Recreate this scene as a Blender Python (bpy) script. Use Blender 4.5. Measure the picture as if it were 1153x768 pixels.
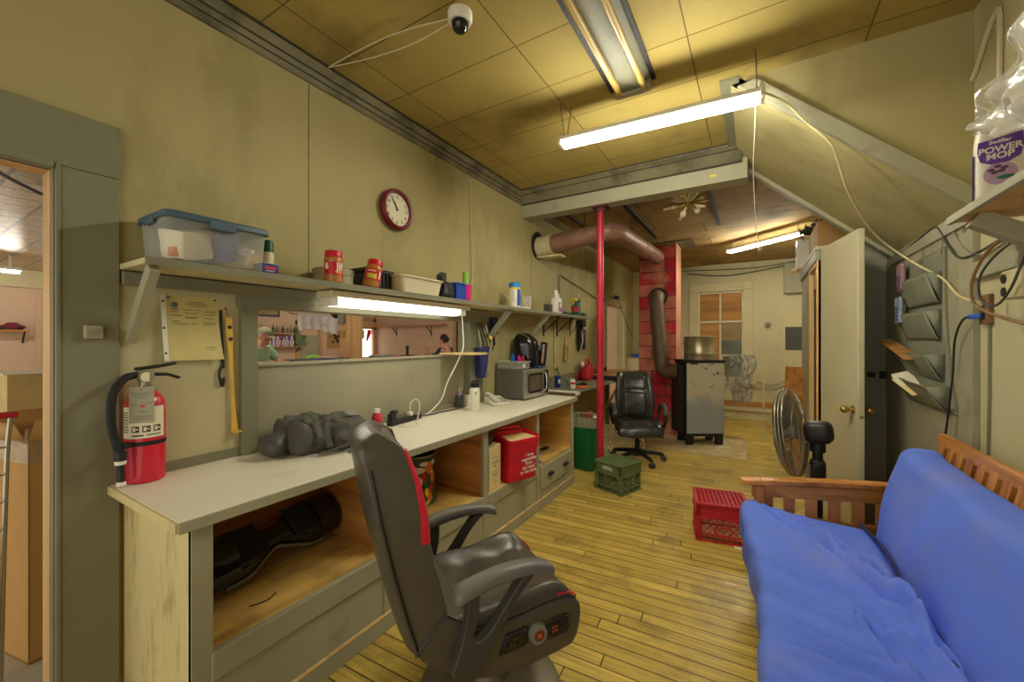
import bpy, bmesh, math, random
from mathutils import Vector, Matrix, Euler, noise
random.seed(7)
for o in list(bpy.data.objects): bpy.data.objects.remove(o)
SC = bpy.context.scene
COL = SC.collection
PI = math.pi

# ---------------------------------------------------------------- camera, world, exposure
def lin(c):
    c = c / 255.0
    return c / 12.92 if c <= 0.04045 else ((c + 0.055) / 1.055) ** 2.4
def C(r, g, b): return (lin(r), lin(g), lin(b), 1.0)

cam_d = bpy.data.cameras.new('camera')
cam = bpy.data.objects.new('camera', cam_d); COL.objects.link(cam)
cam_d.sensor_fit = 'HORIZONTAL'; cam_d.sensor_width = 36.0
cam_d.lens = 36.0 * 452.0 / 1153.0
cam_d.shift_y = -1.0 / 1153.0
cam_d.clip_start = 0.05; cam_d.clip_end = 60
cam.location = (0, 0, 1.5)
cam.rotation_euler = (PI / 2, 0, math.radians(31.27))
SC.camera = cam

W = bpy.data.worlds.new('world'); SC.world = W; W.use_nodes = True
bg = W.node_tree.nodes['Background']
bg.inputs[0].default_value = (1.0, 0.95, 0.80, 1); bg.inputs[1].default_value = 0.75
SC.view_settings.view_transform = 'Standard'
SC.view_settings.look = 'None'
SC.view_settings.gamma = 1.0
SC.view_settings.use_curve_mapping = False
SC.view_settings.exposure = 0.9
SC.cycles.max_bounces = 14; SC.cycles.diffuse_bounces = 10; SC.cycles.transparent_max_bounces = 16
LAMP = (1.0, 0.975, 0.83)
TUBE_MAIN, TUBE_FAR, TUBE_SHELF, TUBE_SHOP = 82.0, 74.0, 2.4, 46.0

# ---------------------------------------------------------------- mesh builder
class MB:
    def __init__(s): s.v = []; s.f = []; s.mi = []; s.cur = 0; s.M = None
    def add(s, vs, fs, M=None):
        b = len(s.v)
        for p in vs:
            p = Vector(p)
            if M is not None: p = M @ p
            if s.M is not None: p = s.M @ p
            s.v.append(p)
        for f in fs: s.f.append([i + b for i in f]); s.mi.append(s.cur)
        return s
    def box(s, x0, x1, y0, y1, z0, z1, M=None):
        vs = [(x, y, z) for x in (x0, x1) for y in (y0, y1) for z in (z0, z1)]
        return s.add(vs, [(0, 1, 3, 2), (4, 6, 7, 5), (0, 4, 5, 1), (2, 3, 7, 6), (0, 2, 6, 4), (1, 5, 7, 3)], M)
    def obox(s, c, size, rot=(0, 0, 0)):
        M = Matrix.Translation(c) @ Euler(rot).to_matrix().to_4x4()
        a, b, d = [q / 2 for q in size]
        return s.box(-a, a, -b, b, -d, d, M)
    def bar(s, p0, p1, w, h, up=(0, 0, 1)):
        p0 = Vector(p0); p1 = Vector(p1); d = (p1 - p0); L = d.length; d.normalize()
        u = Vector(up)
        if abs(u.dot(d)) > 0.99: u = Vector((1, 0, 0))
        sx = d.cross(u).normalized(); uz = sx.cross(d).normalized()
        M = Matrix.Translation((p0 + p1) / 2) @ Matrix((sx, d, uz)).transposed().to_4x4()
        return s.box(-w / 2, w / 2, -L / 2, L / 2, -h / 2, h / 2, M)
    def tube(s, pts, r, n=8, cap=True, closed=False, flat=1.0):
        pts = [Vector(p) for p in pts]; m = len(pts)
        rs = r if isinstance(r, (list, tuple)) else [r] * m
        vs = []; fs = []; prev = None
        for i, p in enumerate(pts):
            if closed: t = pts[(i + 1) % m] - pts[i - 1]
            else: t = pts[min(i + 1, m - 1)] - pts[max(i - 1, 0)]
            if t.length < 1e-9: t = Vector((0, 0, 1))
            t.normalize()
            if prev is None:
                a = Vector((0, 0, 1)) if abs(t.z) < 0.9 else Vector((1, 0, 0))
                u = t.cross(a).normalized()
            else:
                u = prev - t * prev.dot(t)
                if u.length < 1e-6: u = t.orthogonal()
                u.normalize()
            prev = u; w = t.cross(u)
            for k in range(n):
                a = 2 * PI * k / n
                vs.append(p + u * math.cos(a) * rs[i] + w * math.sin(a) * rs[i] * flat)
        for i in range(m if closed else m - 1):
            j = (i + 1) % m
            for k in range(n):
                fs.append((i * n + k, i * n + (k + 1) % n, j * n + (k + 1) % n, j * n + k))
        if cap and not closed:
            fs.append(tuple(range(n - 1, -1, -1))); fs.append(tuple((m - 1) * n + k for k in range(n)))
        return s.add(vs, fs)
    def cyl(s, p0, p1, r0, r1=None, n=20, cap=True):
        return s.tube([p0, p1], [r0, r0 if r1 is None else r1], n, cap)
    def lathe(s, prof, c=(0, 0, 0), n=24, M=None, cap=True, sq=None):
        vs = []; fs = []
        for r, z in prof:
            for k in range(n):
                a = 2 * PI * k / n; x, y = math.cos(a), math.sin(a)
                if sq:  # rounded square section
                    q = (abs(x) ** sq + abs(y) ** sq) ** (-1.0 / sq); x *= q; y *= q
                vs.append((c[0] + r * x, c[1] + r * y, c[2] + z))
        m = len(prof)
        for i in range(m - 1):
            for k in range(n):
                fs.append((i * n + k, i * n + (k + 1) % n, (i + 1) * n + (k + 1) % n, (i + 1) * n + k))
        if cap:
            fs.append(tuple(range(n - 1, -1, -1))); fs.append(tuple((m - 1) * n + k for k in range(n)))
        return s.add(vs, fs, M)
    def prism(s, poly, fn, t0, t1):
        n = len(poly)
        vs = [fn(u, w, t0) for u, w in poly] + [fn(u, w, t1) for u, w in poly]
        fs = [tuple(range(n - 1, -1, -1)), tuple(range(n, 2 * n))]
        fs += [(i, (i + 1) % n, (i + 1) % n + n, i + n) for i in range(n)]
        return s.add(vs, fs)
    def grid(s, fn, nu, nv, closeu=False):
        vs = [fn(i / (nu if closeu else nu - 1), j / (nv - 1)) for j in range(nv) for i in range(nu)]
        fs = []
        for j in range(nv - 1):
            for i in range(nu if closeu else nu - 1):
                k = (i + 1) % nu
                fs.append((j * nu + i, j * nu + k, (j + 1) * nu + k, (j + 1) * nu + i))
        return s.add(vs, fs)
    def ell(s, c, r, n=16, m=10, M=None):
        if not isinstance(r, (list, tuple)): r = (r, r, r)
        vs = [(c[0], c[1], c[2] - r[2])]; fs = []
        for j in range(1, m):
            b = -PI / 2 + PI * j / m
            for k in range(n):
                a = 2 * PI * k / n
                vs.append((c[0] + r[0] * math.cos(b) * math.cos(a), c[1] + r[1] * math.cos(b) * math.sin(a), c[2] + r[2] * math.sin(b)))
        vs.append((c[0], c[1], c[2] + r[2])); L = len(vs) - 1
        for k in range(n): fs.append((0, 1 + (k + 1) % n, 1 + k))
        for j in range(m - 2):
            for k in range(n):
                a = 1 + j * n + k; b2 = 1 + j * n + (k + 1) % n
                fs.append((a, b2, b2 + n, a + n))
        for k in range(n): fs.append((L, 1 + (m - 2) * n + k, 1 + (m - 2) * n + (k + 1) % n))
        return s.add(vs, fs, M)
    def soft(s, size, r, div=(8, 8, 4), warp=None, amp=0.0, freq=4.0, seed=0.0, M=None):
        """rounded box centred on the origin, optionally warped"""
        hx, hy, hz = [q / 2 for q in size]; r = min(r, hx, hy, hz)
        idx = {}; vs = []; fs = []
        def vid(x, y, z):
            k = (round(x, 5), round(y, 5), round(z, 5))
            if k in idx: return idx[k]
            p = Vector((x * hx, y * hy, z * hz))
            q = Vector((max(-hx + r, min(hx - r, p.x)), max(-hy + r, min(hy - r, p.y)), max(-hz + r, min(hz - r, p.z))))
            d = p - q
            if d.length > 1e-9:
                d.normalize(); p = q + d * r
            nrm = d if d.length > 1e-9 else Vector((x if abs(x) > .999 else 0, y if abs(y) > .999 else 0, z if abs(z) > .999 else 0))
            if amp:
                p = p + nrm * amp * noise.noise(Vector((p.x * freq + seed, p.y * freq, p.z * freq)))
            if warp: p = Vector(warp(p.x, p.y, p.z))
            idx[k] = len(vs); vs.append(p); return idx[k]
        def cs(n, h):  # denser towards the rounded ends
            return [math.sin((-1 + 2 * i / n) * PI / 2 * 0.8) / math.sin(PI / 2 * 0.8) for i in range(n + 1)]
        X, Y, Z = cs(div[0], hx), cs(div[1], hy), cs(div[2], hz)
        for sgn in (-1, 1):
            for A, B, mk in ((X, Y, lambda a, b: (a, b, sgn)), (Y, Z, lambda a, b: (sgn, a, b)), (Z, X, lambda a, b: (b, sgn, a))):
                for i in range(len(A) - 1):
                    for j in range(len(B) - 1):
                        q = [vid(*mk(A[i], B[j])), vid(*mk(A[i + 1], B[j])), vid(*mk(A[i + 1], B[j + 1])), vid(*mk(A[i], B[j + 1]))]
                        fs.append(q if sgn > 0 else q[::-1])
        return s.add(vs, fs, M)
    def text(s, body, size, fn, align='CENTER', bold=0.0, depth=0.0):
        cu = bpy.data.curves.new('t', 'FONT'); cu.body = body; cu.size = size; cu.align_x = align; cu.align_y = 'CENTER'
        cu.offset = bold; cu.resolution_u = 3; cu.space_line = 0.95
        ob = bpy.data.objects.new('t', cu); COL.objects.link(ob)
        dg = bpy.context.evaluated_depsgraph_get()
        me = bpy.data.meshes.new_from_object(ob.evaluated_get(dg))
        vs = [fn(v.co.x, v.co.y) for v in me.vertices]; fs = [tuple(p.vertices) for p in me.polygons]
        bpy.data.objects.remove(ob); bpy.data.meshes.remove(me); bpy.data.curves.remove(cu)
        return s.add(vs, fs)

def wloc(o):
    p = Vector((0, 0, 0))
    while o is not None: p = p + o.location; o = o.parent
    return p
def link(name, mb, mats, parent=None, bevel=0.0, ang=40, world=True, seg=2, subs=0, flat=False, fixn=True):
    me = bpy.data.meshes.new(name)
    off = wloc(parent) if (world and parent is not None) else Vector((0, 0, 0))
    me.from_pydata([tuple(v - off) for v in mb.v], [], mb.f)
    if not isinstance(mats, (list, tuple)): mats = [mats]
    for m in mats: me.materials.append(m)
    if len(mats) > 1:
        for p, i in zip(me.polygons, mb.mi): p.material_index = i
    if fixn:
        bm = bmesh.new(); bm.from_mesh(me); bmesh.ops.recalc_face_normals(bm, faces=bm.faces); bm.to_mesh(me); bm.free()
    if not flat:
        me.shade_smooth(); me.set_sharp_from_angle(angle=math.radians(ang))
    me.update()
    o = bpy.data.objects.new(name, me); COL.objects.link(o)
    if parent is not None: o.parent = parent
    if bevel:
        b = o.modifiers.new('bevel', 'BEVEL'); b.width = bevel; b.segments = seg; b.limit_method = 'ANGLE'; b.angle_limit = math.radians(50)
    if subs:
        b = o.modifiers.new('sub', 'SUBSURF'); b.levels = subs; b.render_levels = subs
    return o
def tag(o, label, cat, group=None, kind=None):
    o['label'] = label; o['category'] = cat
    if group: o['group'] = group
    if kind: o['kind'] = kind
    return o
def thing(name, label, cat, loc=(0, 0, 0), rz=0.0, group=None):
    o = bpy.data.objects.new(name, None); COL.objects.link(o); o.empty_display_size = 0.1
    o.location = loc; o.rotation_euler = (0, 0, rz)
    return tag(o, label, cat, group)
def solo(name, mb, mats, label, cat, group=None, **k):
    """a thing that is one mesh: origin moved to the middle of its base"""
    xs = [v.x for v in mb.v]; ys = [v.y for v in mb.v]; zs = [v.z for v in mb.v]
    b = Vector(((min(xs) + max(xs)) / 2, (min(ys) + max(ys)) / 2, min(zs)))
    mb.v = [v - b for v in mb.v]
    o = link(name, mb, mats, None, **k); o.location = b
    return tag(o, label, cat, group)
def struct(name, mb, mats, parent=None, label=None, **k):
    o = link(name, mb, mats, parent, **k)
    if parent is None: o['kind'] = 'structure'
    if label: o['label'] = label
    return o
def dup(root, loc, rz=None, label=None, group=None):
    r = root.copy(); COL.objects.link(r); r.location = loc
    if rz is not None: r.rotation_euler = (0, 0, rz)
    if label: r['label'] = label
    if group: r['group'] = group
    for ch in list(root.children):
        c = ch.copy(); COL.objects.link(c); c.parent = r
        for g in ch.children:
            d = g.copy(); COL.objects.link(d); d.parent = c
    return r
def smooth_path(pts, n=6):
    pts = [Vector(p) for p in pts]; out = []
    for i in range(len(pts) - 1):
        p0 = pts[max(i - 1, 0)]; p1 = pts[i]; p2 = pts[i + 1]; p3 = pts[min(i + 2, len(pts) - 1)]
        for k in range(n):
            t = k / n
            out.append(0.5 * ((2 * p1) + (p2 - p0) * t + (2 * p0 - 5 * p1 + 4 * p2 - p3) * t * t + (3 * p1 - p0 - 3 * p2 + p3) * t ** 3))
    out.append(pts[-1]); return out
def rrect(w, h, r, n=5, cx=0, cy=0):
    out = []
    for sx, sy, a0 in ((1, 1, 0), (-1, 1, 90), (-1, -1, 180), (1, -1, 270)):
        for k in range(n + 1):
            a = math.radians(a0 + 90 * k / n)
            out.append((cx + sx * (w / 2 - r) + r * math.cos(a), cy + sy * (h / 2 - r) + r * math.sin(a)))
    return out
fXZ = lambda u, w, t: (u, t, w)      # polygon in XZ, extruded along Y
fYZ = lambda u, w, t: (t, u, w)      # polygon in YZ, extruded along X
fXY = lambda u, w, t: (u, w, t)

# ---------------------------------------------------------------- materials
def nodes(name):
    m = bpy.data.materials.new(name); m.use_nodes = True
    nt = m.node_tree; return m, nt, nt.nodes['Principled BSDF']
def mul(c, k): return (min(1, c[0] * k), min(1, c[1] * k), min(1, c[2] * k), 1)
def mat(name, col, rough=0.6, metal=0.0, var=0.12, scale=6.0, bump=0.0, bscale=None, spec=0.4, dirt=None, dscale=2.0, damt=0.5, dlo=0.55, stretch=(1, 1, 1), coat=0.0):
    m, nt, b = nodes(name)
    N = nt.nodes; L = nt.links
    tc = N.new('ShaderNodeTexCoord'); mp = N.new('ShaderNodeMapping'); mp.inputs['Scale'].default_value = stretch
    L.new(tc.outputs['Object'], mp.inputs[0])
    ns = N.new('ShaderNodeTexNoise'); ns.inputs['Scale'].default_value = scale; ns.inputs['Detail'].default_value = 5
    L.new(mp.outputs[0], ns.inputs['Vector'])
    r = N.new('ShaderNodeValToRGB'); r.color_ramp.elements[0].position = 0.3; r.color_ramp.elements[1].position = 0.7
    r.color_ramp.elements[0].color = mul(col, 1 - var); r.color_ramp.elements[1].color = mul(col, 1 + var)
    L.new(ns.outputs['Fac'], r.inputs[0]); out = r.outputs[0]
    if dirt:
        n2 = N.new('ShaderNodeTexNoise'); n2.inputs['Scale'].default_value = dscale; n2.inputs['Detail'].default_value = 8; n2.inputs['Roughness'].default_value = 0.65
        L.new(mp.outputs[0], n2.inputs['Vector'])
        r2 = N.new('ShaderNodeValToRGB'); r2.color_ramp.elements[0].position = dlo; r2.color_ramp.elements[1].position = dlo + 0.2
        r2.color_ramp.elements[0].color = (0, 0, 0, 1); r2.color_ramp.elements[1].color = (damt, damt, damt, 1)
        L.new(n2.outputs['Fac'], r2.inputs[0])
        mx = N.new('ShaderNodeMixRGB'); mx.inputs[2].default_value = dirt
        L.new(r2.outputs[0], mx.inputs[0]); L.new(out, mx.inputs[1]); out = mx.outputs[0]
    L.new(out, b.inputs['Base Color'])
    b.inputs['Roughness'].default_value = rough; b.inputs['Metallic'].default_value = metal
    b.inputs['Specular IOR Level'].default_value = spec
    b.inputs['Coat Weight'].default_value = coat
    if bump:
        bp = N.new('ShaderNodeBump'); bp.inputs['Strength'].default_value = bump; bp.inputs['Distance'].default_value = 0.01
        if bscale:
            n3 = N.new('ShaderNodeTexNoise'); n3.inputs['Scale'].default_value = bscale; n3.inputs['Detail'].default_value = 4
            L.new(mp.outputs[0], n3.inputs['Vector']); L.new(n3.outputs['Fac'], bp.inputs['Height'])
        else: L.new(ns.outputs['Fac'], bp.inputs['Height'])
        L.new(bp.outputs[0], b.inputs['Normal'])
    return m
def wood(name, c1, c2, axis='X', scale=1.0, rough=0.5, spec=0.4, dirt=None, damt=0.5):
    m, nt, b = nodes(name); N = nt.nodes; L = nt.links
    tc = N.new('ShaderNodeTexCoord'); mp = N.new('ShaderNodeMapping')
    st = {'X': (0.5, 7, 7), 'Y': (7, 0.5, 7), 'Z': (7, 7, 0.5)}[axis]
    mp.inputs['Scale'].default_value = [q * scale for q in st]
    L.new(tc.outputs['Object'], mp.inputs[0])
    ns = N.new('ShaderNodeTexNoise'); ns.inputs['Scale'].default_value = 1.6; ns.inputs['Detail'].default_value = 7; ns.inputs['Distortion'].default_value = 1.5
    L.new(mp.outputs[0], ns.inputs['Vector'])
    r = N.new('ShaderNodeValToRGB'); r.color_ramp.elements[0].position = 0.33; r.color_ramp.elements[1].position = 0.66
    r.color_ramp.elements[0].color = c1; r.color_ramp.elements[1].color = c2
    e = r.color_ramp.elements.new(0.47); e.color = tuple((a + d) / 2 for a, d in zip(c1, c2))
    L.new(ns.outputs['Fac'], r.inputs[0]); out = r.outputs[0]
    if dirt:
        n2 = N.new('ShaderNodeTexNoise'); n2.inputs['Scale'].default_value = 5; n2.inputs['Detail'].default_value = 8
        L.new(tc.outputs['Object'], n2.inputs['Vector'])
        r2 = N.new('ShaderNodeValToRGB'); r2.color_ramp.elements[0].position = 0.5; r2.color_ramp.elements[1].position = 0.75
        r2.color_ramp.elements[0].color = (0, 0, 0, 1); r2.color_ramp.elements[1].color = (damt, damt, damt, 1)
        L.new(n2.outputs['Fac'], r2.inputs[0])
        mx = N.new('ShaderNodeMixRGB'); mx.inputs[2].default_value = dirt
        L.new(r2.outputs[0], mx.inputs[0]); L.new(out, mx.inputs[1]); out = mx.outputs[0]
    L.new(out, b.inputs['Base Color']); b.inputs['Roughness'].default_value = rough; b.inputs['Specular IOR Level'].default_value = spec
    return m
def emis(name, col, st):
    m, nt, b = nodes(name)
    b.inputs['Base Color'].default_value = (0.9, 0.9, 0.88, 1)
    b.inputs['Emission Color'].default_value = (*col, 1); b.inputs['Emission Strength'].default_value = st
    return m
def clear(name, col=(1, 1, 1, 1), op=0.25, rough=0.15, tint=(1, 1, 1, 1)):
    """thin see-through plastic: a glossy film over a transparent sheet"""
    m, nt, b = nodes(name); N = nt.nodes; L = nt.links
    b.inputs['Base Color'].default_value = col; b.inputs['Roughness'].default_value = rough; b.inputs['Specular IOR Level'].default_value = 0.7
    t = N.new('ShaderNodeBsdfTransparent'); t.inputs[0].default_value = tint
    fr = N.new('ShaderNodeLayerWeight'); fr.inputs['Blend'].default_value = 0.35
    ad = N.new('ShaderNodeMath'); ad.operation = 'MULTIPLY_ADD'; ad.inputs[1].default_value = 0.6; ad.inputs[2].default_value = op; ad.use_clamp = True
    L.new(fr.outputs['Fresnel'], ad.inputs[0])
    mx = N.new('ShaderNodeMixShader'); L.new(ad.outputs[0], mx.inputs[0]); L.new(t.outputs[0], mx.inputs[1]); L.new(b.outputs[0], mx.inputs[2])
    L.new(mx.outputs[0], N['Material Output'].inputs['Surface'])
    return m

def brick_mat(name, cols, mortar, bw, rh, msize, rough=0.6, rot=0.0, offset=0.5, var=0.15, nscale=6, dirt=None, dscale=1.2, damt=0.6, dlo=0.5, spec=0.3, swz=None, grain=None, bump=0.3, loc=(0, 0, 0), bias=0.0, rand=False):
    """planks, boards or blocks from a brick texture in object space; swz picks which axes run along/across"""
    m, nt, b = nodes(name); N = nt.nodes; L = nt.links
    tc = N.new('ShaderNodeTexCoord'); mp = N.new('ShaderNodeMapping')
    mp.inputs['Rotation'].default_value = (0, 0, rot); mp.inputs['Location'].default_value = loc
    src = tc.outputs['Object']
    if swz:
        sp = N.new('ShaderNodeSeparateXYZ'); cb = N.new('ShaderNodeCombineXYZ'); L.new(src, sp.inputs[0])
        for i, ax in enumerate(swz): L.new(sp.outputs['XYZ'.index(ax)], cb.inputs[i])
        src = cb.outputs[0]
    L.new(src, mp.inputs[0])
    vec = mp.outputs[0]
    if rand:   # every row of boards starts at its own place
        s2 = N.new('ShaderNodeSeparateXYZ'); L.new(vec, s2.inputs[0])
        dv = N.new('ShaderNodeMath'); dv.operation = 'DIVIDE'; dv.inputs[1].default_value = rh; L.new(s2.outputs[1], dv.inputs[0])
        fl = N.new('ShaderNodeMath'); fl.operation = 'FLOOR'; L.new(dv.outputs[0], fl.inputs[0])
        wn = N.new('ShaderNodeTexWhiteNoise'); wn.noise_dimensions = '1D'; L.new(fl.outputs[0], wn.inputs['W'])
        ma = N.new('ShaderNodeMath'); ma.operation = 'MULTIPLY_ADD'; ma.inputs[1].default_value = bw; L.new(wn.outputs['Value'], ma.inputs[0]); L.new(s2.outputs[0], ma.inputs[2])
        c2 = N.new('ShaderNodeCombineXYZ'); L.new(ma.outputs[0], c2.inputs[0]); L.new(s2.outputs[1], c2.inputs[1]); vec = c2.outputs[0]
    br = N.new('ShaderNodeTexBrick'); br.offset = offset; br.inputs['Scale'].default_value = 1.0
    br.inputs['Brick Width'].default_value = bw; br.inputs['Row Height'].default_value = rh; br.inputs['Mortar Size'].default_value = msize
    br.inputs['Mortar Smooth'].default_value = 0.2; br.inputs['Bias'].default_value = bias
    br.inputs['Color1'].default_value = cols[0]; br.inputs['Color2'].default_value = cols[1]; br.inputs['Mortar'].default_value = mortar
    L.new(vec, br.inputs['Vector'])
    ns = N.new('ShaderNodeTexNoise'); ns.inputs['Scale'].default_value = nscale; ns.inputs['Detail'].default_value = 7
    if grain:
        m2 = N.new('ShaderNodeMapping'); m2.inputs['Scale'].default_value = grain; L.new(mp.outputs[0], m2.inputs[0]); L.new(m2.outputs[0], ns.inputs['Vector'])
    else: L.new(mp.outputs[0], ns.inputs['Vector'])
    r = N.new('ShaderNodeValToRGB'); r.color_ramp.elements[0].position = 0.3; r.color_ramp.elements[1].position = 0.7
    r.color_ramp.elements[0].color = (1 - var,) * 3 + (1,); r.color_ramp.elements[1].color = (1 + var * 0.3,) * 3 + (1,)
    L.new(ns.outputs['Fac'], r.inputs[0])
    mx = N.new('ShaderNodeMixRGB'); mx.blend_type = 'MULTIPLY'; mx.inputs[0].default_value = 1
    L.new(br.outputs['Color'], mx.inputs[1]); L.new(r.outputs[0], mx.inputs[2]); out = mx.outputs[0]
    if dirt:
        n2 = N.new('ShaderNodeTexNoise'); n2.inputs['Scale'].default_value = dscale; n2.inputs['Detail'].default_value = 9; n2.inputs['Roughness'].default_value = 0.68
        L.new(tc.outputs['Object'], n2.inputs['Vector'])
        r2 = N.new('ShaderNodeValToRGB'); r2.color_ramp.elements[0].position = dlo; r2.color_ramp.elements[1].position = dlo + 0.22
        r2.color_ramp.elements[0].color = (0, 0, 0, 1); r2.color_ramp.elements[1].color = (damt, damt, damt, 1)
        L.new(n2.outputs['Fac'], r2.inputs[0])
        m3 = N.new('ShaderNodeMixRGB'); m3.inputs[2].default_value = dirt
        L.new(r2.outputs[0], m3.inputs[0]); L.new(out, m3.inputs[1]); out = m3.outputs[0]
    L.new(out, b.inputs['Base Color']); b.inputs['Roughness'].default_value = rough; b.inputs['Specular IOR Level'].default_value = spec
    if bump:
        bp = N.new('ShaderNodeBump'); bp.inputs['Strength'].default_value = bump; bp.inputs['Distance'].default_value = 0.004; bp.invert = True
        L.new(br.outputs['Fac'], bp.inputs['Height']); L.new(bp.outputs[0], b.inputs['Normal'])
    return m

M = {}
M['wall'] = mat('wall_paint', C(174, 163, 113), 0.75, var=0.06, scale=1.5, dirt=C(118, 106, 62), dscale=1.3, damt=0.62, dlo=0.51, stretch=(1, 1, 0.45), bump=0.05, bscale=60)
M['wall_white'] = mat('pale_paint', C(194, 186, 146), 0.75, var=0.05, scale=2, dirt=C(140, 124, 84), dscale=1.6, damt=0.4, dlo=0.56)
M['trim'] = mat('grey_green_paint', C(126, 124, 100), 0.55, var=0.07, scale=3, dirt=C(84, 82, 62), dscale=4, damt=0.45, dlo=0.6)
M['trim_l'] = mat('light_grey_paint', C(162, 158, 130), 0.55, var=0.06, scale=3, dirt=C(90, 84, 60), dscale=5, damt=0.5, dlo=0.6)
M['grime'] = mat('sooty_grey_paint', C(128, 122, 94), 0.6, var=0.15, scale=4, dirt=C(46, 40, 30), dscale=3.5, damt=0.7, dlo=0.46)
M['seam'] = mat('panel_seam', C(128, 114, 76), 0.8, var=0.2, scale=9)
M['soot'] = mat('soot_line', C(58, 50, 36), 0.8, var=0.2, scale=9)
M['ceil'] = brick_mat('ceiling_boards', (C(172, 152, 84), C(166, 145, 78)), C(104, 86, 46), 0.84, 0.42, 0.004, 0.8, offset=0.0, nscale=2.0, var=0.12, dirt=C(86, 64, 28), dscale=1.1, damt=0.65, dlo=0.51, loc=(0.32, 0.15, 0))
M['ceil_far'] = brick_mat('fibre_ceiling_boards', (C(176, 146, 94), C(164, 134, 84)), C(84, 64, 38), 1.2, 0.42, 0.006, 0.85, offset=0.5, nscale=1.6, var=0.22, dirt=C(64, 50, 32), dscale=1.1, damt=0.8, dlo=0.48)
M['floor'] = brick_mat('floor_boards', (C(222, 192, 96), C(192, 162, 70)), C(52, 40, 18), 2.1, 0.079, 0.0032, 0.42, rot=math.radians(-3), offset=0.0, rand=True, nscale=5, var=0.36, grain=(0.7, 9, 9), dirt=C(86, 68, 32), dscale=2.6, damt=0.7, dlo=0.51, spec=0.45, bump=0.5)
M['counter'] = mat('laminate_top', C(236, 230, 210), 0.4, var=0.03, scale=3, dirt=C(176, 160, 118), dscale=3, damt=0.4, dlo=0.6)
M['ply'] = wood('plywood_brown', C(160, 102, 46), C(216, 154, 84), 'Y', 0.6, 0.55)
M['ply_z'] = wood('plywood_grain', C(156, 98, 42), C(212, 150, 78), 'X', 0.55, 0.5)
M['ply_pale'] = wood('plywood_gold', C(184, 134, 62), C(220, 176, 98), 'X', 0.5, 0.5)
M['shelf_floor'] = wood('worn_plywood', C(184, 142, 64), C(230, 192, 108), 'Y', 0.7, 0.5, dirt=C(70, 48, 22), damt=0.6)
M['endpanel'] = mat('cream_worn_panel', C(208, 192, 138), 0.6, var=0.06, scale=3, dirt=C(104, 80, 38), dscale=3.5, damt=0.75, dlo=0.52, stretch=(3, 3, 0.8))
M['cream_wood'] = mat('cream_paint', C(200, 188, 144), 0.6, var=0.06, scale=3, dirt=C(150, 120, 60), dscale=4, damt=0.4, dlo=0.6)
M['bare_wood'] = wood('bare_pine', C(196, 156, 92), C(224, 190, 128), 'Z', 0.8, 0.6)
M['redpaint'] = mat('red_gloss_paint', C(176, 30, 52), 0.35, var=0.12, scale=5, dirt=C(90, 20, 24), dscale=5, damt=0.5, dlo=0.6)
M['extred'] = mat('extinguisher_red', C(208, 30, 56), 0.3, var=0.04, coat=0.3)
M['black'] = mat('black_plastic', C(34, 33, 32), 0.45, var=0.15)
M['black_gloss'] = mat('black_gloss', C(22, 22, 22), 0.12, var=0.1, spec=0.6)
M['rubber'] = mat('black_rubber', C(30, 30, 29), 0.7, var=0.1)
M['steel'] = mat('brushed_steel', C(180, 176, 164), 0.32, 0.9, var=0.06, scale=20, stretch=(1, 1, 12))
M['chrome'] = mat('chrome', C(210, 208, 200), 0.15, 1.0, var=0.02)
M['brass'] = mat('brass', C(200, 170, 96), 0.25, 0.9, var=0.08)
M['white'] = mat('white_plastic', C(232, 228, 214), 0.4, var=0.03)
M['cream'] = mat('cream_plastic', C(216, 206, 174), 0.45, var=0.04)
M['paper'] = mat('paper', C(232, 224, 196), 0.8, var=0.04)
M['manila'] = mat('manila', C(226, 200, 134), 0.8, var=0.05)
M['card'] = mat('cardboard', C(192, 148, 88), 0.85, var=0.07, scale=5, stretch=(1, 1, 0.3))
M['card_d'] = mat('brown_cardboard', C(176, 134, 78), 0.85, var=0.1, scale=5)
M['kraft'] = mat('kraft_paper', C(226, 204, 146), 0.8, var=0.06)
M['ink'] = mat('dark_ink', C(60, 56, 46), 0.8, var=0.1)
M['blue'] = mat('blue_plastic', C(40, 88, 186), 0.4, var=0.05)
M['navy'] = mat('navy_cloth', C(46, 50, 98), 0.75, var=0.15)
M['pink'] = mat('magenta_plastic', C(214, 30, 140), 0.35, var=0.05)
M['lime'] = mat('lime_plastic', C(150, 200, 80), 0.4, var=0.05)
M['green'] = mat('green_plastic', C(14, 112, 66), 0.4, var=0.06)
M['dgreen'] = mat('dark_green_plastic', C(24, 84, 50), 0.4, var=0.06)
M['olive'] = mat('olive_crate_plastic', C(98, 114, 74), 0.5, var=0.1)
M['redcrate'] = mat('red_crate_plastic', C(186, 34, 46), 0.45, var=0.08)
M['yellow'] = mat('yellow_plastic', C(236, 206, 50), 0.45, var=0.04)
M['orange'] = mat('orange', C(224, 122, 52), 0.6, var=0.06)
M['peanut'] = mat('peanut_butter', C(176, 116, 48), 0.25, var=0.1, spec=0.6)
M['jarred'] = mat('red_jar_plastic', C(196, 26, 40), 0.35, var=0.05)
M['purple'] = mat('purple_print', C(104, 60, 170), 0.4, var=0.05)
M['grey'] = mat('grey_plastic', C(128, 126, 116), 0.5, var=0.08)
M['dgrey'] = mat('dark_grey', C(70, 70, 66), 0.55, var=0.1)
M['bagred'] = mat('red_woven_bag', C(216, 28, 54), 0.5, var=0.1, scale=8, bump=0.3, bscale=18)
M['fabric_grey'] = mat('charcoal_nylon', C(84, 82, 72), 0.75, var=0.2, scale=14, bump=0.6, bscale=30)
M['orgn'] = mat('sage_fabric', C(130, 131, 110), 0.85, var=0.06, scale=10, bump=0.15, bscale=150)
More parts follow.
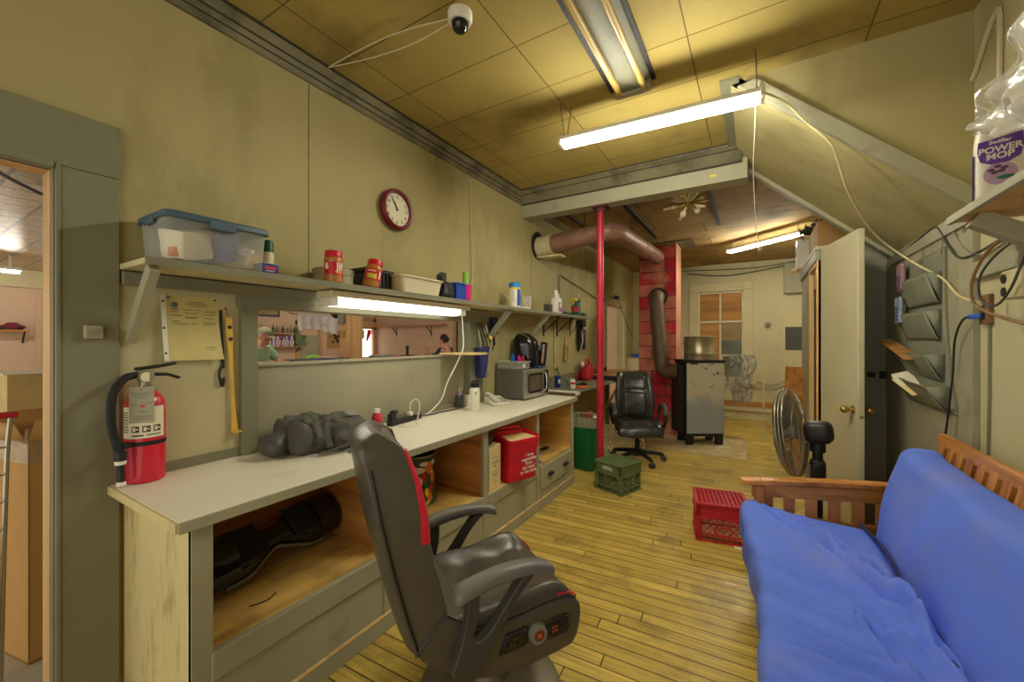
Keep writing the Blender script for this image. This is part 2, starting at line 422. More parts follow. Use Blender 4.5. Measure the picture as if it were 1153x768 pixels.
M['leather'] = mat('black_faux_leather', C(80, 74, 63), 0.34, var=0.1, scale=10, bump=0.06, bscale=120, spec=0.5)
M['leather2'] = mat('worn_black_leather', C(50, 49, 44), 0.34, var=0.2, scale=8, bump=0.35, bscale=16, spec=0.55, dirt=C(120, 112, 90), dscale=9, damt=0.35, dlo=0.6)
M['armpad'] = mat('grey_worn_armpad', C(112, 110, 104), 0.4, var=0.1, dirt=C(160, 156, 146), dscale=9, damt=0.6, dlo=0.63)
M['chairred'] = mat('red_faux_leather', C(212, 34, 60), 0.4, var=0.05)
M['blue_cloth'] = mat('blue_cotton', C(96, 126, 230), 0.85, var=0.05, scale=3, dirt=C(124, 134, 206), dscale=2.2, damt=0.7, dlo=0.50, bump=0.35, bscale=7)
M['futon_wood'] = wood('honey_stained_pine', C(160, 96, 36), C(214, 146, 66), 'X', 1.0, 0.35, 0.5)
M['futon_wood_y'] = wood('honey_stained_pine_long', C(168, 104, 40), C(222, 154, 74), 'Y', 1.0, 0.35, 0.5)
M['futon_wood_z'] = wood('honey_stained_slat', C(160, 94, 38), C(214, 146, 70), 'Z', 1.0, 0.35, 0.5)
M['chimney'] = brick_mat('painted_blocks', (C(200, 38, 54), C(206, 156, 120)), C(120, 60, 54), 0.41, 0.2, 0.009, 0.7, offset=0.5, nscale=4, var=0.35, dirt=C(206, 168, 124), dscale=2.9, damt=0.85, dlo=0.51, swz='XZY', bump=0.7, bias=-0.42)
M['chim_side'] = mat('bare_block', C(196, 140, 112), 0.8, var=0.12, dirt=C(170, 60, 58), dscale=5, damt=0.6, dlo=0.6)
M['stovepipe'] = mat('dull_stove_pipe', C(150, 112, 92), 0.5, 0.35, var=0.14, scale=4, dirt=C(80, 58, 46), dscale=4, damt=0.6, dlo=0.52)
M['stovepipe_d'] = mat('sooty_stove_pipe', C(104, 84, 66), 0.55, 0.3, var=0.2, scale=5, dirt=C(50, 40, 32), dscale=5, damt=0.7, dlo=0.5)
M['stoveface'] = mat('chipped_grey_enamel', C(192, 184, 162), 0.45, 0.15, var=0.08, scale=3, dirt=C(56, 54, 50), dscale=8, damt=0.95, dlo=0.57)
M['stoveface2'] = mat('blue_grey_enamel', C(150, 154, 152), 0.4, 0.25, var=0.06, scale=3, dirt=C(176, 170, 150), dscale=6, damt=0.8, dlo=0.52)
def stove_mat():
    m, nt, b = nodes('stove_front'); N = nt.nodes; L = nt.links
    tc = N.new('ShaderNodeTexCoord'); sp = N.new('ShaderNodeSeparateXYZ'); L.new(tc.outputs['Object'], sp.inputs[0])
    n1 = N.new('ShaderNodeTexNoise'); n1.inputs['Scale'].default_value = 4; n1.inputs['Detail'].default_value = 6; L.new(tc.outputs['Object'], n1.inputs['Vector'])
    ad = N.new('ShaderNodeMath'); ad.operation = 'MULTIPLY_ADD'; ad.inputs[1].default_value = 0.5; L.new(n1.outputs['Fac'], ad.inputs[0]); L.new(sp.outputs['Z'], ad.inputs[2])
    r = N.new('ShaderNodeValToRGB'); L.new(ad.outputs[0], r.inputs[0]); e = r.color_ramp.elements
    e[0].position = 0.80; e[0].color = C(152, 158, 158); e[1].position = 0.96; e[1].color = C(196, 188, 164)
    n2 = N.new('ShaderNodeTexNoise'); n2.inputs['Scale'].default_value = 9; n2.inputs['Detail'].default_value = 7; n2.inputs['Roughness'].default_value = 0.7
    mp = N.new('ShaderNodeMapping'); mp.inputs['Scale'].default_value = (0.7, 1, 1.3); L.new(tc.outputs['Object'], mp.inputs[0]); L.new(mp.outputs[0], n2.inputs['Vector'])
    zz = N.new('ShaderNodeMapRange'); zz.inputs['From Min'].default_value = 0.55; zz.inputs['From Max'].default_value = 1.1; zz.inputs['To Min'].default_value = -0.10; zz.inputs['To Max'].default_value = 0.045; L.new(sp.outputs['Z'], zz.inputs['Value'])
    a2 = N.new('ShaderNodeMath'); L.new(n2.outputs['Fac'], a2.inputs[0]); L.new(zz.outputs[0], a2.inputs[1])
    r2 = N.new('ShaderNodeValToRGB'); r2.color_ramp.elements[0].position = 0.60; r2.color_ramp.elements[1].position = 0.635; L.new(a2.outputs[0], r2.inputs[0])
    mx = N.new('ShaderNodeMixRGB'); mx.inputs[2].default_value = C(62, 62, 60); L.new(r2.outputs[0], mx.inputs[0]); L.new(r.outputs[0], mx.inputs[1])
    L.new(mx.outputs[0], b.inputs['Base Color']); b.inputs['Roughness'].default_value = 0.45; b.inputs['Metallic'].default_value = 0.1
    return m
M['stovefront'] = stove_mat()
M['iron'] = mat('black_iron', C(42, 40, 37), 0.6, 0.3, var=0.2)
M['ash'] = mat('ash_stained_mat', C(180, 158, 112), 0.9, var=0.15, scale=6, dirt=C(226, 216, 190), dscale=4, damt=0.8, dlo=0.52)
M['closet'] = mat('closet_dark_grey', C(150, 150, 130), 0.6, var=0.08, scale=3)
M['door_cream'] = mat('cream_door_paint', C(204, 196, 158), 0.55, var=0.05, scale=2, dirt=C(150, 132, 86), dscale=3, damt=0.4, dlo=0.6)
M['panel_grey'] = mat('grey_board_paint', C(160, 155, 128), 0.6, var=0.05, scale=2, dirt=C(110, 108, 86), dscale=2.5, damt=0.4, dlo=0.58)
M['tin'] = brick_mat('pressed_tin', (C(196, 170, 118), C(184, 156, 104)), C(112, 86, 48), 0.30, 0.30, 0.014, 0.35, offset=0.0, nscale=30, var=0.6, spec=0.6, bump=0.9)
M['shop_wall'] = mat('pinkish_shop_wall', C(206, 176, 148), 0.8, var=0.05, scale=2)
M['shop_floor'] = mat('grey_shop_floor', C(176, 166, 148), 0.6, var=0.08)
M['tanwood'] = wood('tan_post', C(176, 134, 86), C(204, 164, 110), 'Z', 0.8, 0.6)
M['board_orange'] = wood('orange_board', C(150, 104, 50), C(188, 138, 70), 'X', 0.7, 0.7)
M['murk'] = mat('grimy_pane', C(96, 98, 74), 0.3, var=0.25, scale=5)
M['murk2'] = mat('tan_pane', C(140, 118, 74), 0.6, var=0.2, scale=4)
M['skin'] = mat('skin', C(204, 146, 118), 0.55, var=0.05)
M['mint'] = mat('mint_shirt', C(150, 186, 150), 0.85, var=0.06)
M['cap'] = mat('khaki_cap', C(130, 128, 100), 0.85, var=0.08)
M['hair'] = mat('dark_hair', C(44, 34, 28), 0.7, var=0.1)
M['darkshirt'] = mat('charcoal_shirt', C(50, 48, 48), 0.85, var=0.1)
M['jeans'] = mat('denim', C(60, 70, 96), 0.85, var=0.1)
M['tube_main'] = emis('lit_tube', LAMP, TUBE_MAIN)
M['tube_far'] = emis('lit_tube_far', LAMP, TUBE_FAR)
M['tube_shelf'] = emis('lit_diffuser', (1.0, 0.94, 0.78), TUBE_SHELF)
M['tube_shop'] = emis('lit_tube_shop', (1.0, 0.92, 0.8), TUBE_SHOP)
M['daylight'] = emis('daylit_pane', (0.95, 1.0, 0.95), 1.0)
M['deadtube'] = mat('unlit_yellowed_tube', C(180, 152, 80), 0.3, var=0.05)
M['clear'] = clear('clear_plastic', (0.95, 0.95, 0.9, 1), 0.16, 0.12)
M['milky'] = clear('milky_plastic', (0.86, 0.85, 0.76, 1), 0.22, 0.25)
M['film'] = clear('crinkled_film', (0.92, 0.91, 0.84, 1), 0.14, 0.14)
M['sheet_white'] = clear('white_sheeting', (0.92, 0.91, 0.88, 1), 0.7, 0.3)
M['bubble'] = clear('bubble_sheet', (0.92, 0.90, 0.80, 1), 0.18, 0.2)
nt_ = M['bubble'].node_tree; vo = nt_.nodes.new('ShaderNodeTexVoronoi'); vo.inputs['Scale'].default_value = 13; bp_ = nt_.nodes.new('ShaderNodeBump'); bp_.inputs['Strength'].default_value = 1.0; bp_.inputs['Distance'].default_value = 0.05
nt_.links.new(vo.outputs['Distance'], bp_.inputs['Height']); nt_.links.new(bp_.outputs[0], nt_.nodes['Principled BSDF'].inputs['Normal'])
M['cage'] = mat('dull_cage_wire', C(150, 144, 124), 0.4, 0.6, var=0.05)
M['outlet'] = mat('brown_outlet_wood', C(128, 96, 58), 0.6, var=0.15)
M['glasspetal'] = mat('pale_glass_petal', C(226, 216, 176), 0.15, var=0.05, spec=0.8)
M['glass'] = clear('glass', (0.9, 0.92, 0.9, 1), 0.08, 0.05)

# ================================================================ THE SETTING
XL, XR, YB, ZC = -2.30, 0.94, 8.90, 3.16
b = MB(); b.box(XL - 0.14, XR + 0.12, -1.6, YB + 0.1, -0.06, 0.0); struct('floor', b, M['floor'])
# left wall: doorway Y -0.55..0.41, serving hatch Y 1.126..3.0, far doorway Y 7.02..8.1
b = MB()
for y0, y1, z0, z1 in ((-1.6, -0.55, 0, ZC), (-0.55, 0.41, 2.17, ZC), (0.41, 1.126, 0, ZC), (1.126, 3.0, 0, 0.9), (1.126, 3.0, 1.675, ZC), (3.0, 7.02, 0, ZC), (7.02, 8.1, 2.15, ZC), (8.1, YB + 0.1, 0, ZC)):
    b.box(XL - 0.12, XL, y0, y1, z0, z1)
struct('wall_left', b, M['wall'])
b = MB(); b.box(XR, XR + 0.12, -1.6, YB + 0.1, 0, ZC); struct('wall_right', b, M['wall_white'])
# back wall with the boarded window opening
wx0, wx1, wz0, wz1 = -1.0, -0.2, 0.74, 2.46
b = MB()
for x0, x1, z0, z1 in ((XL - 0.12, wx0, 0, ZC), (wx1, XR + 0.12, 0, ZC), (wx0, wx1, 0, wz0), (wx0, wx1, wz1, ZC)):
    b.box(x0, x1, YB, YB + 0.12, z0, z1)
struct('wall_back', b, M['wall_white'])
# near ceiling, and the lower brownish ceiling beyond the beam
b = MB(); b.box(XL - 0.12, XR + 0.12, -1.6, 4.02, ZC, ZC + 0.08); struct('ceiling', b, M['ceil'])
b = MB()
vs = [(XL - 0.12, 4.1, 3.10), (XR + 0.12, 4.1, 3.10), (XR + 0.12, YB + 0.12, 2.99), (XL - 0.12, YB + 0.12, 2.99)]
b.add(vs + [(x, y, z + 0.08) for x, y, z in vs], [(0, 1, 2, 3), (7, 6, 5, 4), (0, 4, 5, 1), (1, 5, 6, 2), (2, 6, 7, 3), (3, 7, 4, 0)])
struct('ceiling_far', b, M['ceil_far'])
# dark gap and loose battens in the far ceiling
b = MB(); b.box(-0.42, 0.02, 4.32, 4.52, 3.075, 3.10); b.box(-0.45, -0.40, 4.3, 6.3, 3.055, 3.085)
b.box(-1.32, -1.27, 4.6, 6.5, 3.05, 3.09); b.box(-2.05, -2.01, 4.5, 5.6, 3.06, 3.10)
struct('trim_9', b, M['iron'])
# boxed beam with stepped moulding along its top
b = MB(); b.box(XL, -0.06, 4.0, 4.17, 2.90, ZC + 0.05); struct('trim_1', b, M['trim_l'], bevel=0.004)
b = MB()
b.prism([(3.84, ZC), (3.84, ZC - 0.02), (3.90, ZC - 0.035), (3.93, ZC - 0.07), (4.0, ZC - 0.11), (4.0, ZC)], fYZ, XL, -0.10)
struct('trim_2', b, M['grime'], bevel=0.003)
# cove along the left wall at the ceiling
b = MB()
b.prism([(XL, ZC), (XL, ZC - 0.115), (XL + 0.02, ZC - 0.115), (XL + 0.025, ZC - 0.075), (XL + 0.05, ZC - 0.05), (XL + 0.085, ZC - 0.02), (XL + 0.085, ZC)], fXZ, -1.6, 4.0)
struct('trim_3', b, M['grime'], bevel=0.003)
b = MB(); b.prism([(XL, 3.11), (XL, 3.02), (XL + 0.02, 3.02), (XL + 0.07, 3.07), (XL + 0.07, 3.11)], fXZ, 4.17, YB)
struct('trim_4', b, M['grime'])
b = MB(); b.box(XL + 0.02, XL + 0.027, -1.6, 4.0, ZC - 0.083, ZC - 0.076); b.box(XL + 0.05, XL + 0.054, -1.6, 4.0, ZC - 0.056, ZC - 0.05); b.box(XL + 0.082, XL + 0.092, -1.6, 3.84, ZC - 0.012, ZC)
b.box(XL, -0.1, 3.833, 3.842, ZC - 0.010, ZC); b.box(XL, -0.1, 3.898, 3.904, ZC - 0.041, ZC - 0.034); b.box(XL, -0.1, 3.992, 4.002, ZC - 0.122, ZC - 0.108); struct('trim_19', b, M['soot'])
# stair enclosure: gable wall, sloping soffit, its diagonal band and edge trims
def sof(x): return 3.11 - 0.914 * (x + 0.11)
b = MB(); b.prism([(-0.14, ZC), (XR, ZC), (XR, sof(XR)), (-0.11, 3.10)], fXZ, 2.93, 3.0); struct('wall_stair', b, M['wall'])
b = MB(); b.prism([(-0.16, 3.155), (XR, sof(XR)), (XR, sof(XR) + 0.07), (-0.08, ZC)], fXZ, 2.93, 4.28); struct('ceiling_stair', b, M['wall'])
b = MB(); b.prism([(-0.10, 3.10), (XR, sof(XR) - 0.005), (XR, sof(XR) + 0.10), (0.0, ZC - 0.04)], fXZ, 2.895, 2.93); struct('trim_5', b, M['trim_l'], bevel=0.003)
b = MB(); b.box(-0.20, -0.09, 2.88, 4.0, ZC - 0.025, ZC); struct('trim_6', b, M['trim'], bevel=0.003)
b = MB()
for k, dy in ((0, 0.0), (1, 0.05), (2, 0.10)):
    b.prism([(-0.12, 3.105 - 0.03 + 0.012 * k), (XR, sof(XR) - 0.035 + 0.012 * k), (XR, sof(XR) + 0.03), (-0.12, 3.14)], fXZ, 4.20 + dy, 4.26 + dy)
struct('trim_7', b, M['trim_l'])
b = MB(); b.box(XR - 0.03, XR, 2.93, 4.3, sof(XR) - 0.06, sof(XR) + 0.02); struct('trim_8', b, M['trim_l'])
# left doorway casing
dr = MB(); dr.box(XL, XL + 0.025, 0.415, 0.585, 0, 2.17); dr.box(XL, XL + 0.028, -0.75, 0.585, 2.17, 2.385)
root = struct('door_1', dr, M['trim'], label='grey painted casing of the open doorway at the left', bevel=0.004)
b = MB(); b.box(XL - 0.015, XL + 0.012, 0.398, 0.416, 0, 2.175); b.box(XL - 0.01, XL + 0.03, 0.404, 0.418, 0, 2.19)
b.box(XL - 0.03, XL + 0.03, -0.55, 0.40, 2.155, 2.19)
link('door_stop', b, M['trim'], root, bevel=0.003)
b = MB(); b.box(XL - 0.125, XL - 0.015, 0.396, 0.412, 0, 2.172); b.box(XL - 0.125, XL - 0.015, -0.55, 0.398, 2.155, 2.172)
link('inner_jamb', b, M['tanwood'], root)
# far doorway on the left wall
b = MB(); b.box(XL, XL + 0.025, 6.90, 7.02, 0, 2.27); b.box(XL, XL + 0.025, 8.1, 8.25, 0, 2.27); b.box(XL, XL + 0.026, 6.9, 8.25, 2.15, 2.27)
struct('door_2', b, M['cream_wood'], label='pale casing of the lit doorway beyond the red pole')
# base band of the back wall (low step and boards)
b = MB(); b.box(-0.9, XR, YB - 0.06, YB, 0.0, 0.16); struct('baseboard_back', b, M['cream_wood'])
b = MB(); b.box(-0.9, XR, YB - 0.10, YB, 0.16, 0.25); struct('trim_10', b, M['door_cream'])
b = MB(); b.box(-0.75, 0.5, YB - 0.12, YB, 0.25, 0.33); struct('trim_11', b, M['board_orange'])
# wall panel seams
for i, y in enumerate((1.43, 3.02, 4.23, 5.05, 6.05)):
    b = MB(); b.box(XL, XL + 0.002, y - 0.003, y + 0.003, 1.85, 3.04); struct('trim_%d' % (20 + i), b, M['seam'])

# back window, boarded
b = MB()
b.box(-1.16, wx0, YB - 0.03, YB, 0.70, 2.62); b.box(wx1, -0.05, YB - 0.03, YB, 0.70, 2.62); b.box(-1.16, -0.05, YB - 0.032, YB, wz1, 2.62)
for x in (-1.08, -0.125): b.box(x - 0.07, x + 0.07, YB - 0.04, YB, 2.48, 2.62)
win = struct('window_1', b, M['cream_wood'], label='boarded-up window in the back wall', bevel=0.004)
b = MB(); b.box(-1.2, 0.0, YB - 0.09, YB, 0.66, 0.71); link('window_sill', b, M['cream_wood'], win, bevel=0.005)
b = MB()
for x in (wx0 + 0.015, -0.60, wx1 - 0.015): b.box(x - 0.015, x + 0.015, YB + 0.02, YB + 0.05, wz0, wz1)
for z in (wz0 + 0.02, 1.86, wz1 - 0.02): b.box(wx0, wx1, YB + 0.02, YB + 0.05, z - 0.02, z + 0.02)
link('window_sash', b, M['cream'], win)
for x0, x1, z0, z1, mm, lb in ((wx0, -0.6, 1.86, wz1, 'board_orange', None), (-0.6, wx1, 1.86, wz1, 'board_orange', None), (wx0, -0.6, wz0, 1.86, 'board_orange', None), (-0.6, wx1, 1.50, 1.86, 'murk2', 'dull tan board'), (-0.6, wx1, wz0, 1.50, 'murk', 'grimy dark pane')):
    b = MB(); b.box(x0, x1, YB + 0.05, YB + 0.065, z0, z1)
    o = link('window_board', b, M[mm], win)
    if lb: o['label'] = lb

# serving hatch: posts, header, low panel and sill
b = MB()
b.box(XL, XL + 0.035, 1.045, 1.126, 0.905, 1.70)
b.box(XL, XL + 0.035, 3.0, 3.19, 0.905, 1.70); b.box(XL - 0.1, XL + 0.035, 2.985, 3.003, 0.905, 1.675)
hatch = struct('window_2', b, M['trim'], label='serving hatch in the left wall above the counter', bevel=0.003)
b = MB(); b.box(XL, XL + 0.042, 1.03, 3.25, 1.672, 1.735); link('header_board', b, M['trim'], hatch, bevel=0.003)
b = MB(); b.box(XL, XL + 0.045, 0.59, 3.25, 1.735, 1.79); struct('trim_30', b, M['trim'], bevel=0.003)
b = MB(); b.box(XL, XL + 0.006, 0.588, 1.045, 0.945, 1.735); struct('trim_31', b, M['wall_white'])
b = MB(); b.box(XL - 0.06, XL - 0.045, 1.126, 2.99, 0.9, 1.365); o = link('low_panel', b, M['panel_grey'], hatch)
b = MB(); b.box(XL - 0.085, XL - 0.03, 1.126, 2.99, 1.355, 1.372); link('hatch_sill', b, M['trim_l'], hatch)
b = MB(); b.box(XL, XL + 0.02, 0.59, 4.0, 0.902, 0.945); struct('trim_12', b, M['trim'], bevel=0.002)
# right wall: grey board, casing strip
b = MB(); b.box(XR - 0.018, XR, 3.02, 4.74, 0, 2.13); struct('trim_13', b, M['panel_grey'], bevel=0.002)
b = MB(); b.box(XR - 0.028, XR, 2.87, 3.03, 0, 2.05); struct('trim_14', b, M['trim_l'], bevel=0.003)
b = MB(); b.box(XR - 0.03, XR, 1.5, 2.87, 1.80, 1.88); struct('trim_15', b, M['trim_l'], bevel=0.003)

# ---- the shop on the other side of the left wall
SX, SY, SZ = -11.0, 9.24, 2.72
b = MB(); b.box(SX - 0.1, XL - 0.12, -2.0, SY + 0.1, -0.06, 0); struct('floor_shop', b, M['shop_floor'])
b = MB(); b.box(SX - 0.1, XL - 0.12, -2.0, SY + 0.1, SZ, SZ + 0.06); struct('ceiling_shop', b, M['tin'])
b = MB(); b.box(SX - 0.1, SX, -2.0, 8.58, 0, SZ); b.box(SX - 0.1, SX, 8.58, 9.08, 0, 0.95); b.box(SX - 0.1, SX, 8.58, 9.08, 1.86, SZ); b.box(SX - 0.1, SX, 9.08, SY, 0, SZ); struct('wall_shop_far', b, M['shop_wall'])
b = MB(); b.box(SX, XL - 0.12, SY, SY + 0.1, 0, SZ); struct('wall_shop_back', b, M['shop_wall'])
b = MB(); b.box(SX, SX + 0.12, 0.6, 3.6, 2.42, SZ); struct('trim_16', b, M['cream_wood'])
b = MB(); b.box(SX, SX + 0.04, 1.70, 1.78, 0, 2.3); b.box(SX, SX + 0.04, 2.1, 2.2, 0, 2.3); b.box(SX, SX + 0.02, 1.78, 2.1, 0.2, 1.1); struct('trim_17', b, M['shop_wall'])
b = MB(); b.box(SX + 0.005, SX + 0.02, 1.84, 1.96, 0.9, 2.1); w3 = struct('window_3', b, M['daylight'], label='narrow bright window seen through the left doorway')
b = MB(); b.box(SX, SX + 0.05, 8.48, 8.58, 0.85, 2.2); b.box(SX, SX + 0.05, 9.08, 9.18, 0.0, 2.2); b.box(SX, SX + 0.05, 8.48, 9.18, 1.86, 1.95); b.box(SX, SX + 0.05, 8.48, 9.18, 2.12, 2.24)
w4 = struct('window_4', b, M['tanwood'], label='shop window with red and green daylight beyond')
b = MB(); b.box(SX - 0.06, SX - 0.05, 8.58, 9.08, 0.95, 1.86); link('window_pane', b, M['daylight'], w4)
m, nt, bs = nodes('street_red'); bs.inputs['Base Color'].default_value = C(220, 60, 50); M['street_red'] = m
b = MB(); b.prism([(8.86, 1.50), (8.90, 1.45), (9.06, 1.72), (9.06, 1.84), (8.92, 1.84)], fYZ, SX - 0.045, SX - 0.03)
o = link('red_awning', b, M['chairred'], w4)
b = MB(); b.box(SX - 0.045, SX - 0.03, 8.6, 8.78, 1.55, 1.84); link('foliage', b, M['lime'], w4)
b = MB(); b.box(-6.62, -6.30, 4.72, 4.98, 0, SZ); struct('trim_18', b, M['tanwood'], label='square tan post in the shop', bevel=0.01)
b = MB(); b.box(-7.62, -7.52, SY - 0.03, SY, 0, 2.15); b.box(-6.6, -6.5, SY - 0.03, SY, 0, 2.15); b.box(-7.62, -6.5, SY - 0.03, SY, 2.05, 2.15)
d4 = struct('door_4', b, M['tanwood'], label='brown door frame behind the woman in the shop')
b = MB(); b.box(-7.52, -6.6, SY - 0.012, SY - 0.002, 0, 2.05); link('door_leaf', b, M['dgrey'], d4)
b = MB(); b.box(SX, SX + 0.03, 6.55, 7.12, 0, 1.64); d5 = struct('door_5', b, M['trim_l'], label='low pale door on the far shop wall', bevel=0.004)
b = MB(); b.box(SX, SX + 0.05, 7.12, 7.22, 0, 2.05); b.box(SX, SX + 0.05, 6.45, 6.55, 0, 2.05); b.box(SX, SX + 0.05, 6.45, 7.22, 1.95, 2.05); link('door_frame', b, M['tanwood'], d5)
# chimney
chx0, chx1, chy0, chy1 = -1.64, -1.07, 6.72, 7.2
b = MB(); b.box(chx0, chx1, chy0, chy1, 0, 3.06); b.cur = 1; b.box(chx1, chx1 + 0.004, chy0 + 0.002, chy1, 0, 3.04)
ch = struct('chimney', b, [M['chimney'], M['chim_side']], label='red painted block chimney')
b = MB(); b.box(chx0 - 0.02, chx1 + 0.25, chy0 - 0.1, chy1 + 0.1, 3.03, 3.06); link('ceiling_collar', b, M['grime'], ch)

# ================================================================ LAMPS
def tube_fixture(name, label, p0, p1, wires, mt, group=None, r=0.012):
    p0 = Vector(p0); p1 = Vector(p1); mid = (p0 + p1) / 2
    t = thing(name, label, 'fluorescent light', mid, 0, group)
    d = (p1 - p0).normalized(); s = d.cross(Vector((0, 0, 1))).normalized(); up = Vector((0, 0, 1))
    b = MB(); b.bar(p0, p1, 0.10, 0.03); link('housing', b, M['white'], t, bevel=0.006)
    for q in (p0, p1): b = MB(); b.bar(q - d * 0.012, q + d * 0.012, 0.11, 0.075); link('end_cap', b, M['cream'], t, bevel=0.004)
    for q in (-0.036, 0.036):
        b = MB(); b.cyl(p0 + d * 0.014 + s * q - up * 0.03, p1 - d * 0.014 + s * q - up * 0.03, r, n=12); link('tube', b, mt, t)
    for q in wires:
        b = MB(); b.tube([p0 + (p1 - p0) * q[0], q[1]], 0.003, 5); link('hanger', b, M['dgrey'], t)
    return t
tube_fixture('tube_light', 'long lit twin-tube light hanging on wires from the near ceiling', (-1.17, 2.60, 2.90), (0.03, 2.68, 2.90),
             [(0.02, (-1.17, 2.58, ZC)), (0.03, (-1.12, 2.66, ZC)), (0.98, (0.0, 2.68, ZC))], M['tube_main'])
tube_fixture('tube_light', 'lit tube light near the far ceiling beside the closet top', (-0.36, 7.12, 2.90), (0.52, 6.46, 2.92),
             [(0.05, (-0.33, 7.1, 3.04)), (0.95, (0.48, 6.5, 3.05))], M['tube_far'])
# unlit double fixture on the near ceiling
t = thing('ceiling_fixture', 'unlit double-tube fixture with yellowed tubes on the near ceiling', 'fluorescent light', (-0.68, 1.85, ZC))
b = MB(); b.prism([(-0.80, ZC), (-0.775, ZC - 0.03), (-0.735, ZC - 0.055), (-0.625, ZC - 0.055), (-0.585, ZC - 0.03), (-0.56, ZC)], fXZ, 1.25, 2.62); link('housing', b, M['trim'], t, bevel=0.004)
for y in (1.25, 2.62): b = MB(); b.box(-0.79, -0.57, y - 0.02, y + 0.02, ZC - 0.075, ZC); link('end_plate', b, M['trim_l'], t, bevel=0.004)
for x in (-0.755, -0.605):
    b = MB(); b.cyl((x, 1.27, ZC - 0.062), (x, 2.60, ZC - 0.062), 0.019, n=14); link('tube', b, M['deadtube'], t)
for x in (-0.815, -0.55): b = MB(); b.box(x - 0.013, x + 0.013, 1.2, 2.64, ZC - 0.01, ZC); link('dark_edge', b, M['iron'], t)  # dark strip along each side of the housing
# under-shelf light
t = thing('under_shelf_light', 'bright covered light fixed under the long shelf above the serving hatch', 'fluorescent light', (-2.14, 2.05, 1.68))
b = MB(); b.box(-2.21, -2.06, 1.42, 2.72, 1.75, 1.787); link('housing', b, M['cream'], t, bevel=0.005)
b = MB(); b.prism([(-2.20, 1.75), (-2.195, 1.72), (-2.17, 1.70), (-2.10, 1.70), (-2.075, 1.72), (-2.07, 1.75)], fXZ, 1.47, 2.60); link('diffuser', b, M['tube_shelf'], t)
for y0, y1 in ((2.60, 2.67), (1.43, 1.47)): b = MB(); b.box(-2.20, -2.07, y0, y1, 1.70, 1.75); link('end_cap', b, M['white'], t, bevel=0.006)
# shop lights: the doorway one is seen, the rest are added for light
for x, y0, y1, lb in ((-9.2, 0.15, 1.30, 'lit tube light on the shop ceiling seen through the left doorway'), (-6.0, 2.2, 3.4, None), (-8.6, 6.0, 7.2, None), (-4.2, 4.4, 5.6, None), (-4.6, 7.4, 8.6, None)):
    z = 2.49 if lb else 2.62
    t = thing('shop_tube_light', lb or 'unseen tube light added on the shop ceiling to light the shop', 'fluorescent light', (x, y0, z), 0, None if lb else 'added shop ceiling lights')
    b = MB(); b.box(x - 0.06, x + 0.06, y0, y1, z + 0.02, z + 0.06); link('housing', b, M['white'], t)
    b = MB(); b.cyl((x, y0 + 0.02, z), (x, y1 - 0.02, z), 0.02, n=10); link('tube', b, M['tube_shop'], t)
    for y in (y0 + 0.1, y1 - 0.12): b = MB(); b.box(x - 0.01, x + 0.01, y, y + 0.02, z + 0.05, SZ); link('hanger', b, M['white'], t)
# star-shaped ceiling light with bare bulbs
t = thing('ceiling_light', 'old brass ceiling light with radiating glass petals and bare bulbs', 'light fixture', (-0.62, 4.62, 3.0))
cc = Vector((-0.62, 4.62, 2.95))
b = MB(); b.box(-0.72, -0.55, 4.58, 4.75, 3.07, 3.10); b.cyl((-0.62, 4.66, 3.09), cc, 0.02, n=10); b.ell(cc, 0.035); link('canopy', b, M['brass'], t)
rr = random.Random(3)
for k in range(22):
    a = 2 * PI * k / 22 + rr.uniform(-.15, .15); e = rr.uniform(-0.9, 0.75); L = rr.uniform(0.17, 0.25)
    d = Vector((math.cos(a) * math.cos(e), math.sin(a) * math.cos(e), math.sin(e) * 0.7))
    b = MB(); b.tube([cc + d * 0.03, cc + d * L * 0.55, cc + d * L], [0.008, 0.020, 0.013], 6); link('petal', b, M['brass'] if k % 3 == 0 else M['glasspetal'], t, ang=60)
for dx, dy, dz in ((0.10, -0.06, -0.10), (-0.03, -0.10, -0.13)):
    b = MB(); q = cc + Vector((dx, dy, dz)); b.ell(q, (0.03, 0.03, 0.036)); b.cyl(q, cc + Vector((dx, dy, dz)) * 0.4, 0.012, n=8); link('bulb', b, M['cream'], t)
# dome camera
t = thing('security_camera', 'white dome security camera with dark lens on the near ceiling', 'camera', (-1.284, 1.606, ZC))
b = MB(); b.lathe([(0.0, 0), (0.062, 0), (0.062, -0.035), (0.055, -0.05), (0.0, -0.05)][::-1], (-1.284, 1.606, ZC), 28, cap=False); link('base', b, M['white'], t)
b = MB(); b.ell((-1.284, 1.606, ZC - 0.052), (0.044, 0.044, 0.05), 24, 14); link('dome', b, M['black_gloss'], t)
b = MB(); b.tube(smooth_path([(-1.34, 1.60, ZC - 0.006), (-1.6, 1.52, ZC - 0.02), (-1.9, 1.5, ZC - 0.012), (-2.21, 1.50, ZC - 0.01)]), 0.003, 5)
b.tube(smooth_path([(-1.34, 1.62, ZC - 0.006), (-1.6, 1.60, ZC - 0.035), (-1.9, 1.56, ZC - 0.03), (-2.21, 1.50, ZC - 0.01)]), 0.003, 5); link('cable', b, M['cream'], t)

